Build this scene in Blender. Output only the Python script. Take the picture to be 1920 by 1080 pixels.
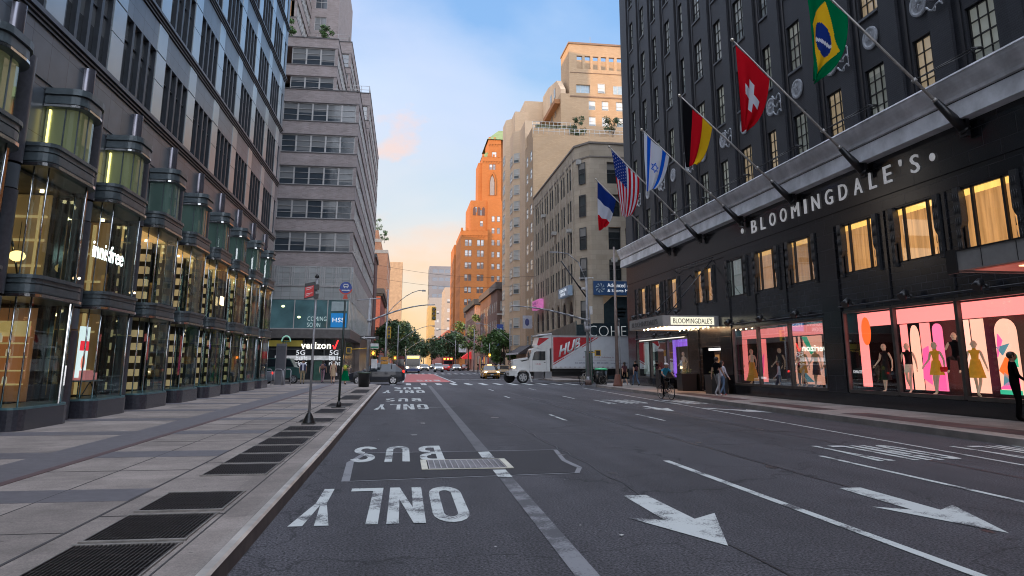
import bpy, bmesh, math, random
from mathutils import Vector, Matrix
R = math.radians
random.seed(7)
for _o in list(bpy.data.objects):
    bpy.data.objects.remove(_o)
SC = bpy.context.scene
C = bpy.context.collection

# ---------------------------------------------------------------- camera
cd = bpy.data.cameras.new('camera')
cam = bpy.data.objects.new('camera', cd)
C.objects.link(cam)
cam.matrix_world = Matrix((
    (0.9897911798857032, -0.03135801151214697, -0.13903271318100524, 0.0),
    (-0.1425086093194726, -0.20288171474545608, -0.9687777382308975, 0.0),
    (0.0021717482122806647, 0.978701019175901, -0.2052793184267597, 1.68),
    (0, 0, 0, 1)))
cd.sensor_width = 36.0
cd.lens = 25.875
cd.shift_y = -0.0771
cd.clip_start = 0.1
cd.clip_end = 6000.0
SC.camera = cam

# ---------------------------------------------------------------- sky and sun
SUN = Vector((-0.80, -0.50, 0.135)).normalized()
EL = math.asin(SUN.z)
AZ = math.atan2(SUN.x, SUN.y)
W = bpy.data.worlds.new('World')
SC.world = W
W.use_nodes = True
nt = W.node_tree
nt.nodes.clear()
def wn(t, **kw):
    n = nt.nodes.new(t)
    for k, v in kw.items():
        setattr(n, k, v)
    return n
sky = wn('ShaderNodeTexSky', sky_type='NISHITA', sun_disc=False)
sky.sun_elevation = EL
sky.sun_rotation = AZ
sky.altitude = 0
sky.air_density = 1.0
sky.dust_density = 0.6
sky.ozone_density = 3.0
tc = wn('ShaderNodeTexCoord')
sep = wn('ShaderNodeSeparateXYZ')
nt.links.new(tc.outputs['Generated'], sep.inputs[0])
# clear-sky tone by height, blended over the physical sky
def ramp(stops, src):
    n = wn('ShaderNodeValToRGB'); e = n.color_ramp.elements
    e[0].position, e[0].color = stops[0][0], (*stops[0][1], 1)
    e[1].position, e[1].color = stops[-1][0], (*stops[-1][1], 1)
    for p, c in stops[1:-1]:
        q = e.new(p); q.color = (*c, 1)
    nt.links.new(src, n.inputs[0]); return n.outputs[0]
def scale(src, k):
    n = wn('ShaderNodeVectorMath', operation='SCALE'); nt.links.new(src, n.inputs[0])
    if isinstance(k, (int, float)): n.inputs['Scale'].default_value = k
    else: nt.links.new(k, n.inputs['Scale'])
    return n.outputs[0]
def mix(f, a, b):
    n = wn('ShaderNodeMix', data_type='RGBA')
    if isinstance(f, (int, float)): n.inputs['Factor'].default_value = f
    else: nt.links.new(f, n.inputs['Factor'])
    nt.links.new(a, n.inputs[6]); nt.links.new(b, n.inputs[7]); return n.outputs[2]
def mrange(src, a, b, c, d):
    n = wn('ShaderNodeMapRange'); n.inputs['From Min'].default_value = a; n.inputs['From Max'].default_value = b
    n.inputs['To Min'].default_value = c; n.inputs['To Max'].default_value = d; nt.links.new(src, n.inputs['Value']); return n.outputs[0]
def math_(op, a, b):
    n = wn('ShaderNodeMath', operation=op)
    for i, v in enumerate((a, b)):
        if isinstance(v, (int, float)): n.inputs[i].default_value = v
        else: nt.links.new(v, n.inputs[i])
    return n.outputs[0]
def noise(sc, scl, det, rough, dist=0.0, rot=(0, 0, 0), loc=(0, 0, 0)):
    mp = wn('ShaderNodeMapping'); mp.inputs['Scale'].default_value = scl; mp.inputs['Rotation'].default_value = rot; mp.inputs['Location'].default_value = loc
    nt.links.new(tc.outputs['Generated'], mp.inputs[0])
    n = wn('ShaderNodeTexNoise'); n.inputs['Scale'].default_value = sc; n.inputs['Detail'].default_value = det; n.inputs['Roughness'].default_value = rough; n.inputs['Distortion'].default_value = dist
    nt.links.new(mp.outputs[0], n.inputs['Vector']); return n.outputs['Fac']
Z_ = sep.outputs['Z']
SKYK = 5.6
PUFF = (-0.0230, 0.9540, 0.2989)
STR1 = (-0.0931, 0.8982, 0.4296)
STR2 = (0.0845, 0.9445, 0.3175)
tone = scale(ramp([(0.0, (1.0, .66, .28)), (.07, (1.0, .78, .44)), (.13, (.90, .86, .72)), (.20, (.62, .84, .98)), (.30, (.48, .73, 1.0)), (.42, (.32, .58, 1.0)), (.75, (.20, .44, .90))], Z_), SKYK)
base = mix(0.85, sky.outputs[0], tone)
# high thin streaks running down to the right
cir = mrange(noise(1.5, (1.0, 1.0, 2.6), 6, .5, .5, (.2, .9, .35), (.3, 0, .55)), .38, .70, 0, .80)
c1 = scale(ramp([(0.0, (1.0, .74, .5)), (.15, (1.0, .84, .74)), (.35, (.74, .84, 1.0)), (.6, (.66, .79, 1.0))], Z_), SKYK * 1.04)
s1 = mix(cir, base, c1)
# low sunlit cloud bank over the end of the street and small pink puffs above it
hmv = mrange(Z_, .03, .30, .20, -.16)
den = math_('ADD', noise(2.0, (2.4, 2.4, 5.5), 8, .55, 0, (0, 0, 0), (.62, .1, .25)), hmv)
bank = mrange(den, .50, .68, 0, .68)
c2 = scale(ramp([(0.0, (1.0, .66, .28)), (.10, (1.0, .68, .40)), (.2, (1.0, .72, .58)), (.34, (1.0, .80, .76))], Z_), SKYK * 1.05)
s2 = mix(bank, s1, c2)
def dirdot(v):
    n = wn('ShaderNodeVectorMath', operation='DOT_PRODUCT'); nt.links.new(tc.outputs['Generated'], n.inputs[0]); n.inputs[1].default_value = v; return n.outputs['Value']
wob = noise(5.0, (1, 1, 1.6), 7, .6)
pd = Vector(PUFF).normalized()
puff = mrange(math_('ADD', dirdot(pd), math_('MULTIPLY', wob, .010)), .9994 + .0050, 1.0002 + .0050, 0, .75)
pc = wn('ShaderNodeRGB'); pc.outputs[0].default_value = (SKYK * 1.0, SKYK * .74, SKYK * .66, 1)
s2 = mix(puff, s2, pc.outputs[0])
sn = Vector(STR1).cross(Vector(STR2)).normalized()
band = math_('ABSOLUTE', math_('ADD', dirdot(sn), mrange(wob, 0, 1, -.10, .10)), 0)
stf = mrange(band, .0, .11, .55, 0)
lc = wn('ShaderNodeRGB'); lc.outputs[0].default_value = (SKYK * .66, SKYK * .76, SKYK * 1.02, 1)
s2 = mix(stf, s2, lc.outputs[0])
# unseen sky overhead, west and behind the camera boosted to light the street
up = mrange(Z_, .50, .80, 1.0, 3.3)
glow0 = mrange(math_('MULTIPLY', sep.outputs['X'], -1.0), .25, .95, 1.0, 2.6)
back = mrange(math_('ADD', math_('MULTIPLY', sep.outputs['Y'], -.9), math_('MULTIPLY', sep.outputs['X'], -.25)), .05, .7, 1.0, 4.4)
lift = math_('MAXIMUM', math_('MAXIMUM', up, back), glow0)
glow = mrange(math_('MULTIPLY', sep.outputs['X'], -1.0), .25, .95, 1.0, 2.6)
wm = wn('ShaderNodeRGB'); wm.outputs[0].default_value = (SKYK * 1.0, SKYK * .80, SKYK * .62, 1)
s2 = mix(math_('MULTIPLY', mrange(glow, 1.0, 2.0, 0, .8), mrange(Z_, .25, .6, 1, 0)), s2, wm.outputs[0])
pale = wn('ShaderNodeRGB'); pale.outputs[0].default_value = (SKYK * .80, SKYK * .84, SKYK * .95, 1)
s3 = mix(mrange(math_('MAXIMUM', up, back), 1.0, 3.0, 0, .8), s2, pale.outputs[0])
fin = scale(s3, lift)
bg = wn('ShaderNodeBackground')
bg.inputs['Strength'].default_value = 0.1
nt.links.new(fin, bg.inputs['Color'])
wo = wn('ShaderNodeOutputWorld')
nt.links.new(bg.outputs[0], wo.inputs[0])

sd = bpy.data.lights.new('sun', 'SUN')
sd.energy = 2.8
sd.angle = R(0.5)
sd.color = (1.0, 0.56, 0.20)
sun = bpy.data.objects.new('sun', sd)
C.objects.link(sun)
sun.rotation_euler = (-SUN).to_track_quat('-Z', 'Y').to_euler()
sun.location = (-200, -120, 120)
SC.view_settings.view_transform = 'Standard'
SC.view_settings.look = 'None'
SC.view_settings.gamma = 1.0
SC.view_settings.exposure = 0.85
SC.render.engine = 'CYCLES'
SC.cycles.max_bounces = 6
SC.cycles.diffuse_bounces = 3
SC.cycles.glossy_bounces = 4
SC.cycles.transparent_max_bounces = 10
SC.cycles.sample_clamp_indirect = 6
SC.cycles.use_denoising = True
SC.cycles.filter_width = 1.05

# ---------------------------------------------------------------- materials
MATS = {}
def new_mat(name):
    m = bpy.data.materials.new(name)
    m.use_nodes = True
    m.node_tree.nodes.clear()
    out = m.node_tree.nodes.new('ShaderNodeOutputMaterial')
    return m, m.node_tree, out
def link(t, a, b): t.links.new(a, b)
def P(name, col, rough=0.6, metal=0.0, var=0.12, vs=3.0, bump=0.0, bs=40.0, spec=0.5, stain=0.0, coat=0.0, rnd=0.0, emit=0.0):
    """principled with noise-varied colour in object space; optional stains, bump, per-object variation"""
    if name in MATS: return MATS[name]
    m, t, out = new_mat(name)
    b = t.nodes.new('ShaderNodeBsdfPrincipled')
    b.inputs['Roughness'].default_value = rough
    b.inputs['Metallic'].default_value = metal
    b.inputs['Specular IOR Level'].default_value = spec
    if coat: b.inputs['Coat Weight'].default_value = coat
    co = t.nodes.new('ShaderNodeTexCoord')
    n = t.nodes.new('ShaderNodeTexNoise')
    n.inputs['Scale'].default_value = vs
    n.inputs['Detail'].default_value = 5
    link(t, co.outputs['Object'], n.inputs['Vector'])
    r = t.nodes.new('ShaderNodeMapRange')
    r.inputs['From Min'].default_value = 0.3; r.inputs['From Max'].default_value = 0.7
    r.inputs['To Min'].default_value = 1 - var; r.inputs['To Max'].default_value = 1 + var
    link(t, n.outputs['Fac'], r.inputs['Value'])
    sc = t.nodes.new('ShaderNodeVectorMath'); sc.operation = 'SCALE'
    sc.inputs[0].default_value = col
    link(t, r.outputs[0], sc.inputs['Scale'])
    last = sc.outputs[0]
    if stain:
        n2 = t.nodes.new('ShaderNodeTexNoise'); n2.inputs['Scale'].default_value = 0.6; n2.inputs['Detail'].default_value = 8
        n2.inputs['Roughness'].default_value = 0.7
        link(t, co.outputs['Object'], n2.inputs['Vector'])
        r2 = t.nodes.new('ShaderNodeMapRange')
        r2.inputs['From Min'].default_value = 0.42; r2.inputs['From Max'].default_value = 0.65
        r2.inputs['To Min'].default_value = 1.0; r2.inputs['To Max'].default_value = 1 - stain
        link(t, n2.outputs['Fac'], r2.inputs['Value'])
        s2 = t.nodes.new('ShaderNodeVectorMath'); s2.operation = 'SCALE'
        link(t, last, s2.inputs[0]); link(t, r2.outputs[0], s2.inputs['Scale'])
        last = s2.outputs[0]
    if rnd:
        oi = t.nodes.new('ShaderNodeObjectInfo')
        r3 = t.nodes.new('ShaderNodeMapRange')
        r3.inputs['To Min'].default_value = 1 - rnd; r3.inputs['To Max'].default_value = 1 + rnd
        link(t, oi.outputs['Random'], r3.inputs['Value'])
        s3 = t.nodes.new('ShaderNodeVectorMath'); s3.operation = 'SCALE'
        link(t, last, s3.inputs[0]); link(t, r3.outputs[0], s3.inputs['Scale'])
        last = s3.outputs[0]
    link(t, last, b.inputs['Base Color'])
    if emit:
        link(t, last, b.inputs['Emission Color'])
        b.inputs['Emission Strength'].default_value = emit
    if bump:
        n4 = t.nodes.new('ShaderNodeTexNoise'); n4.inputs['Scale'].default_value = bs; n4.inputs['Detail'].default_value = 3
        link(t, co.outputs['Object'], n4.inputs['Vector'])
        bp = t.nodes.new('ShaderNodeBump'); bp.inputs['Strength'].default_value = bump; bp.inputs['Distance'].default_value = 0.02
        link(t, n4.outputs['Fac'], bp.inputs['Height'])
        link(t, bp.outputs[0], b.inputs['Normal'])
    link(t, b.outputs[0], out.inputs[0])
    MATS[name] = m
    return m
def BR(name, c1, c2, mortar, bw=0.2, bh=0.07, ms=0.012, rough=0.85, off=0.5, bump=0.3, var=0.15, spec=0.3, vs=0.35):
    """brick / tile / ashlar on vertical walls (u = x+y, v = z)"""
    if name in MATS: return MATS[name]
    m, t, out = new_mat(name)
    b = t.nodes.new('ShaderNodeBsdfPrincipled'); b.inputs['Roughness'].default_value = rough
    b.inputs['Specular IOR Level'].default_value = spec
    co = t.nodes.new('ShaderNodeTexCoord')
    s = t.nodes.new('ShaderNodeSeparateXYZ'); link(t, co.outputs['Object'], s.inputs[0])
    a = t.nodes.new('ShaderNodeMath'); a.operation = 'ADD'
    link(t, s.outputs['X'], a.inputs[0]); link(t, s.outputs['Y'], a.inputs[1])
    cb = t.nodes.new('ShaderNodeCombineXYZ'); link(t, a.outputs[0], cb.inputs[0]); link(t, s.outputs['Z'], cb.inputs[1])
    br = t.nodes.new('ShaderNodeTexBrick')
    br.offset = off
    br.inputs['Color1'].default_value = (*c1, 1); br.inputs['Color2'].default_value = (*c2, 1); br.inputs['Mortar'].default_value = (*mortar, 1)
    br.inputs['Scale'].default_value = 1.0
    br.inputs['Brick Width'].default_value = bw; br.inputs['Row Height'].default_value = bh
    br.inputs['Mortar Size'].default_value = ms
    link(t, cb.outputs[0], br.inputs['Vector'])
    n = t.nodes.new('ShaderNodeTexNoise'); n.inputs['Scale'].default_value = vs; n.inputs['Detail'].default_value = 6
    link(t, co.outputs['Object'], n.inputs['Vector'])
    r = t.nodes.new('ShaderNodeMapRange')
    r.inputs['From Min'].default_value = 0.3; r.inputs['From Max'].default_value = 0.7
    r.inputs['To Min'].default_value = 1 - var; r.inputs['To Max'].default_value = 1 + var
    link(t, n.outputs['Fac'], r.inputs['Value'])
    sc = t.nodes.new('ShaderNodeVectorMath'); sc.operation = 'SCALE'
    link(t, br.outputs['Color'], sc.inputs[0]); link(t, r.outputs[0], sc.inputs['Scale'])
    link(t, sc.outputs[0], b.inputs['Base Color'])
    if bump:
        bp = t.nodes.new('ShaderNodeBump'); bp.inputs['Strength'].default_value = bump; bp.inputs['Distance'].default_value = 0.01
        bp.invert = True
        link(t, br.outputs['Fac'], bp.inputs['Height']); link(t, bp.outputs[0], b.inputs['Normal'])
    link(t, b.outputs[0], out.inputs[0])
    MATS[name] = m
    return m
def EM(name, col, strength, fold=0.0, fs=9.0):
    """lit surface; fold = brightness variation in vertical folds (curtains)"""
    if name in MATS: return MATS[name]
    m, t, out = new_mat(name)
    b = t.nodes.new('ShaderNodeBsdfPrincipled'); b.inputs['Roughness'].default_value = 0.8
    b.inputs['Base Color'].default_value = (*[c * .6 for c in col], 1)
    b.inputs['Emission Color'].default_value = (*col, 1)
    b.inputs['Emission Strength'].default_value = strength
    if fold:
        co = t.nodes.new('ShaderNodeTexCoord')
        mpn = t.nodes.new('ShaderNodeMapping'); mpn.inputs['Scale'].default_value = (fs, fs, 0.5)
        link(t, co.outputs['Object'], mpn.inputs[0])
        n = t.nodes.new('ShaderNodeTexNoise'); n.inputs['Scale'].default_value = 1.0; n.inputs['Detail'].default_value = 3
        link(t, mpn.outputs[0], n.inputs['Vector'])
        r = t.nodes.new('ShaderNodeMapRange'); r.inputs['From Min'].default_value = .3; r.inputs['From Max'].default_value = .7
        r.inputs['To Min'].default_value = strength * (1 - fold); r.inputs['To Max'].default_value = strength * (1 + fold)
        link(t, n.outputs['Fac'], r.inputs['Value']); link(t, r.outputs[0], b.inputs['Emission Strength'])
    link(t, b.outputs[0], out.inputs[0])
    MATS[name] = m
    return m
def GL(name, tint=(0.75, 0.85, 0.82), refl=0.12, rough=0.02):
    """see-through shop glass: transparent tint with a fresnel reflection"""
    if name in MATS: return MATS[name]
    m, t, out = new_mat(name)
    tr = t.nodes.new('ShaderNodeBsdfTransparent'); tr.inputs[0].default_value = (*tint, 1)
    g = t.nodes.new('ShaderNodeBsdfGlossy'); g.inputs['Roughness'].default_value = rough
    g.inputs['Color'].default_value = (0.9, 0.97, 0.97, 1)
    lw = t.nodes.new('ShaderNodeLayerWeight'); lw.inputs['Blend'].default_value = 0.15
    mr = t.nodes.new('ShaderNodeMapRange')
    mr.inputs['To Min'].default_value = refl; mr.inputs['To Max'].default_value = 0.6
    link(t, lw.outputs['Fresnel'], mr.inputs['Value'])
    mx = t.nodes.new('ShaderNodeMixShader')
    link(t, mr.outputs[0], mx.inputs[0]); link(t, tr.outputs[0], mx.inputs[1]); link(t, g.outputs[0], mx.inputs[2])
    link(t, mx.outputs[0], out.inputs[0])
    MATS[name] = m
    return m
def PANE(name, dark=(0.015, 0.02, 0.025), pale=(0.35, 0.36, 0.34), p=0.35, rough=0.06, lit=0.0):
    """window pane seen from outside: dark room or a drawn blind behind reflecting glass, chosen per window"""
    if name in MATS: return MATS[name]
    m, t, out = new_mat(name)
    b = t.nodes.new('ShaderNodeBsdfPrincipled'); b.inputs['Roughness'].default_value = rough
    b.inputs['Specular IOR Level'].default_value = 0.9
    b.inputs['Coat Weight'].default_value = 0.4; b.inputs['Coat Roughness'].default_value = 0.03
    oi = t.nodes.new('ShaderNodeObjectInfo')
    co = t.nodes.new('ShaderNodeTexCoord')
    s = t.nodes.new('ShaderNodeSeparateXYZ'); link(t, co.outputs['Generated'], s.inputs[0])
    # blind hangs to a height picked per window
    mu = t.nodes.new('ShaderNodeMath'); mu.operation = 'MULTIPLY'; mu.inputs[1].default_value = 7.31
    link(t, oi.outputs['Random'], mu.inputs[0])
    fr = t.nodes.new('ShaderNodeMath'); fr.operation = 'FRACT'; link(t, mu.outputs[0], fr.inputs[0])
    mr = t.nodes.new('ShaderNodeMapRange'); mr.inputs['To Min'].default_value = 1 - p * 1.4; mr.inputs['To Max'].default_value = 1.05 if p < .6 else .55
    mr.inputs['To Min'].default_value = max(-0.05, 1 - p * 1.8)
    link(t, fr.outputs[0], mr.inputs['Value'])
    gt = t.nodes.new('ShaderNodeMath'); gt.operation = 'GREATER_THAN'
    link(t, s.outputs['Z'], gt.inputs[0]); link(t, mr.outputs[0], gt.inputs[1])
    mx = t.nodes.new('ShaderNodeMix'); mx.data_type = 'RGBA'
    mx.inputs[6].default_value = (*dark, 1); mx.inputs[7].default_value = (*pale, 1)
    link(t, gt.outputs[0], mx.inputs['Factor'])
    link(t, mx.outputs[2], b.inputs['Base Color'])
    if lit:
        link(t, mx.outputs[2], b.inputs['Emission Color']); b.inputs['Emission Strength'].default_value = lit
    link(t, b.outputs[0], out.inputs[0])
    MATS[name] = m
    return m

# ---------------------------------------------------------------- mesh helpers
ORG = {}
class MB:
    def __init__(s): s.v = []; s.f = []; s.m = []; s.sm = []
    def face(s, pts, mi=0, smooth=False):
        n = len(s.v); s.v += [tuple(p) for p in pts]; s.f.append(tuple(range(n, n + len(pts)))); s.m.append(mi); s.sm.append(smooth)
        return s
    def box(s, x0, x1, y0, y1, z0, z1, mi=0):
        if x0 > x1: x0, x1 = x1, x0
        if y0 > y1: y0, y1 = y1, y0
        if z0 > z1: z0, z1 = z1, z0
        n = len(s.v)
        s.v += [(x0, y0, z0), (x1, y0, z0), (x1, y1, z0), (x0, y1, z0), (x0, y0, z1), (x1, y0, z1), (x1, y1, z1), (x0, y1, z1)]
        for q in ((0, 3, 2, 1), (4, 5, 6, 7), (0, 1, 5, 4), (1, 2, 6, 5), (2, 3, 7, 6), (3, 0, 4, 7)):
            s.f.append(tuple(n + i for i in q)); s.m.append(mi); s.sm.append(False)
        return s
    def prism(s, poly, axis, a, b, mi=0, smooth=False):
        """polygon (list of 2-tuples) extruded along axis from a to b; x:(y,z) y:(x,z) z:(x,y)"""
        def pt(p, w):
            return {'x': (w, p[0], p[1]), 'y': (p[0], w, p[1]), 'z': (p[0], p[1], w)}[axis]
        n = len(s.v); k = len(poly)
        s.v += [pt(p, a) for p in poly] + [pt(p, b) for p in poly]
        s.f.append(tuple(n + i for i in reversed(range(k)))); s.m.append(mi); s.sm.append(False)
        s.f.append(tuple(n + k + i for i in range(k))); s.m.append(mi); s.sm.append(False)
        for i in range(k):
            j = (i + 1) % k
            s.f.append((n + i, n + j, n + k + j, n + k + i)); s.m.append(mi); s.sm.append(smooth)
        return s
    def tube(s, p0, p1, r0, r1=None, n=8, mi=0, cap=True):
        r1 = r0 if r1 is None else r1
        p0, p1 = Vector(p0), Vector(p1); d = (p1 - p0)
        if d.length < 1e-6: return s
        d.normalize()
        u = d.orthogonal().normalized(); w = d.cross(u)
        b = len(s.v)
        for p, r in ((p0, r0), (p1, r1)):
            for i in range(n):
                a = 2 * math.pi * i / n
                s.v.append(tuple(p + u * math.cos(a) * r + w * math.sin(a) * r))
        for i in range(n):
            j = (i + 1) % n
            s.f.append((b + i, b + j, b + n + j, b + n + i)); s.m.append(mi); s.sm.append(True)
        if cap:
            s.f.append(tuple(b + i for i in reversed(range(n)))); s.m.append(mi); s.sm.append(False)
            s.f.append(tuple(b + n + i for i in range(n))); s.m.append(mi); s.sm.append(False)
        return s
    def path(s, pts, r, n=6, mi=0):
        for i in range(len(pts) - 1):
            r0 = r[i] if isinstance(r, (list, tuple)) else r
            r1 = r[i + 1] if isinstance(r, (list, tuple)) else r
            s.tube(pts[i], pts[i + 1], r0, r1, n, mi)
        return s
    def lathe(s, cx, cy, prof, n=12, mi=0, a0=0.0, a1=2 * math.pi, sx=1.0, sy=1.0):
        """prof = list of (r, z)"""
        full = abs(a1 - a0 - 2 * math.pi) < 1e-6
        b = len(s.v); k = n if full else n + 1
        for r, z in prof:
            for i in range(k):
                a = a0 + (a1 - a0) * i / n
                s.v.append((cx + math.cos(a) * r * sx, cy + math.sin(a) * r * sy, z))
        for q in range(len(prof) - 1):
            for i in range(n):
                j = (i + 1) % k
                s.f.append((b + q * k + i, b + q * k + j, b + (q + 1) * k + j, b + (q + 1) * k + i)); s.m.append(mi); s.sm.append(True)
        if full:
            s.f.append(tuple(b + i for i in reversed(range(k)))); s.m.append(mi); s.sm.append(False)
            s.f.append(tuple(b + (len(prof) - 1) * k + i for i in range(k))); s.m.append(mi); s.sm.append(False)
        return s
    def ball(s, c, rx, ry=None, rz=None, mi=0, n=10, m=7):
        ry = ry or rx; rz = rz or rx; b = len(s.v)
        for q in range(m + 1):
            t = math.pi * q / m
            for i in range(n):
                a = 2 * math.pi * i / n
                s.v.append((c[0] + rx * math.sin(t) * math.cos(a), c[1] + ry * math.sin(t) * math.sin(a), c[2] - rz * math.cos(t)))
        for q in range(m):
            for i in range(n):
                j = (i + 1) % n
                s.f.append((b + q * n + i, b + q * n + j, b + (q + 1) * n + j, b + (q + 1) * n + i)); s.m.append(mi); s.sm.append(True)
        return s
    def facade(s, ax, c, sg, u0, u1, v0, v1, holes, depth=0.2, mi=0, ri=None):
        """wall sheet on plane ax=c (outside towards sg) with rectangular holes (ua,ub,va,vb) and reveals going inward"""
        ri = mi if ri is None else ri
        us = sorted({u0, u1, *[h[0] for h in holes], *[h[1] for h in holes]})
        us = [u for u in us if u0 - 1e-6 <= u <= u1 + 1e-6]
        vs = sorted({v0, v1, *[h[2] for h in holes], *[h[3] for h in holes]})
        vs = [v for v in vs if v0 - 1e-6 <= v <= v1 + 1e-6]
        def pt(u, v, d=0.0):
            w = c - sg * d
            return (w, u, v) if ax == 'X' else (u, w, v)
        for j in range(len(vs) - 1):
            i = 0
            while i < len(us) - 1:
                vm = (vs[j] + vs[j + 1]) / 2
                def solid(i):
                    um = (us[i] + us[i + 1]) / 2
                    return not any(h[0] < um < h[1] and h[2] < vm < h[3] for h in holes)
                if not solid(i): i += 1; continue
                k = i
                while k + 1 < len(us) - 1 and solid(k + 1): k += 1
                s.face([pt(us[i], vs[j]), pt(us[k + 1], vs[j]), pt(us[k + 1], vs[j + 1]), pt(us[i], vs[j + 1])], mi)
                i = k + 1
        for a, b, p, q in holes:
            s.face([pt(a, p), pt(b, p), pt(b, p, depth), pt(a, p, depth)], ri)
            s.face([pt(a, q), pt(b, q), pt(b, q, depth), pt(a, q, depth)], ri)
            s.face([pt(a, p), pt(a, q), pt(a, q, depth), pt(a, p, depth)], ri)
            s.face([pt(b, p), pt(b, q), pt(b, q, depth), pt(b, p, depth)], ri)
        return s
    def mesh(s, name, mats, org=(0, 0, 0)):
        me = bpy.data.meshes.new(name)
        me.from_pydata([(a - org[0], b - org[1], c - org[2]) for a, b, c in s.v], [], s.f)
        for m in (mats if isinstance(mats, (list, tuple)) else [mats]): me.materials.append(m)
        me.polygons.foreach_set('material_index', s.m)
        me.polygons.foreach_set('use_smooth', s.sm)
        me.validate(); me.update()
        return me
    def build(s, name, mats, parent=None, org=None):
        if parent is not None: org = ORG.get(parent.name, (0, 0, 0))
        elif org is None: org = (0, 0, 0)
        o = bpy.data.objects.new(name, s.mesh(name, mats, org))
        C.objects.link(o)
        if parent is not None:
            o.parent = parent
            if parent.parent is not None or parent.type == 'MESH':
                pass
        else: o.location = org
        ORG[o.name] = tuple(org)
        return o
def tag(o, label=None, cat=None, group=None, kind=None):
    if label: o['label'] = label
    if cat: o['category'] = cat
    if group: o['group'] = group
    if kind: o['kind'] = kind
    return o
def thing(name, label, cat, loc=(0, 0, 0), group=None, rz=0.0):
    o = bpy.data.objects.new(name, None); C.objects.link(o)
    o.location = loc; o.rotation_euler = (0, 0, rz); o.empty_display_size = 0.3
    ORG[o.name] = tuple(loc)
    return tag(o, label, cat, group)
def local(o): ORG[o.name] = (0, 0, 0); return o     # children of o are given in o's own space
def put(name, me, parent, loc, rz=0.0):
    """another object on a shared mesh, world loc, under parent"""
    o = bpy.data.objects.new(name, me); C.objects.link(o)
    if parent is not None:
        o.parent = parent; g = ORG.get(parent.name, (0, 0, 0))
        o.location = (loc[0] - g[0], loc[1] - g[1], loc[2] - g[2])
    else: o.location = loc
    o.rotation_euler = (0, 0, rz)
    return o
def copy_tree(o, parent=None):
    c = o.copy(); C.objects.link(c)
    if parent is not None: c.parent = parent
    for ch in list(o.children): copy_tree(ch, c)
    return c
def struct(name, mb, mats): return tag(mb.build(name, mats), kind='structure')
def text_mesh(body, width, height, depth=0.02, bold=0.0, shear=0.0, sp=1.0):
    """flat text mesh in xy, lower left corner at origin, fitted to width x height"""
    cu = bpy.data.curves.new('txt', 'FONT'); cu.body = body; cu.extrude = 0.0; cu.offset = bold; cu.shear = shear
    cu.space_character = sp; cu.resolution_u = 3
    t = bpy.data.objects.new('txt', cu); C.objects.link(t)
    bpy.context.view_layer.update()
    me = bpy.data.meshes.new_from_object(t.evaluated_get(bpy.context.evaluated_depsgraph_get()))
    bpy.data.objects.remove(t)
    xs = [v.co.x for v in me.vertices]; ys = [v.co.y for v in me.vertices]
    x0, x1, y0, y1 = min(xs), max(xs), min(ys), max(ys)
    for v in me.vertices:
        v.co.x = (v.co.x - x0) / (x1 - x0) * width; v.co.y = (v.co.y - y0) / (y1 - y0) * height
    if depth:
        bm = bmesh.new(); bm.from_mesh(me)
        r = bmesh.ops.extrude_face_region(bm, geom=list(bm.faces))
        for g in r['geom']:
            if isinstance(g, bmesh.types.BMVert): g.co.z += depth
        bmesh.ops.recalc_face_normals(bm, faces=list(bm.faces))
        bm.to_mesh(me); bm.free()
    return me
def text_obj(name, body, width, height, loc, rot, mat, parent=None, depth=0.02, bold=0.0, shear=0.0, sp=1.0):
    me = text_mesh(body, width, height, depth, bold, shear, sp); me.materials.clear(); me.materials.append(mat)
    o = bpy.data.objects.new(name, me); C.objects.link(o)
    g = ORG.get(parent.name, (0, 0, 0)) if parent is not None else (0, 0, 0)
    if parent is not None: o.parent = parent
    o.location = (loc[0] - g[0], loc[1] - g[1], loc[2] - g[2]); o.rotation_euler = rot
    return o
UP_W = (R(90), 0, R(-90))    # lettering that faces -X
UP_E = (R(90), 0, R(90))     # faces +X
UP_S = (R(90), 0, 0)         # faces -Y (towards the camera)
FLAT180 = (0, 0, math.pi)
def window_mesh(key, w, h, cols=1, rows=2, fr=0.06, mu=0.03, d=0.05, mats=None, cols_at=None):
    """frame + bars (slot 0) and pane (slot 1), centred in x, bottom at z=0, faces -Y; pane at y=0"""
    m = MB()
    m.face([(-w / 2, 0, 0), (w / 2, 0, 0), (w / 2, 0, h), (-w / 2, 0, h)], 1)
    m.box(-w / 2, -w / 2 + fr, -d, -.001, 0, h); m.box(w / 2 - fr, w / 2, -d, -.001, 0, h)
    m.box(-w / 2 + fr, w / 2 - fr, -d, -.001, 0, fr); m.box(-w / 2 + fr, w / 2 - fr, -d, -.001, h - fr, h)
    cx = cols_at or [-w / 2 + w * i / cols for i in range(1, cols)]
    for x in cx: m.box(x - mu / 2, x + mu / 2, -d * .8, -.001, fr, h - fr)
    for j in range(1, rows):
        z = h * j / rows; k = mu * (1.6 if (rows % 2 == 0 and j == rows // 2) else 1)
        m.box(-w / 2 + fr, w / 2 - fr, -d * .9, -.002, z - k / 2, z + k / 2)
    return m.mesh(key, mats)
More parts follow.
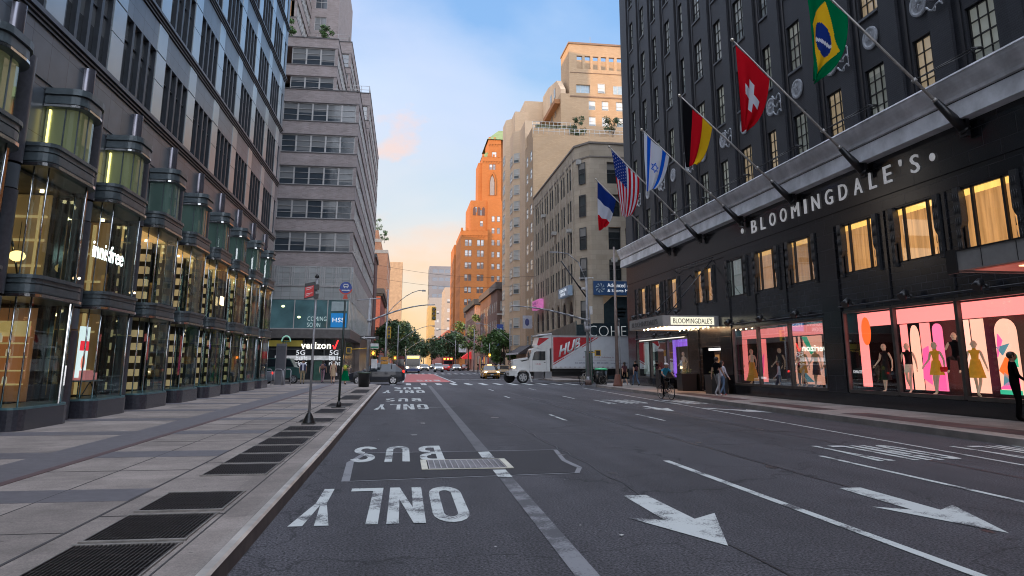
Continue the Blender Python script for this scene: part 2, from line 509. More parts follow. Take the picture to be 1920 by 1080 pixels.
# ================================================================ SETTING: ground, road, pavements
def asphalt():
    m, t, out = new_mat('asphalt')
    b = t.nodes.new('ShaderNodeBsdfPrincipled')
    co = t.nodes.new('ShaderNodeTexCoord')
    # worn wheel tracks and patches: long streaks along the street
    mpn = t.nodes.new('ShaderNodeMapping'); mpn.inputs['Scale'].default_value = (0.55, 0.06, 1)
    link(t, co.outputs['Object'], mpn.inputs[0])
    n1 = t.nodes.new('ShaderNodeTexNoise'); n1.inputs['Scale'].default_value = 1.0; n1.inputs['Detail'].default_value = 6; n1.inputs['Roughness'].default_value = .6
    link(t, mpn.outputs[0], n1.inputs['Vector'])
    n2 = t.nodes.new('ShaderNodeTexNoise'); n2.inputs['Scale'].default_value = 42; n2.inputs['Detail'].default_value = 5; n2.inputs['Roughness'].default_value = .7
    link(t, co.outputs['Object'], n2.inputs['Vector'])
    n3 = t.nodes.new('ShaderNodeTexNoise'); n3.inputs['Scale'].default_value = 1.3; n3.inputs['Detail'].default_value = 9; n3.inputs['Roughness'].default_value = .75
    link(t, co.outputs['Object'], n3.inputs['Vector'])
    v = t.nodes.new('ShaderNodeTexVoronoi'); v.inputs['Scale'].default_value = 26
    link(t, co.outputs['Object'], v.inputs['Vector'])
    r1 = t.nodes.new('ShaderNodeMapRange'); r1.inputs['From Min'].default_value = .35; r1.inputs['From Max'].default_value = .65; r1.inputs['To Min'].default_value = .70; r1.inputs['To Max'].default_value = 1.30
    link(t, n1.outputs['Fac'], r1.inputs['Value'])
    r2 = t.nodes.new('ShaderNodeMapRange'); r2.inputs['From Min'].default_value = .40; r2.inputs['From Max'].default_value = .62; r2.inputs['To Min'].default_value = .1; r2.inputs['To Max'].default_value = 2.0
    link(t, n2.outputs['Fac'], r2.inputs['Value'])
    r3 = t.nodes.new('ShaderNodeMapRange'); r3.inputs['From Min'].default_value = .35; r3.inputs['From Max'].default_value = .65; r3.inputs['To Min'].default_value = .84; r3.inputs['To Max'].default_value = 1.16
    link(t, n3.outputs['Fac'], r3.inputs['Value'])
    # scattered pale chips of stone
    r4 = t.nodes.new('ShaderNodeMapRange'); r4.inputs['From Min'].default_value = .0; r4.inputs['From Max'].default_value = .20; r4.inputs['To Min'].default_value = 3.2; r4.inputs['To Max'].default_value = 1.0
    link(t, v.outputs['Distance'], r4.inputs['Value'])
    a = t.nodes.new('ShaderNodeMath'); a.operation = 'MULTIPLY'; link(t, r1.outputs[0], a.inputs[0]); link(t, r2.outputs[0], a.inputs[1])
    c = t.nodes.new('ShaderNodeMath'); c.operation = 'MULTIPLY'; link(t, a.outputs[0], c.inputs[0]); link(t, r3.outputs[0], c.inputs[1])
    d = t.nodes.new('ShaderNodeMath'); d.operation = 'MULTIPLY'; link(t, c.outputs[0], d.inputs[0]); link(t, r4.outputs[0], d.inputs[1])
    wv = t.nodes.new('ShaderNodeTexNoise'); wv.inputs['Scale'].default_value = 1.1; wv.inputs['Detail'].default_value = 6
    link(t, co.outputs['Object'], wv.inputs['Vector'])
    wa = t.nodes.new('ShaderNodeVectorMath'); wa.operation = 'MULTIPLY_ADD'; wa.inputs[1].default_value = (1.6, 1.6, 0)
    link(t, wv.outputs['Color'], wa.inputs[0]); link(t, co.outputs['Object'], wa.inputs[2])
    vc = t.nodes.new('ShaderNodeTexVoronoi'); vc.feature = 'DISTANCE_TO_EDGE'; vc.inputs['Scale'].default_value = .22
    link(t, wa.outputs[0], vc.inputs['Vector'])
    rc = t.nodes.new('ShaderNodeMapRange'); rc.inputs['From Min'].default_value = .0; rc.inputs['From Max'].default_value = .006; rc.inputs['To Min'].default_value = .35; rc.inputs['To Max'].default_value = 1.0
    link(t, vc.outputs['Distance'], rc.inputs['Value'])
    dc = t.nodes.new('ShaderNodeMath'); dc.operation = 'MULTIPLY'; link(t, d.outputs[0], dc.inputs[0]); link(t, rc.outputs[0], dc.inputs[1])
    s = t.nodes.new('ShaderNodeVectorMath'); s.operation = 'SCALE'; s.inputs[0].default_value = (0.050, 0.047, 0.053)
    link(t, dc.outputs[0], s.inputs['Scale']); link(t, s.outputs[0], b.inputs['Base Color'])
    b.inputs['Roughness'].default_value = .78; b.inputs['Specular IOR Level'].default_value = .35
    bp = t.nodes.new('ShaderNodeBump'); bp.inputs['Strength'].default_value = .7; bp.inputs['Distance'].default_value = .008
    link(t, n2.outputs['Fac'], bp.inputs['Height']); link(t, bp.outputs[0], b.inputs['Normal'])
    link(t, b.outputs[0], out.inputs[0]); MATS['asphalt'] = m
    return m
def paint(name, col, wear=0.5, keep=0.0):
    """road paint worn through to asphalt in patches"""
    m, t, out = new_mat(name)
    b = t.nodes.new('ShaderNodeBsdfPrincipled'); b.inputs['Roughness'].default_value = .7
    co = t.nodes.new('ShaderNodeTexCoord')
    n = t.nodes.new('ShaderNodeTexNoise'); n.inputs['Scale'].default_value = 38; n.inputs['Detail'].default_value = 6; n.inputs['Roughness'].default_value = .8
    link(t, co.outputs['Object'], n.inputs['Vector'])
    n2 = t.nodes.new('ShaderNodeTexNoise'); n2.inputs['Scale'].default_value = 2.2; n2.inputs['Detail'].default_value = 4
    link(t, co.outputs['Object'], n2.inputs['Vector'])
    a = t.nodes.new('ShaderNodeMath'); a.operation = 'ADD'; link(t, n.outputs['Fac'], a.inputs[0]); link(t, n2.outputs['Fac'], a.inputs[1])
    r = t.nodes.new('ShaderNodeMapRange'); r.inputs['From Min'].default_value = 1.30 - wear * .6; r.inputs['From Max'].default_value = 1.42 - wear * .6
    link(t, a.outputs[0], r.inputs['Value'])
    mx = t.nodes.new('ShaderNodeMix'); mx.data_type = 'RGBA'
    mx.inputs[6].default_value = (*col, 1); mx.inputs[7].default_value = (.06, .058, .064, 1)
    link(t, r.outputs[0], mx.inputs['Factor']); link(t, mx.outputs[2], b.inputs['Base Color'])
    link(t, b.outputs[0], out.inputs[0]); MATS[name] = m
    return m
ASP = asphalt()
WHITE = paint('road_paint_white', (.50, .52, .50), .46)
FAINT = paint('road_paint_worn', (.19, .19, .20), .62)
REDP = paint('bus_lane_red', (.42, .10, .09), .3)
def slabs(name, col):
    m, t, out = new_mat(name)
    b = t.nodes.new('ShaderNodeBsdfPrincipled'); b.inputs['Roughness'].default_value = .85; b.inputs['Specular IOR Level'].default_value = .3
    co = t.nodes.new('ShaderNodeTexCoord')
    def N(s, d=6, r=.6):
        n = t.nodes.new('ShaderNodeTexNoise'); n.inputs['Scale'].default_value = s; n.inputs['Detail'].default_value = d; n.inputs['Roughness'].default_value = r
        link(t, co.outputs['Object'], n.inputs['Vector']); return n.outputs['Fac']
    def MR(src, a, b_, c, d):
        n = t.nodes.new('ShaderNodeMapRange'); n.inputs['From Min'].default_value = a; n.inputs['From Max'].default_value = b_; n.inputs['To Min'].default_value = c; n.inputs['To Max'].default_value = d; link(t, src, n.inputs['Value']); return n.outputs[0]
    def MU(a, b_):
        n = t.nodes.new('ShaderNodeMath'); n.operation = 'MULTIPLY'; link(t, a, n.inputs[0]); link(t, b_, n.inputs[1]); return n.outputs[0]
    br = t.nodes.new('ShaderNodeTexBrick'); br.offset = 0; br.inputs['Color1'].default_value = (.85, .85, .85, 1); br.inputs['Color2'].default_value = (1.15, 1.15, 1.15, 1); br.inputs['Mortar'].default_value = (1, 1, 1, 1)
    br.inputs['Brick Width'].default_value = 2.0; br.inputs['Row Height'].default_value = 1.38; br.inputs['Mortar Size'].default_value = 0; br.inputs['Scale'].default_value = 1
    link(t, co.outputs['Object'], br.inputs['Vector'])
    v = t.nodes.new('ShaderNodeTexVoronoi'); v.inputs['Scale'].default_value = 3.2; link(t, co.outputs['Object'], v.inputs['Vector'])
    v2 = t.nodes.new('ShaderNodeTexVoronoi'); v2.inputs['Scale'].default_value = 1.1; link(t, co.outputs['Object'], v2.inputs['Vector'])
    f = MU(MR(N(1.4, 8, .7), .35, .65, .80, 1.14), MR(N(55, 4, .7), .4, .62, .82, 1.18))
    f = MU(f, MR(v.outputs['Distance'], .055, .075, .62, 1.0)); f = MU(f, MR(v2.outputs['Distance'], .03, .16, .78, 1.0)); f = MU(f, MR(N(.45, 8, .75), .44, .58, 1.0, .80))
    s1 = t.nodes.new('ShaderNodeVectorMath'); s1.operation = 'SCALE'; link(t, br.outputs['Color'], s1.inputs[0]); link(t, f, s1.inputs['Scale'])
    s2 = t.nodes.new('ShaderNodeVectorMath'); s2.operation = 'MULTIPLY'; link(t, s1.outputs[0], s2.inputs[0]); s2.inputs[1].default_value = col
    link(t, s2.outputs[0], b.inputs['Base Color']); link(t, b.outputs[0], out.inputs[0]); MATS[name] = m
    return m
CONC = slabs('pavement_concrete', (.255, .216, .192))
CONC2 = slabs('pavement_concrete_pale', (.265, .23, .205))
CONC_OLD = P('pavement_concrete_old', (.250, .212, .190), .85, var=.12, vs=2.2, bump=.3, bs=90, stain=.30)
CONC3 = P('pavement_concrete_pale_old', (.26, .225, .20), .85, var=.12, vs=1.6, bump=.25, bs=120, stain=.2)
BAND = P('granite_band', (.110, .10, .108), .6, var=.14, vs=9, bump=.1, bs=150, stain=.1)
REDB = P('red_granite_strip', (.085, .045, .045), .6, var=.2, vs=8)
STEEL = P('worn_steel', (.62, .56, .50), .40, metal=.6, var=.25, vs=3, stain=.35)
KERBF = P('kerb_face', (.085, .062, .055), .8, var=.3, vs=4, stain=.3)
JOINT = P('joint_dark', (.05, .045, .045), .9, var=.1)

g = MB(); g.face([(-1500, -300, -.03), (1500, -300, -.03), (1500, 2500, -.03), (-1500, 2500, -.03)])
struct('ground', g, P('city_ground', (.07, .068, .068), .9, stain=.2))
g = MB(); g.face([(-1.45, -30, 0), (12.65, -30, 0), (12.65, 10, 0), (14.05, 55, 0), (14.3, 59, 0), (60, 59, 0), (60, 69, 0), (14.3, 69, 0), (14.3, 620, 0), (-1.7, 620, 0), (-1.7, 69, 0), (-60, 69, 0), (-60, 59, 0), (-1.7, 59, 0), (-1.7, 50, 0)])
struct('road', g, ASP)

# left pavement of the near block
g = MB()
LK = [(-1.52, -30), (-1.52, 15), (-1.72, 55), (-2.3, 57.6), (-3.8, 58.6)]
g.prism([(-13, -30)] + LK + [(-60, 58.6), (-60, 50), (-13, 50)], 'z', -.02, .15)
struct('pavement_west', g, CONC)
g = MB()
for y in [5.2 + 4.14 * i for i in range(13)]:
    if y < 56: g.box(-12, -5.98, y, y + .85, .15, .154); g.box(-5.0, -3.04, y, y + .85, .15, .154)
g.box(-5.98, -5.12, -20, 57, .15, .156)
struct('pavement_band_west', g, BAND)
g = MB(); g.box(-5.12, -4.98, -20, 57, .15, .157)
struct('pavement_strip_west', g, REDB)
g = MB(); g.box(-3.03, -3.0, -20, 57, .15, .155)
for y in [5.2 + 4.14 * i for i in range(13)]:
    g.box(-3.0, -1.78, y - .9, y - .885, .15, .155)
    g.box(-4.99, -3.03, y + 2.5, y + 2.512, .15, .1545)
g.box(-1.80, -1.785, -20, 54, .15, .155); g.box(-4.02, -4.008, -20, 54, .15, .1543)
struct('pavement_joints_west', g, JOINT)
g = MB()
for a, b in ((-30, 15), (15, 55)):
    x0 = -1.52 if a < 0 else -1.52; x1 = -1.52 if b < 20 else -1.72
    g.face([(x0 + .065, a, .162), (x0 + .13, a, .160), (x1 + .13, b, .160), (x1 + .065, b, .162)])
    g.face([(x0 + .13, a, .160), (x0 + .155, a, .14), (x1 + .155, b, .14), (x1 + .13, b, .160)])
    g.face([(x0 + .065, a, .162), (x0 + .065, a, .14), (x1 + .065, b, .14), (x1 + .065, b, .162)])
struct('kerb_edging_west', g, STEEL)
g = MB()
for a, b in ((-30, 15), (15, 55)):
    x0 = -1.52; x1 = -1.52 if b < 20 else -1.72
    g.face([(x0 - .01, a, .156), (x0 + .064, a, .158), (x1 + .064, b, .158), (x1 - .01, b, .156)])
struct('kerb_top_west', g, CONC2)
g = MB()
for a, b in ((-30, 15), (15, 55)):
    x0 = -1.52; x1 = -1.52 if b < 20 else -1.72
    g.face([(x0 + .15, a, .14), (x0 + .16, a, -.01), (x1 + .16, b, -.01), (x1 + .15, b, .14)])
struct('kerb_west', g, KERBF)

# right pavement
g = MB()
rk = [(12.62, -30), (12.62, 10), (14.0, 54), (14.8, 57.2), (16.4, 58.6), (60, 58.6)]
g.prism(rk + [(60, 50), (18, 50), (18, -30)], 'z', -.02, .15)
struct('pavement_east', g, CONC2)
g = MB()
pts = [(12.62, -30), (12.62, 10), (14.0, 54)]
for (xa, a), (xb, b) in zip(pts, pts[1:]):
    g.face([(xa - .006, a, .163), (xa + .17, a, .163), (xb + .17, b, .163), (xb - .006, b, .163)])
    g.face([(xa - .006, a, .163), (xa - .006, a, 0), (xb - .006, b, 0), (xb - .006, b, .163)])
struct('kerb_east', g, P('kerb_granite', (.26, .23, .21), .8, var=.2, vs=2, stain=.3))
g = MB()
for a, b in ((7, 13.2), (14.1, 22.5), (24.3, 29.3), (31.2, 39)):
    x0 = 12.62 + max(0, (a - 10)) * .0314 + .75; x1 = 12.62 + max(0, (b - 10)) * .0314 + .75
    g.face([(x0, a, .154), (x0 + 1.0, a, .154), (x1 + 1.0, b, .154), (x1, b, .154)])
struct('pavement_band_east', g, BR('dark_pavers', (.06, .045, .045), (.10, .05, .045), (.05, .05, .05), .9, 2.0, .02, var=.35, vs=.8))
# pavements of the blocks beyond, both sides
g = MB()
for k, (y0, y1) in enumerate(((69.4, 131), (150, 208), (227, 286), (304, 420))):
    g.prism([(-1.7, y0 + 1.5), (-3.2, y0), (-60, y0), (-60, y0 + 4), (-5, y0 + 4), (-5, y1), (-1.7, y1)], 'z', -.02, .15)
    g.prism([(14.3, y0 + 1.5), (15.8, y0), (60, y0), (60, y0 + 4), (18.5, y0 + 4), (18.5, y1), (14.3, y1)], 'z', -.02, .15)
struct('pavement_far', g, CONC2)

# ---- painted markings
Zp = .008
def letter(ch, x, y, w, h, sw=.13, sh=.34):
    """block road letter in a w x h box, origin lower left in reading frame; returns polygons in reading frame"""
    q = []
    def bar(x0, y0, x1, y1): q.append([(x0, y0), (x1, y0), (x1, y1), (x0, y1)])
    def arc(cx, cy, rx, ry, a0, a1, n=6):
        for i in range(n):
            t0 = R(a0 + (a1 - a0) * i / n); t1 = R(a0 + (a1 - a0) * (i + 1) / n)
            q.append([(cx + rx * math.cos(t0), cy + ry * math.sin(t0)), (cx + rx * math.cos(t1), cy + ry * math.sin(t1)),
                      (cx + (rx - sw) * math.cos(t1), cy + (ry - sh) * math.sin(t1)), (cx + (rx - sw) * math.cos(t0), cy + (ry - sh) * math.sin(t0))])
    k = h * .22
    if ch == 'O':
        bar(0, k, sw, h - k); bar(w - sw, k, w, h - k)
        arc(w / 2, h - k - .001, w / 2, k, 0, 180, 8); arc(w / 2, k + .001, w / 2, k, 180, 360, 8)
    elif ch == 'N':
        bar(0, 0, sw, h); bar(w - sw, 0, w, h); q.append([(sw, h), (sw, h * .62), (w - sw, 0), (w - sw, h * .38)])
    elif ch == 'L':
        bar(0, 0, sw, h); bar(sw, 0, w, sh * .8)
    elif ch == 'Y':
        q.append([(0, h), (sw * 1.15, h), (w / 2, h * .45 + .12), (w / 2 + sw / 2, h * .45), (w / 2 - sw / 2, h * .45)])
        q.append([(w, h), (w / 2 + sw / 2 + .001, h * .45), (w / 2 + .001, h * .45 + .12), (w - sw * 1.15, h)])
        bar(w / 2 - sw / 2, 0, w / 2 + sw / 2, h * .45)
    elif ch == 'B':
        bar(0, 0, sw, h); r = h * .25
        for cy in (r, 3 * r):
            arc(w * .5, cy, w * .5, r, -90, 90, 8)
        for yy in (0, h / 2 - sh * .5, h - sh): bar(sw, yy, w * .5, yy + sh)
    elif ch == 'U':
        bar(0, k, sw, h); bar(w - sw, k, w, h); arc(w / 2, k + .001, w / 2, k, 180, 360, 8)
    elif ch == 'S':
        r = h * .25
        arc(w / 2, 3 * r, w / 2, r, 20, 270, 12); arc(w / 2, r + .02, w / 2, r + .03, -160, 90, 12)
    return [[(x + a, y + b) for a, b in p] for p in q]
def road_word(name, word, xr, ynear, w, gap, h, mat=WHITE, sw=.13, sh=.34):
    """word facing oncoming traffic: reads towards -X, tops towards the camera; xr = its +X end, ynear = edge nearest camera"""
    m = MB()
    for i, ch in enumerate(word):
        for p in letter(ch, i * (w + gap), 0, w, h, sw, sh):
            m.face([(xr - a, ynear + h - b, Zp) for a, b in p])
    return struct(name, m, mat)
road_word('road_lettering', 'ONLY', .80, 8.45, .42, .09, 2.35, sw=.13, sh=.30)
road_word('road_lettering', 'BUS', .78, 13.55, .44, .18, 2.45, sw=.13, sh=.34)
road_word('road_lettering', 'ONLY', 1.0, 28.4, .42, .12, 3.6, sw=.14, sh=.5)
road_word('road_lettering', 'BUS', .85, 34.3, .44, .16, 3.0, sw=.14, sh=.5)
road_word('road_lettering', 'ONLY', 1.3, 44.0, .5, .16, 4.2, sw=.16, sh=.8)
road_word('road_lettering', 'BUS', 1.2, 50.2, .5, .16, 4.0, sw=.16, sh=.8)
road_word('road_lettering', 'ONLY', 10.15, 12.6, .36, .12, 2.4, sw=.12, sh=.3)
road_word('road_lettering', 'ONLY', 13.0, 12.2, .36, .12, 2.4, sw=.12, sh=.3)
road_word('road_lettering', 'ONLY', 10.6, 31.6, .38, .12, 3.2, sw=.12, sh=.4)
road_word('road_lettering', 'ONLY', 13.1, 31.0, .32, .12, 3.0, sw=.12, sh=.4)
def poly(name, pts, mat=WHITE, z=Zp):
    m = MB(); m.face([(x, y, z) for x, y in pts]); return struct(name, m, mat)
poly('turn_arrow', [(2.87, 9.78), (3.18, 9.80), (3.23, 8.27), (3.58, 8.55), (3.07, 7.05), (2.52, 8.42), (2.88, 8.26)])
poly('turn_arrow', [(5.99, 9.98), (6.32, 9.98), (6.30, 8.38), (6.66, 8.64), (6.13, 7.18), (5.62, 8.67), (5.97, 8.43)])
poly('turn_arrow', [(9.55, 29.6), (9.75, 29.6), (9.8, 27.9), (10.15, 28.3), (9.72, 26.3), (9.1, 28.3), (9.5, 27.9)])
poly('turn_arrow', [(11.35, 28.1), (11.62, 28.2), (12.6, 26.7), (12.85, 27.2), (12.9, 25.2), (12.15, 26.0), (12.3, 26.3)])
def strip(name, x0, y0, x1, y1, w, mat=WHITE, z=Zp):
    return poly(name, [(x0 - w / 2, y0), (x0 + w / 2, y0), (x1 + w / 2, y1), (x1 - w / 2, y1)], mat, z)
strip('lane_line', 4.68, 3, 4.64, 13.1, .12)
strip('lane_line', 7.66, 3, 7.74, 13.4, .10)
strip('lane_line', 10.2, 4, 10.50, 12, .10, WHITE); strip('lane_line', 10.50, 12, 11.43, 28, .10, paint('road_paint_half_worn', (.42, .43, .42), .35)); strip('lane_line', 11.43, 28, 12.5, 52, .10, MATS['road_paint_half_worn'])
for x, a, b in ((4.88, 22.4, 25.1), (5.25, 37.3, 39.4), (5.6, 47, 50), (7.83, 22.1, 25.0), (8.3, 36.0, 39.1), (8.5, 48, 51)):
    strip('lane_dash', x, a, x + .02, b, .10)
# broad faded bus lane line, fresh where the trench was patched
strip('bus_lane_line', 1.50, 4, 1.57, 11.5, .20, FAINT, .007); strip('bus_lane_line', 1.58, 14.95, 2.0, 58, .24, paint('road_paint_ghost', (.095, .094, .10), .45), .007)
strip('bus_lane_line', 1.57, 11.55, 1.57, 12.35, .21); strip('bus_lane_line', 1.57, 13.85, 1.58, 14.85, .22)
strip('lane_line', .75, 29.6, 2.0, 29.9, .30)
# trench patch: darker asphalt with a pale sealed rim
pm = MB(); pm.face([(x, y, .004) for x, y in [(-.72, 11.55), (2.72, 11.95), (2.86, 12.4), (2.80, 13.4), (2.98, 14.9), (-.62, 14.8), (-.80, 13.6)]])
struct('road_patch', pm, P('fresh_asphalt', (.026, .024, .028), .8, var=.2, vs=30, bump=.5, bs=200))
def ring(name, pts, w, mat):
    m = MB(); n = len(pts)
    for i in range(n):
        a = Vector((*pts[i], 0)); b = Vector((*pts[(i + 1) % n], 0)); d = (b - a).normalized(); p = Vector((-d.y, d.x, 0)) * (w[i] if isinstance(w, list) else w)
        m.face([tuple(Vector((v.x, v.y, .006))) for v in (a - p, b - p, b + p, a + p)])
    return struct(name, m, mat)
ring('patch_rim', [(-.78, 11.45), (2.74, 11.86), (2.92, 12.45), (2.86, 13.4), (3.03, 15.0), (-.66, 14.92), (-.86, 13.6)], [.025, .04, .05, .04, .025, .05, .06], paint('seal_rim', (.20, .20, .21), .35))
# crosswalks
g = MB()
for i in range(13):
    x = -1.0 + 1.22 * i
    g.face([(x, 59.6, Zp), (x + .42, 59.6, Zp), (x + .42, 64.6, Zp), (x, 64.6, Zp)])
struct('crosswalk', g, WHITE)
g = MB()
for i in range(16):
    x = .8 + 1.05 * i
    if x < 14: g.face([(x, 118, Zp), (x + .45, 118, Zp), (x + .45, 125, Zp), (x, 125, Zp)])
struct('crosswalk', g, WHITE)
strip('stop_line', 5, 79, 14, 79.01, .01); poly('stop_line', [(4.9, 78.8), (14.2, 78.8), (14.2, 79.4), (4.9, 79.4)])
poly('bus_lane', [(.05, 68.5), (4.3, 68.5), (4.6, 118), (.45, 118)], REDP)
strip('bus_lane_line', 4.5, 66, 4.75, 118, .22, WHITE); strip('bus_lane_line', .0, 68, .35, 118, .16, WHITE)
road_word('road_lettering', 'BUS', 3.6, 72, .6, .25, 6, sw=.18, sh=1.2).location.z = .004
road_word('road_lettering', 'ONLY', -.25, 70, .25, .08, 6, sw=.08, sh=1.2)
def seam(name, pts, w=.022):
    m = MB()
    for (xa, ya), (xb, yb) in zip(pts, pts[1:]):
        d = Vector((xb - xa, yb - ya, 0)).normalized(); p = Vector((-d.y, d.x, 0)) * w
        m.face([(xa - p.x, ya - p.y, .005), (xb - p.x, yb - p.y, .005), (xb + p.x, yb + p.y, .005), (xa + p.x, ya + p.y, .005)])
    return struct(name, m, P('tar', (.018, .017, .019), .45, var=.2))
def wander(x, y0, y1, n, amp): return [(x + random.uniform(-amp, amp), y0 + (y1 - y0) * i / n) for i in range(n + 1)]
seam('tar_seam', wander(3.15, 4, 22, 34, .05), .012); seam('tar_seam', wander(6.2, 9, 44, 46, .07), .016); seam('tar_seam', wander(9.3, 6, 30, 36, .06), .014)
seam('tar_seam', [(x, 18.4 + random.uniform(-.08, .08)) for x in [.2 * i + 2.0 for i in range(40)]], .012)
def stain(x, y, r, k=14):
    m = MB(); m.face([(x + r * random.uniform(.6, 1.2) * math.cos(2 * math.pi * i / k) * .6, y + r * random.uniform(.6, 1.2) * math.sin(2 * math.pi * i / k) * 1.5, .0035) for i in range(k)]); return struct('oil_stain', m, P('oil', (.026, .025, .027), .4, var=.4, vs=12))
for x, y, r in ((3.3, 11.8, .12), (3.0, 14.2, .08), (6.1, 12.1, .14), (6.4, 16, .1), (.3, 18.5, .13), (6.0, 7.3, .07), (2.9, 24, .2), (9.3, 19, .16), (.6, 22, .15)): stain(x, y, r)
# little litter
g = MB()
for x, y in ((-.0, 10.3), (1.9, 8.1), (2.2, 7.6), (.9, 7.3), (-.5, 17.4), (3.9, 15.9), (5.3, 19), (2.4, 11.2), (-.3, 12.9), (7.2, 15)):
    a = random.uniform(0, 3); r = random.uniform(.012, .03)
    g.face([(x + r * math.cos(a), y + r * math.sin(a), .012), (x - r * math.sin(a), y + r * math.cos(a), .012), (x - r * math.cos(a), y - r * math.sin(a), .014), (x + r * math.sin(a), y - r * math.cos(a), .012)])
tag(g.build('litter', P('litter_paper', (.6, .58, .55), .9)), kind='stuff')

# ---- grates: things set in the pavement
BARM = P('grate_iron', (.055, .045, .045), .45, metal=.7, var=.3, vs=8)
PIT = P('grate_pit', (.008, .008, .008), 1.0)
FRM = P('grate_frame', (.20, .18, .16), .7, var=.3, vs=9, stain=.3)
def grate(y0, y1, x0=-2.70, x1=-1.87, label='', first=False):
    t = thing('pavement_grate', label, 'grate', ((x0 + x1) / 2, y0, .15), 'ventilation grates along the kerb')
    m = MB(); m.box(x0, x1, y0, y1, .1, .1505); m.build('pit', PIT, t)
    m = MB(); n = int((x1 - x0) / .036)
    for i in range(n + 1):
        x = x0 + (x1 - x0) * i / n
        m.box(x - .0065, x + .0065, y0, y1, .1515, .1675)
    for k in range(5):
        y = y0 + (y1 - y0) * (k + .5) / 5
        m.box(x0, x1, y - .006, y + .006, .152, .163)
    m.build('bars', BARM, t)
    m = MB(); m.box(x0 - .03, x1 + .03, y0 - .05, y0 - .005, .15, .168); m.box(x0 - .03, x1 + .03, y1 + .005, y1 + .05, .15, .168)
    m.box(x0 - .02, x0 - .003, y0, y1, .15, .166); m.box(x1 + .003, x1 + .02, y0, y1, .15, .166)
    m.build('frame', FRM, t)
    return t
gl = ['nearest dark iron grate in the pavement, cut by the bottom of the picture', 'second dark iron grate from the bottom of the pavement', 'third grate from the bottom, crossed by the dark paving band',
      'grate just beyond the plain paving gap', 'second grate beyond the plain paving gap', 'third grate beyond the plain paving gap', 'fourth grate beyond the plain paving gap',
      'grate two before the silver sign pole', 'grate just in front of the silver sign pole', 'grate just behind the silver sign pole',
      'first grate in front of the black bus stop pole', 'grate beside the foot of the black bus stop pole', 'far grate past the black bus stop pole', 'farthest grate near the litter bin']
gy = [(6.0, 7.12), (7.30, 8.42), (8.66, 9.76), (11.2, 12.3), (12.45, 13.6), (13.75, 14.9), (15.1, 16.3), (16.6, 17.8), (18.1, 19.3), (20.6, 22), (24.2, 26.4), (27.8, 30), (33, 37), (40, 45)]
for (a, b), l in zip(gy, gl): grate(a, b, label=l)
t = thing('drain_grate', 'long steel drain grating in the dark road patch under the word BUS', 'grate', (1.08, 12.5, 0))
m = MB(); m.box(.36, 1.80, 12.5, 13.62, -.01, .010); m.build('pit', PIT, t)
m = MB()
for i in range(14): m.box(.46 + 1.24 * i / 13, .475 + 1.24 * i / 13, 12.52, 13.6, .011, .024)
for i in range(9): m.box(.46, 1.70, 12.53 + 1.04 * i / 8, 12.56 + 1.04 * i / 8, .011, .02)
m.build('bars', P('galvanised', (.33, .33, .35), .4, metal=.6), t)
m = MB(); m.box(.34, .44, 12.47, 13.65, .01, .022); m.box(1.73, 1.83, 12.47, 13.65, .01, .022); m.box(.44, 1.73, 12.47, 12.5, .01, .02); m.box(.44, 1.73, 13.62, 13.65, .01, .02)
m.build('frame', P('yellowed_steel', (.55, .52, .42), .6), t)
# ================================================================ LEFT: granite office building with curved shop bays
GRAN = BR('grey_granite', (.076, .092, .108), (.096, .114, .132), (.03, .03, .035), 1.02, 1.25, .012, .30, off=0.0, bump=.25, var=.16, spec=.5, vs=1.6)
GRAND = P('dark_granite', (.038, .038, .048), .22, var=.25, vs=14, spec=.6, stain=.12)
GRANB = P('blue_granite', (.062, .064, .075), .30, var=.2, vs=10, stain=.1)
LEDG = P('bronze_green_metal', (.085, .108, .118), .35, metal=.2, var=.2, vs=5, stain=.2)
CHROM = P('polished_steel', (.55, .56, .56), .16, metal=1.0, var=.12, vs=3)
SILV = P('mirror_glass_strip', (.38, .43, .45), .28, metal=.8, var=.06, vs=.6, rnd=.15)
FIN = P('window_fin', (.016, .021, .028), .4, var=.2, rnd=.1)
WDK = PANE('office_glass', (.012, .018, .024), (.10, .11, .115), .35, rough=.04)
SHOPG = GL('curved_shop_glass', (.66, .80, .78), .10)
SHOPG2 = GL('clear_shop_glass', (.85, .92, .90), .06)
XF = -9.6
YB = [16.0 + 4.14 * k for k in range(9)]          # centres of the curved bays
LB = thing('office_building', 'grey granite office building with a row of curved glass shop bays along the left pavement', 'building', (-9.6, 20, 0))
m = MB()
m.box(-75, -10.35, -60, 54.2, 14.0, 52); m.box(-75, -14.2, -60, 54.2, 0, 14.0)
m.box(-60, -24, -55, 48, 52, 112)
m.box(-14.2, -10.35, -60, 13.4, 0, 14)
m.box(-10.3, -9.62, 54.2, 54.9, 0, 30); m.box(-14.2, -9.9, 52.5, 54.6, 0, 10.4)
m.build('core_wall', GRAN, LB)
# upper storeys: spandrels, ribbed ledges, window strips
floors = [10.58 + 4.08 * i for i in range(6)]
m = MB(); rb = MB()
m.box(-10.4, XF, -10, 54.6, 8.95, 10.28)
for i, z in enumerate(floors):
    zb = z + .15; zt = z + 2.62
    m.box(-10.4, XF, -10, 54.6, zt, z + 3.75)
    for j, (dz, dx) in enumerate(((-.30, .05), (-.20, .10), (-.10, .16), (0.0, .12), (.07, .06))):
        rb.box(-10.0, XF + dx, -10, 54.6, z + dz, z + dz + .065)
    rb.box(-10.0, XF + .02, -10, 54.6, z - .30, z + .14)
m.build('granite_panels', GRAN, LB)
rb.build('ribbed_ledge', P('rib_metal', (.085, .09, .10), .4, metal=.4, var=.2), LB)
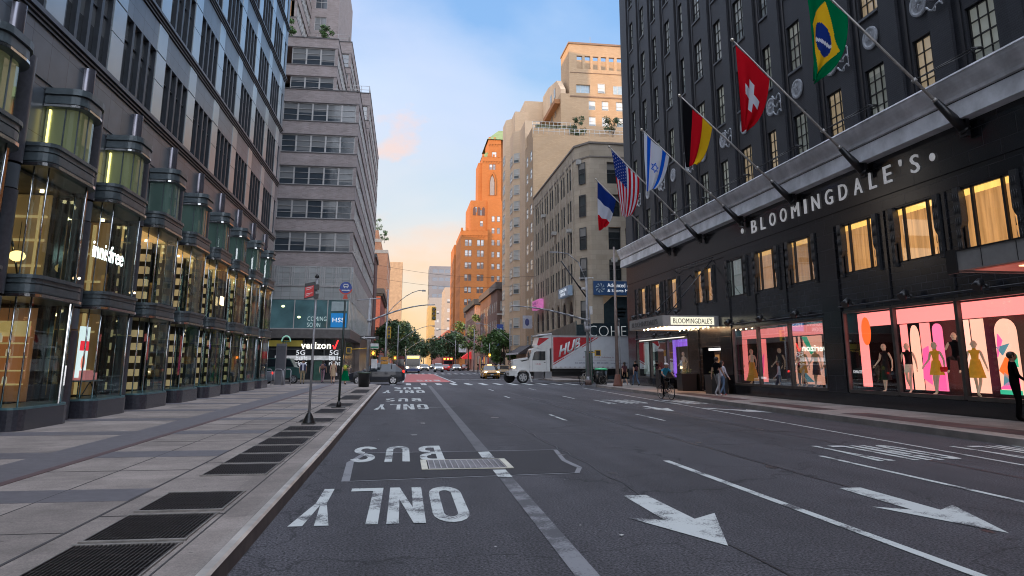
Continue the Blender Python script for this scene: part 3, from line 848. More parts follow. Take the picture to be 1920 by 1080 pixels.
# mirror strips between window groups
ys = [27.65 + 4.14 * k for k in range(-5, 7)]
for i, z in enumerate(floors):
    for y in ys:
        if i == 0 and y < 14: continue
        m = MB(); m.box(-10.1, XF + .02, y, y + 1.02, z + .16, z + 1.50); m.box(-10.1, XF + .02, y, y + 1.02, z + 1.53, z + 2.60)
        if i: m.box(-10.1, XF + .018, y, y + 1.02, z - 1.42, z - .33)
        m.build('mirror_strip', SILV, LB)
def strip_window(name='window'):
    m = MB(); w = 3.10; h = 2.45
    m.face([(-w / 2, .13, 0), (w / 2, .13, 0), (w / 2, .13, h), (-w / 2, .13, h)], 1)
    for k in range(5):
        x = -w / 2 + w * k / 4
        m.box(x - .09, x + .09, -.02, .128, 0, h)
    for k in range(4): m.box(-w / 2 + w * k / 4 + .12, -w / 2 + w * (k + 1) / 4 - .12, .08, .127, h * .68, h * .70)
    return m.mesh('strip_window', [FIN, WDK])
WM = strip_window()
for i, z in enumerate(floors):
    for y in ys:
        if y + 1.02 + 3.1 > 55.5: continue
        if i == 1 and abs(y + 2.6 - 30.3) < 1.5: pass
        put('window', WM, LB, (XF - .02, y + 1.02 + 1.56, z + .16), R(90))
# open terrace slot with railing two floors up
m = MB()
for k in range(5): m.tube((XF + .06, 27.9 + 1.02 + k * .75, 18.9), (XF + .06, 27.9 + 1.02 + k * .75, 20.4), .025, n=6)
for z in (18.95, 19.4, 19.9, 20.4): m.tube((XF + .06, 28.9, z), (XF + .06, 32.0, z), .022, n=6)
m.build('railing', STEEL, LB)
# mezzanine wall between the bays, half columns
m = MB()
for k in range(-1, 9):
    yb = 16.0 + 4.14 * k + 2.07
    m.box(-10.4, -9.75, yb - .30, yb + .30, 0, 8.95)
m.build('pier_backing', GRAND, LB)
for k in range(-1, 9):
    yb = 16.0 + 4.14 * k + 2.07
    m = MB()
    m.lathe(-9.38, yb, [(.35, .15), (.35, 2.55)], 14, 0, -R(100), R(100), sx=1.1)
    m.lathe(-9.38, yb, [(.33, 2.58), (.33, 3.15)], 14, 1, -R(100), R(100), sx=1.1)
    m.lathe(-9.38, yb, [(.35, 3.2), (.35, 5.6)], 14, 0, -R(100), R(100), sx=1.1)
    m.lathe(-9.38, yb, [(.33, 5.63), (.33, 6.2)], 14, 1, -R(100), R(100), sx=1.1)
    m.lathe(-9.38, yb, [(.35, 6.25), (.35, 8.9)], 14, 0, -R(100), R(100), sx=1.1)
    m.build('half_column', [GRANB, GRAN], LB)
    m = MB(); m.lathe(-9.62, yb, [(.02, 9.0), (.14, 9.1), (.2, 9.35), (.2, 10.2)], 12, 0, -R(95), R(95), sx=1.3); m.build('steel_bullnose', P('dark_bullnose', (.16, .16, .19), .22, metal=.7), LB)

def arc_pts(yc, hw, dep, n=14, xw=-9.7):
    r = min(.34, dep * .42); r2 = min(.80, dep * .8)
    p = [(xw, yc - hw), (xw + dep - r, yc - hw)]
    p += [(xw + dep - r + r * math.sin(R(90 * i / 5)), yc - hw + r - r * math.cos(R(90 * i / 5))) for i in range(1, 6)]
    p += [(xw + dep, yc - hw + r + (2 * hw - r - r2) * .5)]
    p += [(xw + dep - r2 + r2 * math.cos(R(90 * i / 6)), yc + hw - r2 + r2 * math.sin(R(90 * i / 6))) for i in range(0, 7)]
    return p + [(xw, yc + hw)]
def arc_wall(m, pts, z0, z1, mi=0):
    for (xa, ya), (xb, yb) in zip(pts, pts[1:]): m.face([(xa, ya, z0), (xb, yb, z0), (xb, yb, z1), (xa, ya, z1)], mi, True)
def arc_slab(m, pts, z0, z1, mi=0): m.prism([(x, y) for x, y in pts], 'z', z0, z1, mi)
CREAM = P('cream_shelf', (.62, .47, .30), .7, var=.15, vs=2)
BLKS = P('black_stripe', (.012, .010, .011), .5)
WOOD = P('warm_wood', (.42, .26, .13), .6, var=.25, vs=4)
WINE = P('wine_shelf', (.16, .02, .03), .5)
LAMPW = EM('shop_lamp', (1.0, .72, .38), 4.0)
CEILW = EM('shop_ceiling_glow', (1.0, .50, .18), .45)
BOXG = EM('lit_transom_green', (.38, .37, .20), .09, .35, 1.5)
BOXC = EM('lit_transom_cool', (.12, .18, .17), .10, .4, 2)
PINK = P('pink_box', (.75, .30, .30), .6)
def bay(k):
    yc = YB[k]
    first = k <= 1
    b = MB()                                              # plinth + sill
    arc_slab(b, arc_pts(yc, 1.56, 1.14), .13, .62)
    base = b.build('plinth', GRAND, LB)
    b = MB(); arc_slab(b, arc_pts(yc, 1.54, 1.12), .62, .67, 0); b.build('sill', P('teal_sill', (.10, .20, .22), .35, metal=.4), base)
    inn = arc_pts(yc, 1.48, 1.05)
    g = MB(); arc_wall(g, inn, .67, 3.18)
    gl = g.build('lower_glass', SHOPG, LB)
    for i in (1, 4, 8, 13): fr = MB(); fr.tube((inn[i][0] + .01, inn[i][1], .67), (inn[i][0] + .01, inn[i][1], 3.18), .022, n=5); fr.build('glazing_bar', CHROM, gl)
    g = MB(); arc_wall(g, inn, 3.70, 6.32)
    gl = g.build('upper_glass', SHOPG, LB)
    for i in (1, 4, 8, 13): fr = MB(); fr.tube((inn[i][0] + .01, inn[i][1], 3.7), (inn[i][0] + .01, inn[i][1], 6.32), .02, n=5); fr.build('glazing_bar', CHROM, gl)
    fr = MB()
    # curved bracing visible inside
    pts = [(-10.2, yc - 1.2 + 2.2 * i / 8, 5.9 - 2.0 * (i / 8) ** 2) for i in range(9)]
    fr.path(pts, .03, 5)
    fr.build('curved_brace', CHROM, gl)
    for nm, za, zb, hw, dp in (('middle_ledge', 3.18, 3.70, 1.58, 1.16), ('upper_ledge', 6.32, 6.90, 1.58, 1.16)):
        l = MB(); h = (zb - za)
        for a, c, d in ((0, .16, 0), (.16, .22, -.05), (.22, .56, -.02), (.56, .62, -.06), (.62, .84, -.02), (.84, 1.0, .02)):
            arc_slab(l, arc_pts(yc, hw + d, dp + d), za + h * a, za + h * c)
        lo = l.build(nm, LEDG, LB)
        l = MB(); arc_wall(l, arc_pts(yc, hw + .012, dp + .014), za + .005, za + h * .14); l.build('chrome_trim', CHROM, lo)
    # transom light box with its cap
    g = MB(); q = arc_pts(yc + .80, .72, .80, 8, -9.62)
    arc_wall(g, q, 6.90, 8.30)
    bx = g.build('transom_box', BOXG if k <= 2 else BOXC, LB)
    g = MB(); q = arc_pts(yc + .80, .75, .83, 8, -9.62); arc_wall(g, q, 6.90, 8.30); g.build('transom_glass', GL('transom_glass', (.8, .9, .85), .16), bx)
    for i in (1, 4, 7, 11): g = MB(); g.box(q[i][0] - .01, q[i][0] + .02, q[i][1] - .014, q[i][1] + .014, 6.9, 8.3); g.build('mullion', LEDG, bx)
    l = MB()
    for a, c, d in ((0, .12, 0), (.12, .2, -.05), (.2, .6, -.015), (.6, .68, -.05), (.68, 1, .03)):
        arc_slab(l, arc_pts(yc + .80, .90 + d, 1.0 + d, 12, -9.62), 8.30 + .52 * a, 8.30 + .52 * c)
    cp = l.build('cap', LEDG, LB)
    l = MB(); arc_wall(l, arc_pts(yc + .80, .912, 1.012, 12, -9.62), 8.31, 8.37); l.build('chrome_trim', CHROM, cp)
    # wall beside the transom box
    g = MB(); g.box(-9.95, -9.64, yc - 1.8, yc + 1.8, 6.9, 8.94); g.build('granite_panel', GRAN, LB)
    # ----- the room behind the glass
    rm = MB()
    rm.box(-14.2, -9.75, yc - 2.07, yc - 2.02, 0.1, 6.9); rm.box(-14.2, -9.75, yc + 2.02, yc + 2.07, .1, 6.9)
    rm.box(-14.2, -9.8, yc - 2.02, yc + 2.02, 3.22, 3.66); rm.box(-14.2, -9.8, yc - 2.02, yc + 2.02, .1, .16)
    room = rm.build('shop_interior', P('shop_wall', (.10, .075, .055), .8, var=.3, vs=2), LB)
    c = MB(); c.box(-13.0, -9.4, yc - 1.8, yc + 1.8, 6.24, 6.30); c.build('ceiling', CEILW if k > 2 else P('dim_ceiling', (.22, .18, .14), .8), room)
    for zc, (na, nb) in ((6.16, (3, 2)), (3.1, (2, 2))):
        for i in range(na):
            for j in range(nb):
                s = MB(); s.lathe(-11.8 + 1.0 * i, yc - .8 + 1.6 * j, [(.055, zc), (.05, zc + .08)], 8); s.build('spotlight', LAMPW, room)
    yw = yc + 1.30                      # display wall across the bay
    if k >= 3:
        s = MB(); s.box(-13.0, -9.72, yw, yw + .05, .68, 6.2, 1)
        for i in range(12):
            z = .72 + .475 * i
            if 2.9 < z < 3.7: continue
            for j in range(4): s.box(-12.9 + .80 * j, -12.9 + .80 * j + .77, yw - .30, yw - .01, z, z + .25, 0)
            s.box(-12.9, -11.4, yw - .05, yw - .01, z + .27, z + .44, 2)
        s.build('striped_shelving', [EM('lit_cream', (.95, .64, .34), .22, .25, 2), BLKS, WINE], room)
    elif k == 2:
        s = MB(); s.box(-13.0, -9.75, yw, yw + .05, .68, 6.2, 1)
        for i in range(5): s.box(-12.7 + .62 * i, -12.62 + .62 * i, yw - .12, yw - .01, .7, 6.1, 0)
        for z in (1.4, 2.6, 4.2, 5.1): s.box(-12.8, -9.8, yw - .14, yw - .13, z, z + .07, 0)
        s.build('timber_shelving', [EM('lit_timber', (.9, .60, .26), .26, .3, 2), EM('lit_back_wall', (.75, .42, .18), .05, .5, 1.2)], room)
    else:
        s = MB(); s.box(-13.0, -9.75, yw, yw + .05, 3.7, 6.2, 1); s.box(-13.0, -9.75, yw, yw + .05, .68, 3.1, 2)
        for z in (4.2, 4.9, 5.55): s.box(-12.9, -9.8, yw - .1, yw - .01, z, z + .06, 0)
        for x in (-12.4, -11.6, -10.8, -10.0): s.box(x, x + .07, yw - .12, yw - .101, 3.75, 6.15, 0)
        for z in (1.1, 1.45, 1.8, 2.15): s.box(-12.3, -9.85, yw - .4, yw - .01, z, z + .035, 0)
        s.box(-12.6, -9.85, yw - .2, yw - .01, 2.35, 2.75, 0)
        s.build('timber_shelving', [EM('lit_timber', (.9, .60, .26), .26, .3, 2), EM('lit_back_wall2', (.72, .45, .2), .07, .4, 1.2), EM('lit_back_wall3', (.6, .26, .12), .08, .5, 1.0)], room)
    if k in (1, 2):                     # bright tube at the near edge of the lit transom
        s = MB(); s.tube((-9.50, yc + .80 - .75 - .03, 6.95), (-9.50, yc + .80 - .75 - .03, 8.25), .030, n=6); s.build('edge_tube', EM('yellow_tube', (1, .85, .25), 1.4), bx)
    return room
EM('lit_timber', (.9, .60, .26), .26, .3, 2)
rooms = [bay(k) for k in range(9)]
# shelves of bottles in the nearest shop window
for r in range(4):
    for c in range(8):
        m = MB(); y = YB[1] + 1.0; xq = -12.0 + .26 * c + .02 * (r % 2); z = 1.14 + .35 * r
        m.lathe(xq, y, [(.055, z), (.06, z + .02), (.055, z + .17), (.02, z + .19), (.02, z + .24)], 8)
        tag(m.build('cosmetic_bottle', P('bottle_%d' % ((r * 3 + c) % 4), [(.75, .42, .3), (.8, .6, .4), (.6, .3, .25), (.8, .7, .55)][(r * 3 + c) % 4], .3, emit=.25)),
            '%s bottle in the second shop bay, %s row, %s' % (['peach', 'cream', 'rust', 'pale'][(r * 3 + c) % 4], ['lowest', 'second', 'third', 'top'][r], ['leftmost', 'second from left', 'third from left', 'fourth from left', 'fourth from right', 'third from right', 'second from right', 'rightmost'][c]), 'bottle', 'bottles on the shop shelves')
# glass double door in the nearest bay and in the sixth bay
for k in (1, 5):
    yc = YB[k]; y0 = yc + 1.2 if k == 1 else yc + .3
    d = MB()
    xa, ya, xb, yb_ = (-8.60, YB[1] + .45, -8.95, YB[1] + 1.42) if k == 1 else (-8.52, yc + .45, -8.9, yc + 1.3)
    D = Vector((xb - xa, yb_ - ya, 0)).normalized(); N = Vector((D.y, -D.x, 0)) * .05
    def pb(m, s0, s1, z0, z1, off=.0, th=.03, mi=0):
        L = (Vector((xb, yb_, 0)) - Vector((xa, ya, 0))).length
        a = Vector((xa, ya, 0)) + D * L * s0; b2 = Vector((xa, ya, 0)) + D * L * s1
        o1 = N.normalized() * (off); o2 = N.normalized() * (off + th)
        m.prism([(a.x + o1.x, a.y + o1.y), (b2.x + o1.x, b2.y + o1.y), (b2.x + o2.x, b2.y + o2.y), (a.x + o2.x, a.y + o2.y)], 'z', z0, z1, mi)
    pb(d, .06, .94, .7, 3.12, .02, .01)
    do = d.build('door', GL('door_glass', (.8, .88, .85), .10), LB)
    d = MB()
    for s in (0, .94): pb(d, s, s + .06, .66, 3.16)
    for z in (.66, 1.32, 1.98, 2.62, 3.12): pb(d, .06, .94, z, z + .045)
    pb(d, .15, .20, 1.1, 1.6, .06, .03)
    d.build('door_frame', CHROM, do)
# shop signs
LETW = EM('white_lit_letters', (1, 1, .96), 2.6)
t = text_obj('shop_sign', 'innisfree', 2.35, .50, (-9.02, 22.62, 4.68), (R(90), 0, R(90)), LETW, depth=.02, bold=0.0, sp=1.06)
tag(t, 'white lit lettering inside the upper glass of a near shop bay', 'sign')
t = text_obj('shop_sign', 'OPEN', .7, .42, (-8.52, YB[5] - .9, 4.3), (R(90), 0, R(90)), EM('warm_letters', (1, .75, .4), 2), depth=.02)
tag(t, 'small warm lit letters inside the upper glass of a far shop bay', 'sign')
# upright lit poster, folding table and pink boxes inside the second bay
p = thing('poster_stand', 'tall white lit poster with a red block and pink fruit in the third shop bay', 'poster', (-9.35, 23.66, .67))
m = MB(); m.box(-9.40, -9.34, 23.35, 23.95, 1.25, 2.72); m.build('panel', EM('poster_white', (.80, .84, .86), .75), p)
m = MB(); m.box(-9.339, -9.333, 23.35, 23.95, 2.02, 2.30); m.build('red_block', EM('poster_red', (.85, .03, .05), .8), p)
m = MB(); m.ball((-9.335, 23.66, 1.68), .006, .15, .2); m.build('fruit', EM('poster_fruit', (.95, .25, .18), .7), p)
m = MB(); m.tube((-9.38, 23.66, .67), (-9.38, 23.66, 1.25), .02); m.build('foot', CHROM, p)
t = thing('folding_table', 'small grey folding table with crossed legs inside the third shop bay', 'table', (-9.3, 24, .67))
m = MB(); m.box(-9.6, -9.1, 23.3, 24.7, 1.13, 1.17); m.build('table_top', P('table_grey', (.3, .3, .3), .6), t)
for y in (23.4, 24.6):
    m = MB(); m.tube((-9.2, y, .67), (-9.2, y + (.6 if y < 24 else -.6), 1.13), .016, n=6); m.build('leg', FIN, t)
m = MB(); m.box(-9.55, -9.15, 23.5, 24.0, 1.175, 1.45); m.box(-9.5, -9.2, 24.05, 24.45, 1.175, 1.38)
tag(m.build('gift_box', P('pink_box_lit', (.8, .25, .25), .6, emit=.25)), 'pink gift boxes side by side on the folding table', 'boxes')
# round glowing lamp hanging upstairs in the nearest bay, pale one below
for x, y, z, s, l in ((-9.9, YB[1] + .2, 4.35, 1.9, 'round glowing pendant lamp upstairs in the nearest shop bay'), (-9.9, YB[1] + .2, 2.55, .25, 'pale round pendant lamp downstairs in the nearest shop bay')):
    p = thing('pendant_lamp', l, 'lamp', (x, y, z)); m = MB(); m.ball((x, y, z), .19, .19, .14); m.build('globe', EM('lamp_globe_%d' % (s * 10), (1, .62, .22), s), p)
    m = MB(); m.tube((x, y, z + .14), (x, y, z + .9), .008, n=5); m.build('cord', FIN, p)
# small point lights low on the bay glass edges
for k in (0, 1, 2):
    m = MB(); m.ball((-8.58, YB[k] + .75, 3.86), .035)
    tag(m.build('point_lamp', LAMPW), 'tiny bright lamp on the middle ledge of shop bay %s from the left edge' % ['one', 'two', 'three'][k], 'lamp', 'tiny lamps on the bay ledges')
# ================================================================ RIGHT: black department store
DS = thing('department_store', 'black department store with tall sash windows, pale cornice and lit shop windows on the right', 'building', (16.9, 30, 0))
XB = 16.9
BLK = BR('painted_black_brick', (.022, .024, .031), (.027, .029, .036), (.016, .017, .022), .22, .075, .010, .55, bump=.5, var=.18, spec=.35, vs=.7)
BLKG = P('polished_black_granite', (.012, .012, .014), .13, var=.35, vs=3, spec=.6)
BLKT = BR('black_granite_tile', (.010, .011, .014), (.016, .016, .020), (.045, .046, .052), 1.25, .62, .007, .16, bump=.15, var=.25, spec=.6)
RUST = BR('dark_glazed_brick', (.007, .008, .012), (.018, .020, .027), (.040, .043, .052), .52, .24, .010, .20, bump=1.0, var=.4, spec=.6, vs=1.2)
CORN = P('weathered_zinc', (.72, .73, .76), .55, metal=.0, var=.2, vs=1.4, stain=.28)
PALE = P('pale_cast_relief', (.42, .44, .47), .7, var=.25, vs=9, bump=.5, bs=30)
BFR = P('black_window_frame', (.012, .012, .014), .35)
SILL = P('slate_sill', (.10, .11, .125), .6)
CY = [18.3 + 2.66 * k for k in range(14)]           # window columns (centres)
CY = [18.35, 20.78, 23.45, 26.05, 28.72, 31.1, 33.95, 36.5, 39.3, 41.6, 44.2, 46.7, 49.3, 51.85]
WW = 1.12
rows = [(10.5, 12.48), (14.55, 16.75), (18.28, 20.65), (22.05, 24.4), (25.7, 28.0), (29.4, 31.6), (33.1, 35.3)]
CY = [15.7, 13.1] + CY
m = MB(); holes = [(y - WW / 2, y + WW / 2, a, b) for y in CY for a, b in rows]
m.facade('X', XB, -1, 4, 54.9, 10.25, 37, holes, .32)
m.build('brick_wall', BLK, DS)
m = MB(); m.box(XB + .001, 60, 54.9 - .001, 54.9, 0, 37); m.box(XB + .33, 60, -40, 54.89, 37, 37.2); m.box(XB + .34, XB + .6, -40, 54.88, 10.3, 37)
m.box(XB + .1, 60, -40.0, 3.9, 0, 37)
m.build('core_wall', BLK, DS)
# vertical shadow grooves (raised piers either side)
m = MB()
for i, y in enumerate(CY):
    yl = y + WW / 2 + .10
    m.box(XB - .11, XB + .02, yl + .40, yl + 1.30 if i < len(CY) - 1 and i > 0 else yl + .9, 10.25, 37)
m.build('brick_pier', BLK, DS)
m = MB()
for y in CY: yl = y + WW / 2 + .10; m.box(XB - .03, XB - .004, yl + .02, yl + .14, 10.25, 37)
m.build('groove_shade_strip', BFR, DS)  # dark strip stands in for the shade of the groove
PW = [PANE('sash_pane_warm', (.34, .26, .16), (.42, .33, .22), .5, .10, lit=.32), PANE('sash_pane_pale', (.22, .24, .22), (.36, .38, .34), .5, .07, lit=.16), PANE('sash_pane_cool', (.22, .26, .28), (.42, .46, .47), .6, .05, lit=.10)]
SLM = MB().box(-WW / 2 - .06, WW / 2 + .06, -.21, -.05, -.10, -.001).mesh('sill', [SILL])
for j, (a, b) in enumerate(rows):
    for i, y in enumerate(CY):
        kind = 0 if (j == 0 and i in (3, 5, 7, 8)) or (j == 1 and i in (4, 5)) else (1 if j <= 1 else 2)
        key = 'sash_%d_%d' % (kind, j == 0)
        me = bpy.data.meshes.get(key) or window_mesh(key, WW, b - a, 3, 4, .05, .026, .06, [BFR, PW[kind]])
        if abs(me.vertices[2].co.z - (b - a)) > .3: me = window_mesh(key + 'b', WW, b - a, 3, 4, .05, .026, .06, [BFR, PW[kind]])
        w = put('window', me, DS, (XB + .15, y, a), R(-90))
        sl = bpy.data.objects.new('sill', SLM); C.objects.link(sl); sl.parent = w

# roundels above every column, scroll reliefs on alternate piers
for i, y in enumerate(CY):
    r = MB(); k = len(r.v)
    n = 22; z = 13.62
    for t in range(n):
        a = 2 * math.pi * t / n; a2 = 2 * math.pi * (t + 1) / n
        for q0, q1, x0, x1 in ((0, .30, .05, .045), (.30, .36, .045, .07), (.36, .43, .07, .06), (.43, .44, .06, 0)):
            r.face([(XB - x0, y + q0 * math.cos(a), z + q0 * math.sin(a)), (XB - x0, y + q0 * math.cos(a2), z + q0 * math.sin(a2)),
                    (XB - x1, y + q1 * math.cos(a2), z + q1 * math.sin(a2)), (XB - x1, y + q1 * math.cos(a), z + q1 * math.sin(a))], 0, True)
    for t in range(7):
        a = t * .9 + i; r.tube((XB - .06, y, z), (XB - .075, y + .26 * math.cos(a), z + .26 * math.sin(a)), .018, .006, 5)
    r.build('roundel', PALE, DS)
    if i % 2 == 0 or i < 3:
        s = MB(); y0 = y + WW / 2 + .62; x = XB - .19
        for k2 in range(3):
            zz = 13.0 + .38 * k2
            pts = [(x, y0, zz), (x, y0 + .12, zz + .14), (x, y0 + .3, zz + .10), (x, y0 + .45, zz - .03), (x, y0 + .6, zz + .06), (x, y0 + .72, zz + .2)]
            s.path(pts, [.035, .03, .025, .03, .035, .045], 5)
            s.path([(x, y0 + .3, zz + .10), (x, y0 + .34, zz - .08), (x, y0 + .45, zz - .03)], .02, 5)
        s.tube((x, y0 + .02, 13.0), (x, y0 + .02, 13.8), .02, n=5); s.build('scroll_relief', PALE, DS)
# cornice: cove, lip, fascia
m = MB()
prof = [(XB - .02, 8.98), (XB - .46, 8.98), (XB - .42, 9.54), (XB - .39, 9.57), (XB - .42, 9.60)]
for k in range(7):
    a = math.pi / 2 * k / 6
    prof.append((XB - .56 + .10 * math.cos(a * 2) - .03 * (1 - math.cos(a)), 9.62 + .62 * (k / 6)))
prof += [(XB - .72, 10.26), (XB - .70, 10.32), (XB - .02, 10.34)]
m.prism(prof, 'y', 4, 55.2)
m.build('cornice', CORN, DS)
m = MB(); m.box(XB - .425, XB - .40, 4, 55.1, 9.545, 9.575); m.build('cornice_groove', BFR, DS)
# polished band with letters, ledge
m = MB(); m.box(XB - .05, XB + .4, 4, 54.95, 7.66, 8.98); m.build('sign_band', BLKT, DS)
m = MB(); m.box(XB - .02, XB + .4, 4, 54.95, 7.08, 7.62); m.box(XB - .07, XB + .3, 4, 54.95, 7.60, 7.665); m.build('ledge', BLKT, DS)
# storey of wide windows: groups (centre, half width)
W2 = [(12.6, 1.08), (15.9, 1.08), (19.0, 1.08), (22.15, 1.08), (25.35, 1.08), (29.5, 1.06), (32.7, 1.06), (35.9, 1.06),
      (39.4, .55), (40.8, .55), (42.1, .5), (45.1, .85), (48.3, .85), (51.3, .85)]
# ground floor openings
SH = [(14.6, 17.6, .72, 3.62), (17.68, 20.70, .72, 3.62), (20.78, 23.80, .72, 3.62), (23.88, 26.75, .72, 3.62),
      (28.2, 30.96, .72, 3.45), (31.04, 33.96, .72, 3.45), (34.04, 36.75, .72, 3.45),
      (38.4, 41.2, .16, 2.6), (43.0, 46.6, .8, 3.2), (46.8, 49.9, .8, 3.2), (50.2, 52.9, .8, 3.2)]
m = MB()
holes = [(y - h, y + h, 5.12, 7.02) for y, h in W2] + [(a, b, c, d) for a, b, c, d in SH]
m.facade('X', XB, -1, 4, 54.95, .05, 7.10, holes, .12)
m.build('lower_wall', RUST, DS)
m = MB(); m.box(XB + .31, XB + .4, 4, 54.9, 3.75, 5.0); m.build('backing', BLKS, DS)
for y0, y1 in ((26.85, 28.1), (36.85, 38.2), (41.3, 42.85), (53.0, 54.95)):
    m = MB(); m.box(XB - .07, XB + .01, y0, y1, .61, 7.07); m.build('granite_pier', BLKT, DS)
m = MB(); m.box(XB - .06, XB + .02, 4, 38.2, .05, .60); m.box(XB - .06, XB + .02, 41.3, 54.95, .05, .70); m.build('base_course', BLKG, DS)
m = MB(); m.box(XB + .001, XB + .3, 54.86, 54.96, 0, 10.3); m.build('corner_pier', BLKT, DS)
# carved side brackets of the wide windows
def bracket(m, y, s, h):
    x = XB - .10
    pr = [(-.16, 5.0), (.0, 5.0), (.0, 5.75), (.07, 5.85), (.12, 6.0), (.12, 6.55), (.08, 7.06), (-.16, 7.06)]
    m.prism([(y + s * a, z) for a, z in pr], 'x', x, XB + .12)
    for k in range(3):
        yy = y + s * (-.12 + .08 * k)
        for j in range(5): m.tube((x - .012, yy, 5.1 + .38 * j), (x - .014, yy + .01, 5.36 + .38 * j), .012, .006, 5)
CURT = EM('lit_curtain', (1.0, .46, .16), .36, .38, 7)
CURTT = EM('lit_curtain_top', (1.0, .52, .13), .95, .15, 5)
CURTD = EM('dim_curtain', (.34, .38, .36), .26, .3, 7)
for i, (y, h) in enumerate(W2):
    w = MB(); lit = i not in (7,)
    hw = h - .02
    # pleated curtain
    n = 26
    for k in range(n):
        ya = y - hw + 2 * hw * k / n; yb = y - hw + 2 * hw * (k + 1) / n
        xa = XB + .17 + (.03 if k % 2 else 0); xb = XB + .17 + (0 if k % 2 else .03)
        w.face([(xa, ya, 5.12), (xb, yb, 5.12), (xb, yb, 6.80), (xa, ya, 6.80)], 1)
        w.face([(xa, ya, 6.80), (xb, yb, 6.80), (xb, yb, 7.02), (xa, ya, 7.02)], 2 if lit else 1)
    for yy in ((y - hw, y + hw) if h < .7 else (y - hw, y - hw * .56, y + hw * .56, y + hw)):
        w.box(XB + .02, XB + .10, yy - .045, yy + .045, 5.12, 7.02, 0)
    w.box(XB + .02, XB + .10, y - hw, y + hw, 5.121, 5.17, 0); w.box(XB + .02, XB + .10, y - hw, y + hw, 6.97, 7.019, 0)
    wi = w.build('curtained_window', [BFR, CURT if lit else CURTD, CURTT], DS)
    g = MB(); g.face([(XB + .06, y - hw, 5.15), (XB + .06, y + hw, 5.15), (XB + .06, y + hw, 7.0), (XB + .06, y - hw, 7.0)]); g.build('glass', SHOPG2, wi)
    if h > .5:
        b = MB(); bracket(b, y - h, 1, h); b.build('carved_bracket', P('carved_black_stone', (.028, .030, .034), .3, var=.5, vs=22, spec=.7), wi)
        b = MB(); bracket(b, y + h, -1, h); b.build('carved_bracket', MATS['carved_black_stone'], wi)
for yy in (17.55, 20.72, 23.8, 31.0, 34.0, 46.7, 49.9):
    m = MB(); m.box(XB - .05, XB + .01, yy - .07, yy + .07, 3.95, 7.07); m.build('pilaster_strip', MFR_ if 'MFR_' in globals() else BLKT, DS)
# shop window frames and glass
MFR = P('gunmetal_frame', (.11, .105, .10), .35, metal=.7, var=.2)
for i, (a, b, c, d) in enumerate(SH):
    if i == 7: continue
    f = MB()
    f.box(XB - .05, XB + .06, a - .035, a + .03, c - .08, d + .06); f.box(XB - .05, XB + .06, b - .03, b + .035, c - .08, d + .06)
    f.box(XB - .06, XB + .07, a + .03, b - .03, c - .10, c + .02); f.box(XB - .06, XB + .07, a + .03, b - .03, d - .02, d + .08)
    fo = f.build('shop_window', MFR, DS)
    g = MB(); g.face([(XB + .03, a, c), (XB + .03, b, c), (XB + .03, b, d), (XB + .03, a, d)]); g.build('glass', GL('display_glass', (.92, .94, .94), .02), fo)
# pipe rail with flood lamps above the shop windows
for a_, b_, z_ in ((14.5, 26.9, 3.86), (28.1, 36.9, 3.68), (43, 53, 3.42)):
    m = MB(); m.tube((XB - .12, a_, z_), (XB - .12, b_, z_), .03, n=6); m.build('pipe_rail', P('dark_pipe', (.05, .05, .055), .4, metal=.5), DS)
m = MB(); m.box(XB - .10, XB - .02, 43.5, 52.2, 3.26, 3.31); m.build('light_trough', EM('tube_light', (1, .95, .85), .6), DS)
# display rooms
def room(a, b, c, d, back, mat):
    r = MB(); dep = 2.1
    r.box(XB + .32, XB + dep, a + .02, b - .02, c - .14, c - .10)
    r.box(XB + .32, XB + dep, a + .02, b - .02, d + .12, d + .18)
    return r.build('display_room', mat, DS)
DARKR = P('display_black', (.010, .009, .010), .25)
room(14.5, 26.8, .72, 3.62, 0, DARKR); room(28.1, 36.8, .72, 3.45, 0, DARKR); room(43, 53, .8, 3.2, 0, DARKR)
r = MB(); r.box(XB + 2.1, XB + 2.2, 14, 37, .5, 3.8); r.box(XB + .4, XB + 2.1, 26.85, 28.05, .1, 3.8); r.box(XB + 2.1, XB + 2.2, 42.8, 53.2, .5, 3.5); r.box(XB + .4, XB + 2.1, 36.85, 37, .1, 3.8); r.box(XB + .4, XB + 2.1, 42.7, 42.8, .1, 3.8); r.box(XB + .4, XB + 2.1, 53, 53.1, .1, 3.8)
r.build('display_back', DARKR, DS)
PK = EM('display_pink', (1.0, .24, .22), .95)
PKL = EM('display_blush', (1.0, .50, .38), .85)
PKH = EM('display_magenta', (.95, .10, .30), .75)
ORG_ = EM('display_orange', (1.0, .12, .02), .9)
GRN = EM('display_green', (.04, .42, .24), .7)
TEAL = EM('display_teal', (.10, .25, .30), .6)
PUR = EM('display_purple', (.35, .14, .95), .9, .5, 6)
PALEP = EM('display_cream', (1.0, .50, .36), .72)
def panel(name, x, pts, mat, th=.03):
    """flat board in the display: pts (y, z)"""
    q = MB(); q.prism(pts, 'x', x, x + th); return q
def rect(y0, y1, z0, z1): return [(y0, z0), (y1, z0), (y1, z1), (y0, z1)]
def arch(y0, y1, z0, z1, n=8, pointy=1.0):
    c = (y0 + y1) / 2; r = (y1 - y0) / 2
    return [(y0, z0), (y1, z0)] + [(c + r * math.cos(t), z1 - r * pointy + r * pointy * math.sin(t)) for t in [math.pi * i / n for i in range(n + 1)]]
EM('display_magenta2', (1.0, .16, .32), .8)
D1 = thing('window_display', 'pink lit frame and arches of the nearer shop window display', 'display', (17.6, 22, .62))
q = MB(); q.prism(rect(13.5, 26.35, 3.08, 3.58), 'x', 17.30, 17.38); q.prism(rect(26.0, 26.45, .86, 3.56), 'x', 17.26, 17.34); q.build('pink_frame', PK, D1)
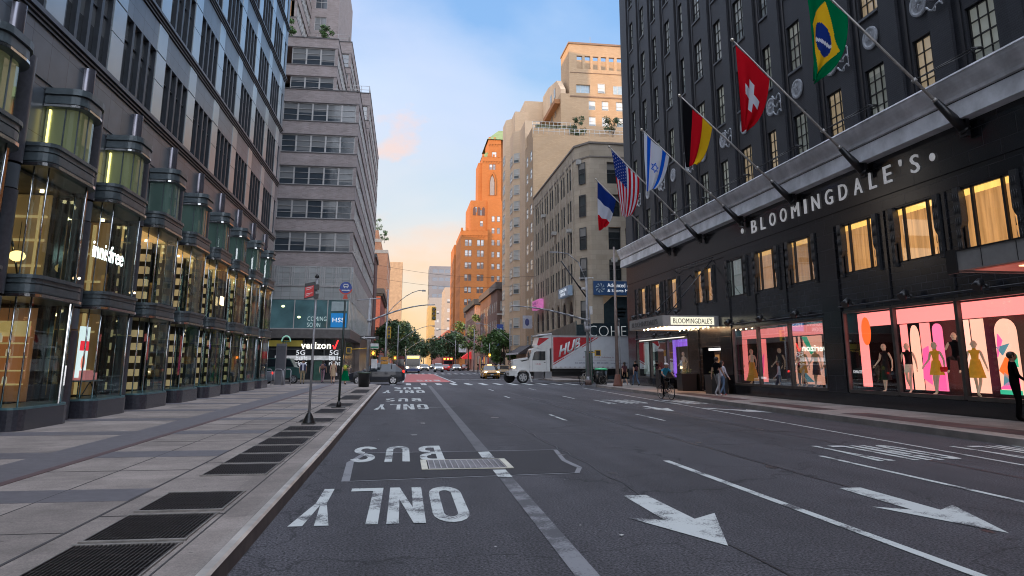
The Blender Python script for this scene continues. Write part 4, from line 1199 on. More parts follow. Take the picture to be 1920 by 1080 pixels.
q = MB(); q.prism([(25.95 + .26 * math.cos(t), 2.9 + .52 * math.sin(t)) for t in [2 * math.pi * i / 16 for i in range(16)]], 'x', 17.22, 17.255); q.build('orange_disc', ORG_, D1)
for i, (a, b, z, p, mt) in enumerate(((25.05, 24.72, 3.1, 0, PK), (24.55, 24.12, 3.05, 2.4, PALEP), (24.0, 23.55, 3.1, 0, PK), (23.38, 22.95, 3.05, 1.0, MATS['display_magenta2']), (21.95, 21.72, 3.1, 0, PKL), (21.6, 21.1, 3.1, 0, PALEP), (20.65, 19.85, 3.05, 1.0, PALEP))):
    q = MB(); a, b = b, a
    q.prism(rect(a, b, .8, z) if not p else arch(a, b, .8, z, 10, p), 'x', 18.0, 18.06); q.build('lit_arch', mt, D1)
for pts, mt in (([(24.0, 1.2), (23.6, 1.0), (23.62, 2.3), (23.9, 2.2)], PKH), ([(23.38, .82), (22.95, .82), (22.95, 1.5), (23.38, 1.2)], PKH),
                ([(20.6, 1.0), (19.9, 1.4), (19.9, .95), (20.6, .95)], PKH), ([(20.6, 1.5), (20.2, 1.2), (19.95, 1.7), (20.3, 1.9)], MATS['display_orange']), ([(20.6, 2.2), (20.1, 2.3), (20.4, 1.95)], TEAL), ([(20.6, 1.9), (20.35, 2.4), (20.5, 2.6)], PKH), ([(20.4, 1.45), (19.9, 1.1), (20.5, 1.05)], TEAL),
                ([(20.1, 1.75), (19.87, 1.6), (19.87, 1.95), (20.0, 2.05)], GRN), ([(20.65, .80), (19.85, .80), (19.85, .93), (20.65, .93)], GRN)):
    q = MB(); q.prism(pts, 'x', 17.95, 17.985); q.build('colour_shape', mt, D1)
D2 = thing('window_display', 'pink lit frame and coloured panels of the farther shop window display', 'display', (17.6, 33, .62))
q = MB(); q.prism(rect(28.4, 36.6, 2.92, 3.36), 'x', 17.30, 17.38); q.prism(rect(36.2, 36.6, .86, 2.9), 'x', 17.30, 17.38); q.build('pink_frame', PK, D2)
for a, b, mt in ((37.2, 38.2, PKH), (35.5, 36.4, PK), (30.4, 31.9, PALEP), (29.6, 30.1, PKL), (32.6, 32.7, PALEP), (32.2, 32.3, MATS['display_cream'])):
    q = MB(); q.prism(rect(a, b, .8, 2.92), 'x', 18.0, 18.06); q.build('lit_panel', mt, D2)
for pts, mt in (([(31.9, 2.9), (31.5, 2.9), (31.0, 2.2), (31.2, 2.1)], GRN), ([(36.3, 1.6), (35.8, 1.2), (35.6, 2.2)], PKH), ([(31.8, 1.3), (31.1, .9), (31.9, .9)], TEAL)):
    q = MB(); q.prism(pts, 'x', 17.95, 17.985); q.build('colour_shape', mt, D2)
D3 = thing('window_display', 'purple lit frame around mannequins in the far shop window display', 'display', (17.6, 45, .7))
q = MB(); q.prism(rect(43.3, 46.5, 2.75, 3.18), 'x', 17.2, 17.28); q.prism(rect(46.1, 46.5, .85, 2.75), 'x', 17.2, 17.28); q.prism(rect(43.3, 43.6, .85, 2.75), 'x', 17.2, 17.28); q.build('purple_frame', PUR, D3)
q = MB(); q.prism(rect(43.7, 44.2, .9, 2.7), 'x', 18.0, 18.05); q.build('lit_panel', PKL, D3)
D4 = thing('poster', 'grey green poster in the farthest shop window by the corner', 'poster', (17.3, 51.4, .9))
q = MB(); q.prism(rect(50.4, 52.8, .95, 3.1), 'x', 17.3, 17.33); q.build('sheet', EM('poster_grey', (.20, .26, .24), .35, .4, 2), D4)
q = MB(); q.prism(rect(46.9, 49.7, .95, 3.1), 'x', 17.3, 17.33); tag(q.build('poster', EM('poster_dark_red', (.12, .02, .02), .35)), 'dark red poster beside the purple window display', 'poster')
# lettering
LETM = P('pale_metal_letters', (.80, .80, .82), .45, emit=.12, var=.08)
sg = thing('shop_sign', 'large pale metal store name letters along the black band under the cornice', 'sign', (XB - .05, 28, 7.95))
word = "BLOOMINGDALE'S"; ypos = [33.55, 32.4, 31.35, 30.2, 29.1, 27.85, 27.15, 26.15, 25.1, 24.1, 23.35, 22.65, 22.02, 21.85]
wd = [.52, .42, .56, .56, .62, .16, .56, .52, .54, .50, .40, .42, .12, .42]
ypos = [33.76]; 
gap = .0
tot = sum(wd); span = 33.76 - 21.55; gap = (span - tot) / (len(wd) - 1)
y = 33.76
for ch, w in zip(word, wd):
    hh = .62 if ch != "'" else .22
    text_obj('letter', ch, w, hh, (XB - .06, y, 7.98 if ch != "'" else 8.40), UP_W, LETM, sg, depth=.05, bold=.0)
    y -= w + gap
for yy in (34.75, 20.9):
    q = MB(); q.ball((XB - .1, yy, 8.28), .06, .13, .14); q.build('round_stud', LETM, sg)
# small store name panels on pier and glass

# entrance: dark recess, brass doors, canopy
m = MB(); m.box(XB + .9, XB + 1.0, 38.3, 41.3, .1, 3.0); m.build('recess_back', BLKS, DS)
BRASS = P('old_brass', (.30, .19, .09), .35, metal=.9, var=.3)
for k in range(3):
    y0 = 38.5 + .9 * k
    d = MB(); d.box(XB + .8, XB + .86, y0, y0 + .82, .15, 2.35); do = d.build('door', BRASS, DS)
    d = MB(); d.box(XB + .785, XB + .798, y0 + .12, y0 + .7, .5, 2.2); d.build('glass', EM('door_glow', (.5, .26, .10), .22, .5, 3), do)
    d = MB(); d.tube((XB + .75, y0 + .68, 1.0), (XB + .75, y0 + .68, 1.5), .02, n=6); d.build('handle', BRASS, do)
m = MB(); m.box(XB + .5, XB + .56, 38.4, 41.2, 2.42, 2.55)
m.build('door_head', EM('white_strip', (1, .95, .9), .8), DS)
cn = thing('canopy', 'grey metal entrance canopy with glowing underside and small store name letters', 'canopy', (XB, 41.2, 3.66))
CAN = P('canopy_metal', (.34, .33, .32), .5, metal=.2, var=.1, stain=.15)
m = MB(); m.box(13.78, 16.88, 38.45, 44.3, 3.72, 4.20)
m.box(13.70, 16.88, 38.38, 38.44, 3.66, 4.24); m.box(13.70, 13.77, 38.44, 44.3, 3.66, 4.24); m.box(13.7, 16.88, 44.31, 44.37, 3.66, 4.24)
m.build('roof_slab', CAN, cn)
m = MB(); m.box(14.5, 16.5, 39.1, 43.6, 3.69, 3.715); m.build('light_panel', EM('canopy_glow', (1.0, .55, .28), 2.2), cn)
for i in range(7):
    for j in (0, 1):
        m = MB(); m.ball((14.35 if j == 0 else 16.6, 39.2 + .72 * i, 3.67), .05); m.build('bulb', EM('bulb', (1, .85, .55), 7), cn)
for i in range(5):
    m = MB(); m.ball((14.5 + .45 * i, 38.9, 3.67), .05); m.build('bulb', MATS['bulb'], cn)
q = MB(); q.box(14.15, 16.6, 38.365, 38.378, 3.74, 4.16); q.build('lit_name_panel', EM('name_panel', (.9, .85, .65), .55), cn)
text_obj('letters', "BLOOMINGDALE'S", 2.2, .28, (14.28, 38.36, 3.81), UP_S, BFR, cn, depth=.02, bold=.0)
text_obj('letters', "BLOOMINGDALE'S", 4.6, .30, (13.69, 43.8, 3.80), UP_W, P('canopy_letters', (.12, .12, .12), .5), cn, depth=.02, bold=.0)
for y in (39.4, 42.6):
    m = MB(); m.tube((XB - .06, y - .6, 6.9 if y > 42 else 7.35), (14.3, y, 4.25), .03, n=6); m.build('stay_rod', BFR, cn)
m = MB(); m.path([(XB - .3, 38.0, 7.4), (XB - .3, 44, 7.4), (XB - .05, 44, 7.2)], .025, 6); m.build('stay_rail', BFR, cn)
for i, (x, y) in enumerate(((13.9, 44.0), (13.9, 42.6), (13.9, 41.2), (13.9, 39.6), (14.6, 38.6))):
    f = thing('flood_lamp', 'small black flood lamp on the entrance canopy, number %d from its far end' % (i + 1) if 0 else ['small black flood lamp at the far end of the entrance canopy top', 'second flood lamp from the far end of the canopy top', 'middle flood lamp on the canopy top', 'fourth flood lamp from the far end of the canopy top', 'flood lamp at the near corner of the canopy top'][i], 'lamp', (x, y, 4.22), 'flood lamps on the canopy')
    b = MB(); b.tube((x, y, 4.2), (x, y, 4.42), .02, n=5); b.build('stem', BFR, f)
    b = MB(); b.tube((x - .16, y, 4.40), (x + .14, y, 4.52), .13, .09, 8); b.build('head', BFR, f)
# second canopy at the right edge
cn2 = thing('canopy', 'grey panelled canopy with reddish underside at the right edge of the picture', 'canopy', (XB, 13, 3.9))
m = MB(); m.box(13.66, 16.88, 6, 16.7, 4.0, 4.42); m.box(13.58, 13.66, 6, 16.78, 3.96, 4.46); m.box(13.6, 16.88, 16.7, 16.78, 3.96, 4.46); m.build('roof_slab', CAN, cn2)
m = MB()
for k in range(10): m.box(13.572, 13.58, 6.2 + 1.05 * k, 6.215 + 1.05 * k, 3.98, 4.42)
m.box(13.56, 13.579, 6.2, 16.5, 4.44, 4.47); m.box(13.54, 13.58, 16.45, 16.8, 3.9, 4.5)
m.build('panel_joints', BFR, cn2)
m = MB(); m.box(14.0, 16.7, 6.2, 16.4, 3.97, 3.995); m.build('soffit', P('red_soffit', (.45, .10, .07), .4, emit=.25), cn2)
m = MB()
for k in range(8): m.box(14.3, 16.4, 6.6 + 1.2 * k, 7.0 + 1.2 * k, 3.95, 3.968)
m.build('light_strip', EM('soffit_lights', (1, .6, .3), 1.6), cn2)
# flood lamps above the pink windows
for i, (y, z, l) in enumerate(((15.6, 4.0, 'black flood lamp over the nearest pink window at the right edge'), (19.3, 3.92, 'second black flood lamp from the right over the pink windows'), (22.6, 3.92, 'third black flood lamp from the right over the pink windows'), (25.9, 3.92, 'black flood lamp above the left end of the nearer pink window'),
                           (29.7, 3.74, 'black flood lamp above the right pane of the farther pink window'), (32.9, 3.74, 'black flood lamp above the middle pane of the farther pink window'), (36.4, 3.74, 'black flood lamp above the left pane of the farther pink window'), (45.2, 3.48, 'flood lamp above the purple window'), (47.9, 3.48, 'flood lamp above the dark red poster window'))):
    f = thing('flood_lamp', l, 'lamp', (XB - .15, y, z), 'flood lamps on the pipe rail')
    b = MB(); b.tube((XB - .12, y, z - .05), (XB - .12, y, z + .05), .05, n=6); b.tube((XB - .12, y, z), (XB - .38, y - .04, z + .10), .025, n=5); b.build('bracket', BFR, f)
    b = MB(); b.tube((XB - .30, y, z + .16), (XB - .52, y - .04, z - .06), .10, .15, 10); b.build('head', BFR, f)
# planters by the entrance
for (x, y, l) in ((16.3, 45.7, 'black planter box left of the store entrance under the purple window'), (16.3, 42.0, 'black planter box beside the left door of the store entrance'), (16.2, 37.6, 'black planter box right of the store entrance')):
    t = thing('planter', l, 'planter', (x, y, .15), 'black planters by the entrance')
    b = MB(); b.prism([(-.42, -.42), (.42, -.42), (.42, .42), (-.42, .42)], 'z', 0, .95); b.v = [(x + a * (1 + .06 * c), y + d * (1 + .06 * c), .15 + c) for a, d, c in b.v]; b.build('box', BFR, t)
    b = MB(); b.box(x - .47, x + .47, y - .47, y + .47, 1.05, 1.12); b.build('rim', BFR, t)
    b = MB()
    for k in range(60):
        a = random.uniform(0, 6.3); r = random.uniform(0, .35); z = random.uniform(1.1, 1.35); c = (x + r * math.cos(a), y + r * math.sin(a), z); s = .06
        b.face([(c[0] - s, c[1], c[2]), (c[0], c[1] - s, c[2] + .02), (c[0] + s, c[1], c[2] + s), (c[0], c[1] + s, c[2])])
    b.build('plant', P('planter_leaves', (.05, .09, .03), .6, var=.4), t)

# ================================================================ flagpoles and flags
POLE = P('flagpole', (.40, .38, .36), .40, metal=.3, var=.1)
GOLD = P('pole_ball', (.55, .50, .42), .3, metal=.7)
def flagpole(y, tip, lab):
    t = thing('flagpole', lab, 'flagpole', (16.7, y, 9.0), 'angled flagpoles on the cornice')
    b0 = Vector((16.62, y, 8.72)); e0 = Vector((tip[0], y, tip[1])); d = (e0 - b0).normalized()
    m = MB(); m.tube(b0, b0 + d * 1.15, .17, .10, 10); m.tube(b0 - d * .1, b0, .19, .17, 10); m.box(16.60, 16.72, y - .16, y + .16, 8.45, 9.0); m.build('socket', BFR, t)
    m = MB(); m.tube(b0 + d * 1.1, e0, .052, .030, 8); m.tube(b0 + d * 1.15, b0 + d * 1.25, .075, n=8); m.tube(b0 + d * 2.0, b0 + d * 2.1, .085, n=8); m.build('pole', POLE, t)
    m = MB(); m.ball(e0 + d * .06, .075); m.build('ball', GOLD, t)
    q = b0 + d * 2.05
    m = MB(); m.path([q, (16.55, y - .85, 10.95)], .022, 5); m.path([q, (16.55, y - 1.0, 10.85)], .018, 5); m.path([(16.55, y - .8, 10.95), (16.85, y - .9, 10.95)], .05, 5); m.build('stay', BFR, t)
    return b0, d, e0
def flag(name, y, tip, pattern, lab, along=1.95, drop=3.3, fold=.26, skew=.0, off=.10, seed=0, widthf=None, lean=0.0):
    """cloth hung under the pole: s runs along the pole from the tip, t runs down the free cloth; pattern(s,t) -> material slot"""
    b0 = Vector((16.62, y, 8.72)); e0 = Vector((tip[0], y, tip[1])); d = (e0 - b0).normalized()
    rng = random.Random(seed)
    NS, NT = 56, 60
    m = MB(); mats, fn = pattern
    ph = rng.uniform(0, 6)
    P_ = [[None] * (NT + 1) for _ in range(NS + 1)]
    for i in range(NS + 1):
        s = i / NS
        base = e0 - d * (off + along * s)
        for j in range(NT + 1):
            t = j / NT
            # cloth hangs from the pole; gravity gathers the lower part under the outer end
            gx = base.x - t * (along * .70 * abs(d.x)) * s * (.55 + .45 * t) + lean * t
            L = drop * (1 - .42 * s * (t ** .8))
            gz = base.z - .06 - L * t
            w = fold * t ** .7 * (math.sin(6.2 * s * (1 - .25 * t) + ph) * .7 + .35 * math.sin(13 * s + 2.2 * t + ph * 2))
            P_[i][j] = (gx, y + w + .12 * t * math.sin(3 * t + ph), gz + .03 * math.sin(9 * s + ph))
    for i in range(NS):
        for j in range(NT):
            m.face([P_[i][j], P_[i + 1][j], P_[i + 1][j + 1], P_[i][j + 1]], fn((i + .5) / NS, (j + .5) / NT), True)
    o = m.build(name, mats)
    mod = o.modifiers.new('thick', 'SOLIDIFY'); mod.thickness = .006
    # weld faces so shading is smooth
    bm = bmesh.new(); bm.from_mesh(o.data); bmesh.ops.remove_doubles(bm, verts=bm.verts, dist=.0005); bm.to_mesh(o.data); bm.free()
    return tag(o, lab, 'flag')
def CL(name, c):
    if name in MATS: return MATS[name]
    m, t, out = new_mat(name)
    b = t.nodes.new('ShaderNodeBsdfDiffuse'); b.inputs[0].default_value = (*c, 1)
    tl = t.nodes.new('ShaderNodeBsdfTranslucent'); tl.inputs[0].default_value = (*c, 1)
    mx = t.nodes.new('ShaderNodeMixShader'); mx.inputs[0].default_value = .35
    link(t, b.outputs[0], mx.inputs[1]); link(t, tl.outputs[0], mx.inputs[2]); link(t, mx.outputs[0], out.inputs[0]); MATS[name] = m
    return m
FW, FRD, FBL, FBK, FGR, FYE, FLB = CL('cloth_white', (.62, .64, .70)), CL('cloth_red', (.55, .010, .020)), CL('cloth_blue', (.015, .04, .22)), CL('cloth_black', (.010, .010, .012)), CL('cloth_green', (.0, .16, .06)), CL('cloth_yellow', (.75, .48, .02)), CL('cloth_light_blue', (.01, .12, .60))
def star5(u, v, r):
    a = math.atan2(u, v); rr = math.hypot(u, v)
    k = math.cos(math.pi / 5) / math.cos(((a % (2 * math.pi / 5)) - math.pi / 5))
    return rr < r * .62 * k
def us_f(s, t):
    # hoist along the pole: blue canton at the tip side
    if s < .54 and t < .40:
        u = s / .54 * 6; v = t / .40 * 8
        a = (u % 1) - .5; b = (v % 1) - .5
        if a * a + b * b < .022: return 2
        return 1
    return 0 if int(s * 13) % 2 == 0 else 2
def il_f(s, t):
    if .13 < s < .27 or .73 < s < .87: return 1
    u = (s - .5) * 1.9; v = (t - .46) * 3.2
    for sg_ in (1, -1):
        for k in range(3):
            a = math.pi * 2 / 3 * k + (0 if sg_ > 0 else math.pi)
            dd = v * math.cos(a) + u * math.sin(a)
            ww = -v * math.sin(a) + u * math.cos(a)
            if abs(dd - .16) < .028 and abs(ww) < .30: return 1
    return 0
def ch_f(s, t):
    u = (s - .5) * 2.0; v = (t - .47) * 3.0
    if (abs(u) < .17 and abs(v) < .62) or (abs(v) < .2 and abs(u) < .62): return 1
    return 0
def br_f(s, t):
    u = (s - .5) * 2; v = (t - .48) * 2
    if (u * u) * 1.0 + (v * 1.55) ** 2 < .26: return 3 if abs(v * 1.2 + u * .25 - .05) < .045 else 2
    if abs(u) / .86 + abs(v) / .86 < 1: return 1
    return 0
poles = [(44.88, (11.95, 13.28), 'farthest angled flagpole, carrying the blue white and red flag'), (39.84, (11.45, 13.95), 'second farthest flagpole, carrying the striped and starred flag'),
         (34.54, (11.66, 13.30), 'flagpole carrying the white flag with two blue stripes'), (29.46, (11.75, 13.25), 'flagpole carrying the black red and gold flag'),
         (24.32, (11.88, 13.55), 'flagpole carrying the red flag with a white cross'), (19.24, (11.75, 13.60), 'nearest flagpole, carrying the green and yellow flag')]
for y, tip, lab in poles: flagpole(y, tip, lab)
flag('flag', 44.88, poles[0][1], ([FBL, FW, FRD], lambda s, t: 0 if t < .34 else (1 if t < .67 else 2)), 'blue white and red tricolour hanging from the farthest flagpole', along=1.65, drop=3.2, seed=1)
flag('flag', 39.84, poles[1][1], ([FRD, FBL, FW], us_f), 'flag with red and white stripes and white stars on blue', along=2.3, drop=3.9, seed=2, fold=.2, lean=.55)
flag('flag', 34.54, poles[2][1], ([FW, FLB], il_f), 'white flag with two blue stripes and a six pointed star', along=1.75, drop=3.05, seed=3, fold=.18)
flag('flag', 29.46, poles[3][1], ([FBK, FRD, FYE], lambda s, t: 0 if s < .34 else (1 if s < .67 else 2)), 'black red and gold striped flag', along=1.8, drop=3.1, seed=4, fold=.22)
flag('flag', 24.32, poles[4][1], ([FRD, FW], ch_f), 'red flag with a white cross', along=1.8, drop=3.45, seed=5, fold=.22)
flag('flag', 19.24, poles[5][1], ([FGR, FYE, FBL, FW], br_f), 'green flag with a yellow diamond and a blue disc', along=1.9, drop=3.5, seed=6, fold=.25)
# ================================================================ BUILDINGS BEYOND THE CROSS STREET
def windows_on(parent, ax, c, sg, spots, w, h, key, fr, pane, cols=1, rows=2, inset=.15, sill=None, frw=.06, mu=.035):
    """copies of one window mesh at spots (u, zbottom)"""
    me = bpy.data.meshes.get(key) or window_mesh(key, w, h, cols, rows, frw, mu, .05, [fr, pane])
    rz = {('X', -1): R(-90), ('X', 1): R(90), ('Y', -1): 0.0, ('Y', 1): math.pi}[(ax, sg)]
    for u, z in spots:
        loc = (c - sg * inset, u, z) if ax == 'X' else (u, c - sg * inset, z)
        put('window', me, parent, loc, rz)

def holes_of(spots, w, h): return [(u - w / 2, u + w / 2, z, z + h) for u, z in spots]
WHF = P('white_window_frame', (.50, .50, .47), .5)
GYF = P('grey_window_frame', (.24, .24, .24), .5)
DKF = P('dark_window_frame', (.05, .05, .05), .5)

# ---------- stepped grey brick office block
BG = BR('pinkish_grey_brick', (.225, .185, .175), (.30, .255, .245), (.27, .24, .23), .42, .115, .018, .85, bump=.4, var=.10, vs=.9)
BP = PANE('ribbon_glass', (.035, .045, .055), (.17, .175, .175), .55, .08)
AL = P('aluminium_mullion', (.32, .31, .30), .45, metal=.3, rnd=.1)
SB = thing('stepped_office_block', 'stepped pinkish grey brick office block with bands of windows and planted terraces', 'building', (-5.25, 72, 0))
def band_block(name, x0, x1, y0, y1, z0, z1, rows, ew=True, pw=1.42):
    """brick box with ribbon windows (z pairs) on the south and east faces"""
    m = MB(); hs = [(x0 + .3, x1 - .28, a, b) for a, b in rows]; he = [(y0 + .28, y1 - .3, a, b) for a, b in rows]
    m.facade('Y', y0, -1, x0, x1, z0, z1, hs, .22); m.facade('X', x1, 1, y0, y1, z0, z1, he, .12)
    m.face([(x0, y0, z1), (x1, y0, z1), (x1, y1, z1), (x0, y1, z1)]); m.face([(x0, y1, z0), (x1, y1, z0), (x1, y1, z1), (x0, y1, z1)])
    w = m.build(name, BG, SB)
    c = MB(); c.box(x0 - .01, x1 + .05, y0 - .06, y0 + .15, z1 + .002, z1 + .12); c.box(x1 - .15, x1 + .05, y0 + .15, y1, z1 + .002, z1 + .12)
    for a, b in rows: c.box(x0, x1 + .03, y0 - .05, y0 + .05, a - .10, a - .003); c.box(x1 - .05, x1 + .03, y0 + .05, y1, a - .10, a - .003); c.box(x0, x1 + .025, y0 - .025, y0 + .1, b + .003, b + .07); c.box(x1 - .1, x1 + .025, y0 + .1, y1, b + .003, b + .07)
    c.build('coping', P('dark_coping', (.07, .062, .062), .6), w)
    for a, b in rows:
        h = b - a; n = max(1, int((x1 - .28 - x0 - .3) / pw)); ww = (x1 - x0 - .58) / n
        key = 'ribbon_%d_%d' % (int(ww * 100), int(h * 100))
        me = bpy.data.meshes.get(key) or window_mesh(key, ww, h, 1, 3, .075, .035, .07, [AL, BP])
        for i in range(n):
            u = x0 + .3 + ww * (i + .5)
            if u < -13.6 or (n_win[0] > 95): continue
            put('window', me, SB, (u, y0 + .18, a), 0); n_win[0] += 1
        # east ribbon in longer runs, mostly edge-on
        g = MB(); g.face([(x1 - .11, y0 + .28, a), (x1 - .11, y1 - .3, a), (x1 - .11, y1 - .3, b), (x1 - .11, y0 + .28, b)], 1)
        k = y0 + .28
        while k < y1 - .3: g.box(x1 - .105, x1 - .03, k, k + .09, a, b, 0); k += pw
        g.box(x1 - .106, x1 - .08, y0 + .3, y1 - .3, (a + b) / 2 - .3, (a + b) / 2 - .26, 0)
        g.build('ribbon_window', [AL, P('ribbon_side_glass', (.30, .31, .31), .10, spec=.9)], SB)
n_win = [0]
RA = [(25.27, 27.15), (22.03, 23.83), (18.75, 20.6), (15.4, 17.25), (12.15, 14.07)]
band_block('brick_wall', -30, -5.25, 72, 90, 10.75, 28.5, RA)
band_block('brick_wall', -30, -5.26, 90.0, 121, 10.75, 35.1, [(z, z + 1.85) for z in (12.15, 15.4, 18.75, 22.03, 25.27, 28.6, 31.6)])
band_block('brick_wall', -30, -8.15, 77, 90, 28.55, 36.3, [(33.25, 35.2), (30.1, 31.9)])
band_block('brick_wall', -30, -7.85, 90.0, 117, 35.15, 41.9, [(38.5, 40.3), (35.9, 37.6)])
band_block('brick_wall', -32, -13.4, 80.5, 92, 36.35, 56, [(40.4, 42.4), (43.8, 45.7), (47.2, 49.1), (50.6, 52.5)])
m = MB(); sp = [(-12.2, 50.4), (-12.2, 47.3), (-12.2, 44.2), (-12.2, 53.5)]
m.facade('Y', 92, -1, -16, -9.9, 41.9, 57, holes_of(sp, 1.5, 1.9), .2); m.box(-16, -9.91, 92.25, 112, 41.9, 57); m.facade('X', -9.9, 1, 92, 112, 41.9, 57, [], .2); m.build('brick_wall', BG, SB)
windows_on(SB, 'Y', 92, -1, sp, 1.5, 1.9, 'small_flat_window', AL, BP, 2, 2)
# lower part: pale panels, teal glazing, canopy band, dark shopfront
m = MB(); m.box(-30, -5.26, 72.01, 121, 7.55, 10.74); m.build('panel_wall', BR('pale_grey_tiles', (.26, .27, .26), (.31, .32, .31), (.18, .18, .18), .8, .46, .012, .5, off=0, var=.1), SB)
m = MB()
for k in range(12): m.box(-13.8 + .75 * k - .02, -13.8 + .75 * k + .02, 71.96, 72.0, 7.6, 10.7)
for k in range(7): m.box(-13.8 + 1.42 * k - .05, -13.8 + 1.42 * k + .05, 71.9, 72.0, 8.85, 10.74)
m.box(-14, -5.25, 71.95, 72.0, 8.78, 8.86)
m.build('panel_joints', AL, SB)
windows_on(SB, 'Y', 72, -1, [(-12.8 + 1.42 * k, 8.9) for k in range(6)], 1.3, 1.8, 'clerestory_window', AL, PANE('pale_pane', (.24, .27, .28), (.30, .33, .34), .5, .07), 1, 3, inset=.03)
TG = P('teal_glass', (.06, .12, .13), .06, var=.45, vs=.5, spec=.9, emit=.10)
m = MB(); m.box(-30, -5.3, 72.06, 121, 4.86, 7.53); m.build('teal_glazing', TG, SB)
m = MB()
for x in (-13.4, -10.35, -7.3, -5.34): m.box(x - .04, x + .04, 71.98, 72.05, 4.86, 7.53)
for k in range(24): m.box(-5.29, -5.22, 72.2 + 2 * k, 72.28 + 2 * k, 4.9, 10.6)
m.box(-30, -5.2, 71.9, 72.05, 4.78, 4.88); m.box(-5.3, -5.15, 72.05, 121, 4.78, 4.88)
m.build('glazing_frame', AL, SB)
for x, z in ((-11.4, 6.9), (-9.9, 5.9)):
    m = MB(); m.ball((x, 72.0, z), .16, .03, .11); m.build('ceiling_lamp', EM('greenish_lamp', (.85, 1, .5), 1.1), SB)
m = MB(); m.box(-30, -5.1, 71.75, 90, 3.95, 4.77); m.build('canopy_band', P('brown_band', (.09, .08, .075), .5, var=.2), SB)
m = MB(); m.box(-30, -5.7, 72.5, 90, .1, 3.94); m.build('shop_front', P('shopfront_dark', (.02, .022, .024), .12, var=.5, vs=1), SB)
m = MB(); m.box(-30, -5.2, 90.1, 121, .1, 4.7); m.build('shop_front', P('shopfront_mixed', (.10, .07, .06), .3, var=.6, vs=.5), SB)
m = MB()
for k in range(5): m.box(-13.2 + 1.9 * k, -13.1 + 1.9 * k, 72.42, 72.5, .1, 3.9)
m.box(-30, -5.7, 72.42, 72.5, 2.9, 3.0)
m.build('shop_mullions', DKF, SB)
m = MB(); m.box(-11.9, -6.4, 72.34, 72.41, 1.95, 2.35); m.build('white_banner', P('banner_white', (.5, .5, .5), .6, var=.3, vs=3, emit=.2), SB)
m = MB(); m.box(-13.5, -9.5, 72.44, 72.47, 3.2, 3.75); m.build('glow_strip', EM('olive_glow', (.30, .25, .05), .12, .7, 1.2), SB)
VLET = EM('cream_letters', (1.0, .97, .82), 1.0)
t = thing('shop_sign', 'cream lit lowercase word with a red tick on the dark corner shopfront', 'sign', (-9.6, 72.3, 3.1))
text_obj('letters', 'verizon', 2.75, .62, (-9.6, 72.34, 2.98), UP_S, VLET, t, depth=.03, bold=.018, sp=1.04)
q = MB(); q.prism([(-6.72, 3.32), (-6.60, 3.32), (-6.52, 3.12), (-6.28, 3.80), (-6.14, 3.80), (-6.44, 2.96), (-6.58, 2.96)], 'y', 72.30, 72.34); q.build('tick', EM('tick_red', (.9, .03, .03), 1.2), t)
for x, l in ((-10.0, 'white three line window slogan on the left pane of the corner shop'), (-6.95, 'white three line window slogan on the right pane of the corner shop')):
    t = thing('window_lettering', l, 'lettering', (x, 72.38, 1.3))
    for s, z, w in (('5G', 2.42, .82), ('built', 1.92, 1.05), ('right', 1.34, 1.05)):
        text_obj('line', s, w, .44 if s != 'right' else .52, (x, 72.32, z), UP_S, EM('vinyl_white', (.85, .87, .9), .32), t, depth=.01, bold=.012, sp=1.05)
t = thing('window_lettering', 'pale two line notice of an opening on the teal glass', 'lettering', (-9.1, 71.9, 5))
text_obj('line', 'COMING', 1.75, .42, (-9.1, 71.93, 5.55), UP_S, EM('pale_vinyl', (.45, .6, .6), .3), t, depth=.01, sp=1.1)
text_obj('line', 'SOON', 1.2, .42, (-9.1, 71.93, 4.98), UP_S, MATS['pale_vinyl'], t, depth=.01, sp=1.1)
t = thing('shop_sign', 'blue square sign with three white letters on the teal glass', 'sign', (-6.6, 71.9, 5))
q = MB(); q.box(-6.95, -5.5, 71.92, 71.97, 4.98, 6.3); q.build('board', EM('sign_blue', (.01, .14, .36), .5), t)
text_obj('letters', 'HSS', 1.1, .42, (-6.80, 71.91, 5.45), UP_S, MATS['vinyl_white'], t, depth=.01, bold=.01, sp=1.1)
q = MB(); q.box(-6.95, -5.5, 71.93, 71.96, 6.5, 7.4); tag(q.build('notice_board', P('pale_notice', (.30, .36, .36), .6)), 'pale notice above the blue square sign on the teal glass', 'sign')
# guard rails on the setback roofs
for (x0, x1, y, z) in ((-9.5, -5.4, 90.3, 35.2), (-13.5, -8.3, 90.3, 42.0)):
    m = MB()
    for zz in (.5, 1.0): m.tube((x0, y, z + zz), (x1, y, z + zz), .03, n=5); m.tube((x1, y, z + zz), (x1, y + 20, z + zz), .03, n=5)
    for k in range(5): m.tube((x0 + (x1 - x0) * k / 4, y, z), (x0 + (x1 - x0) * k / 4, y, z + 1.0), .03, n=5)
    m.build('guard_rail', AL, SB)

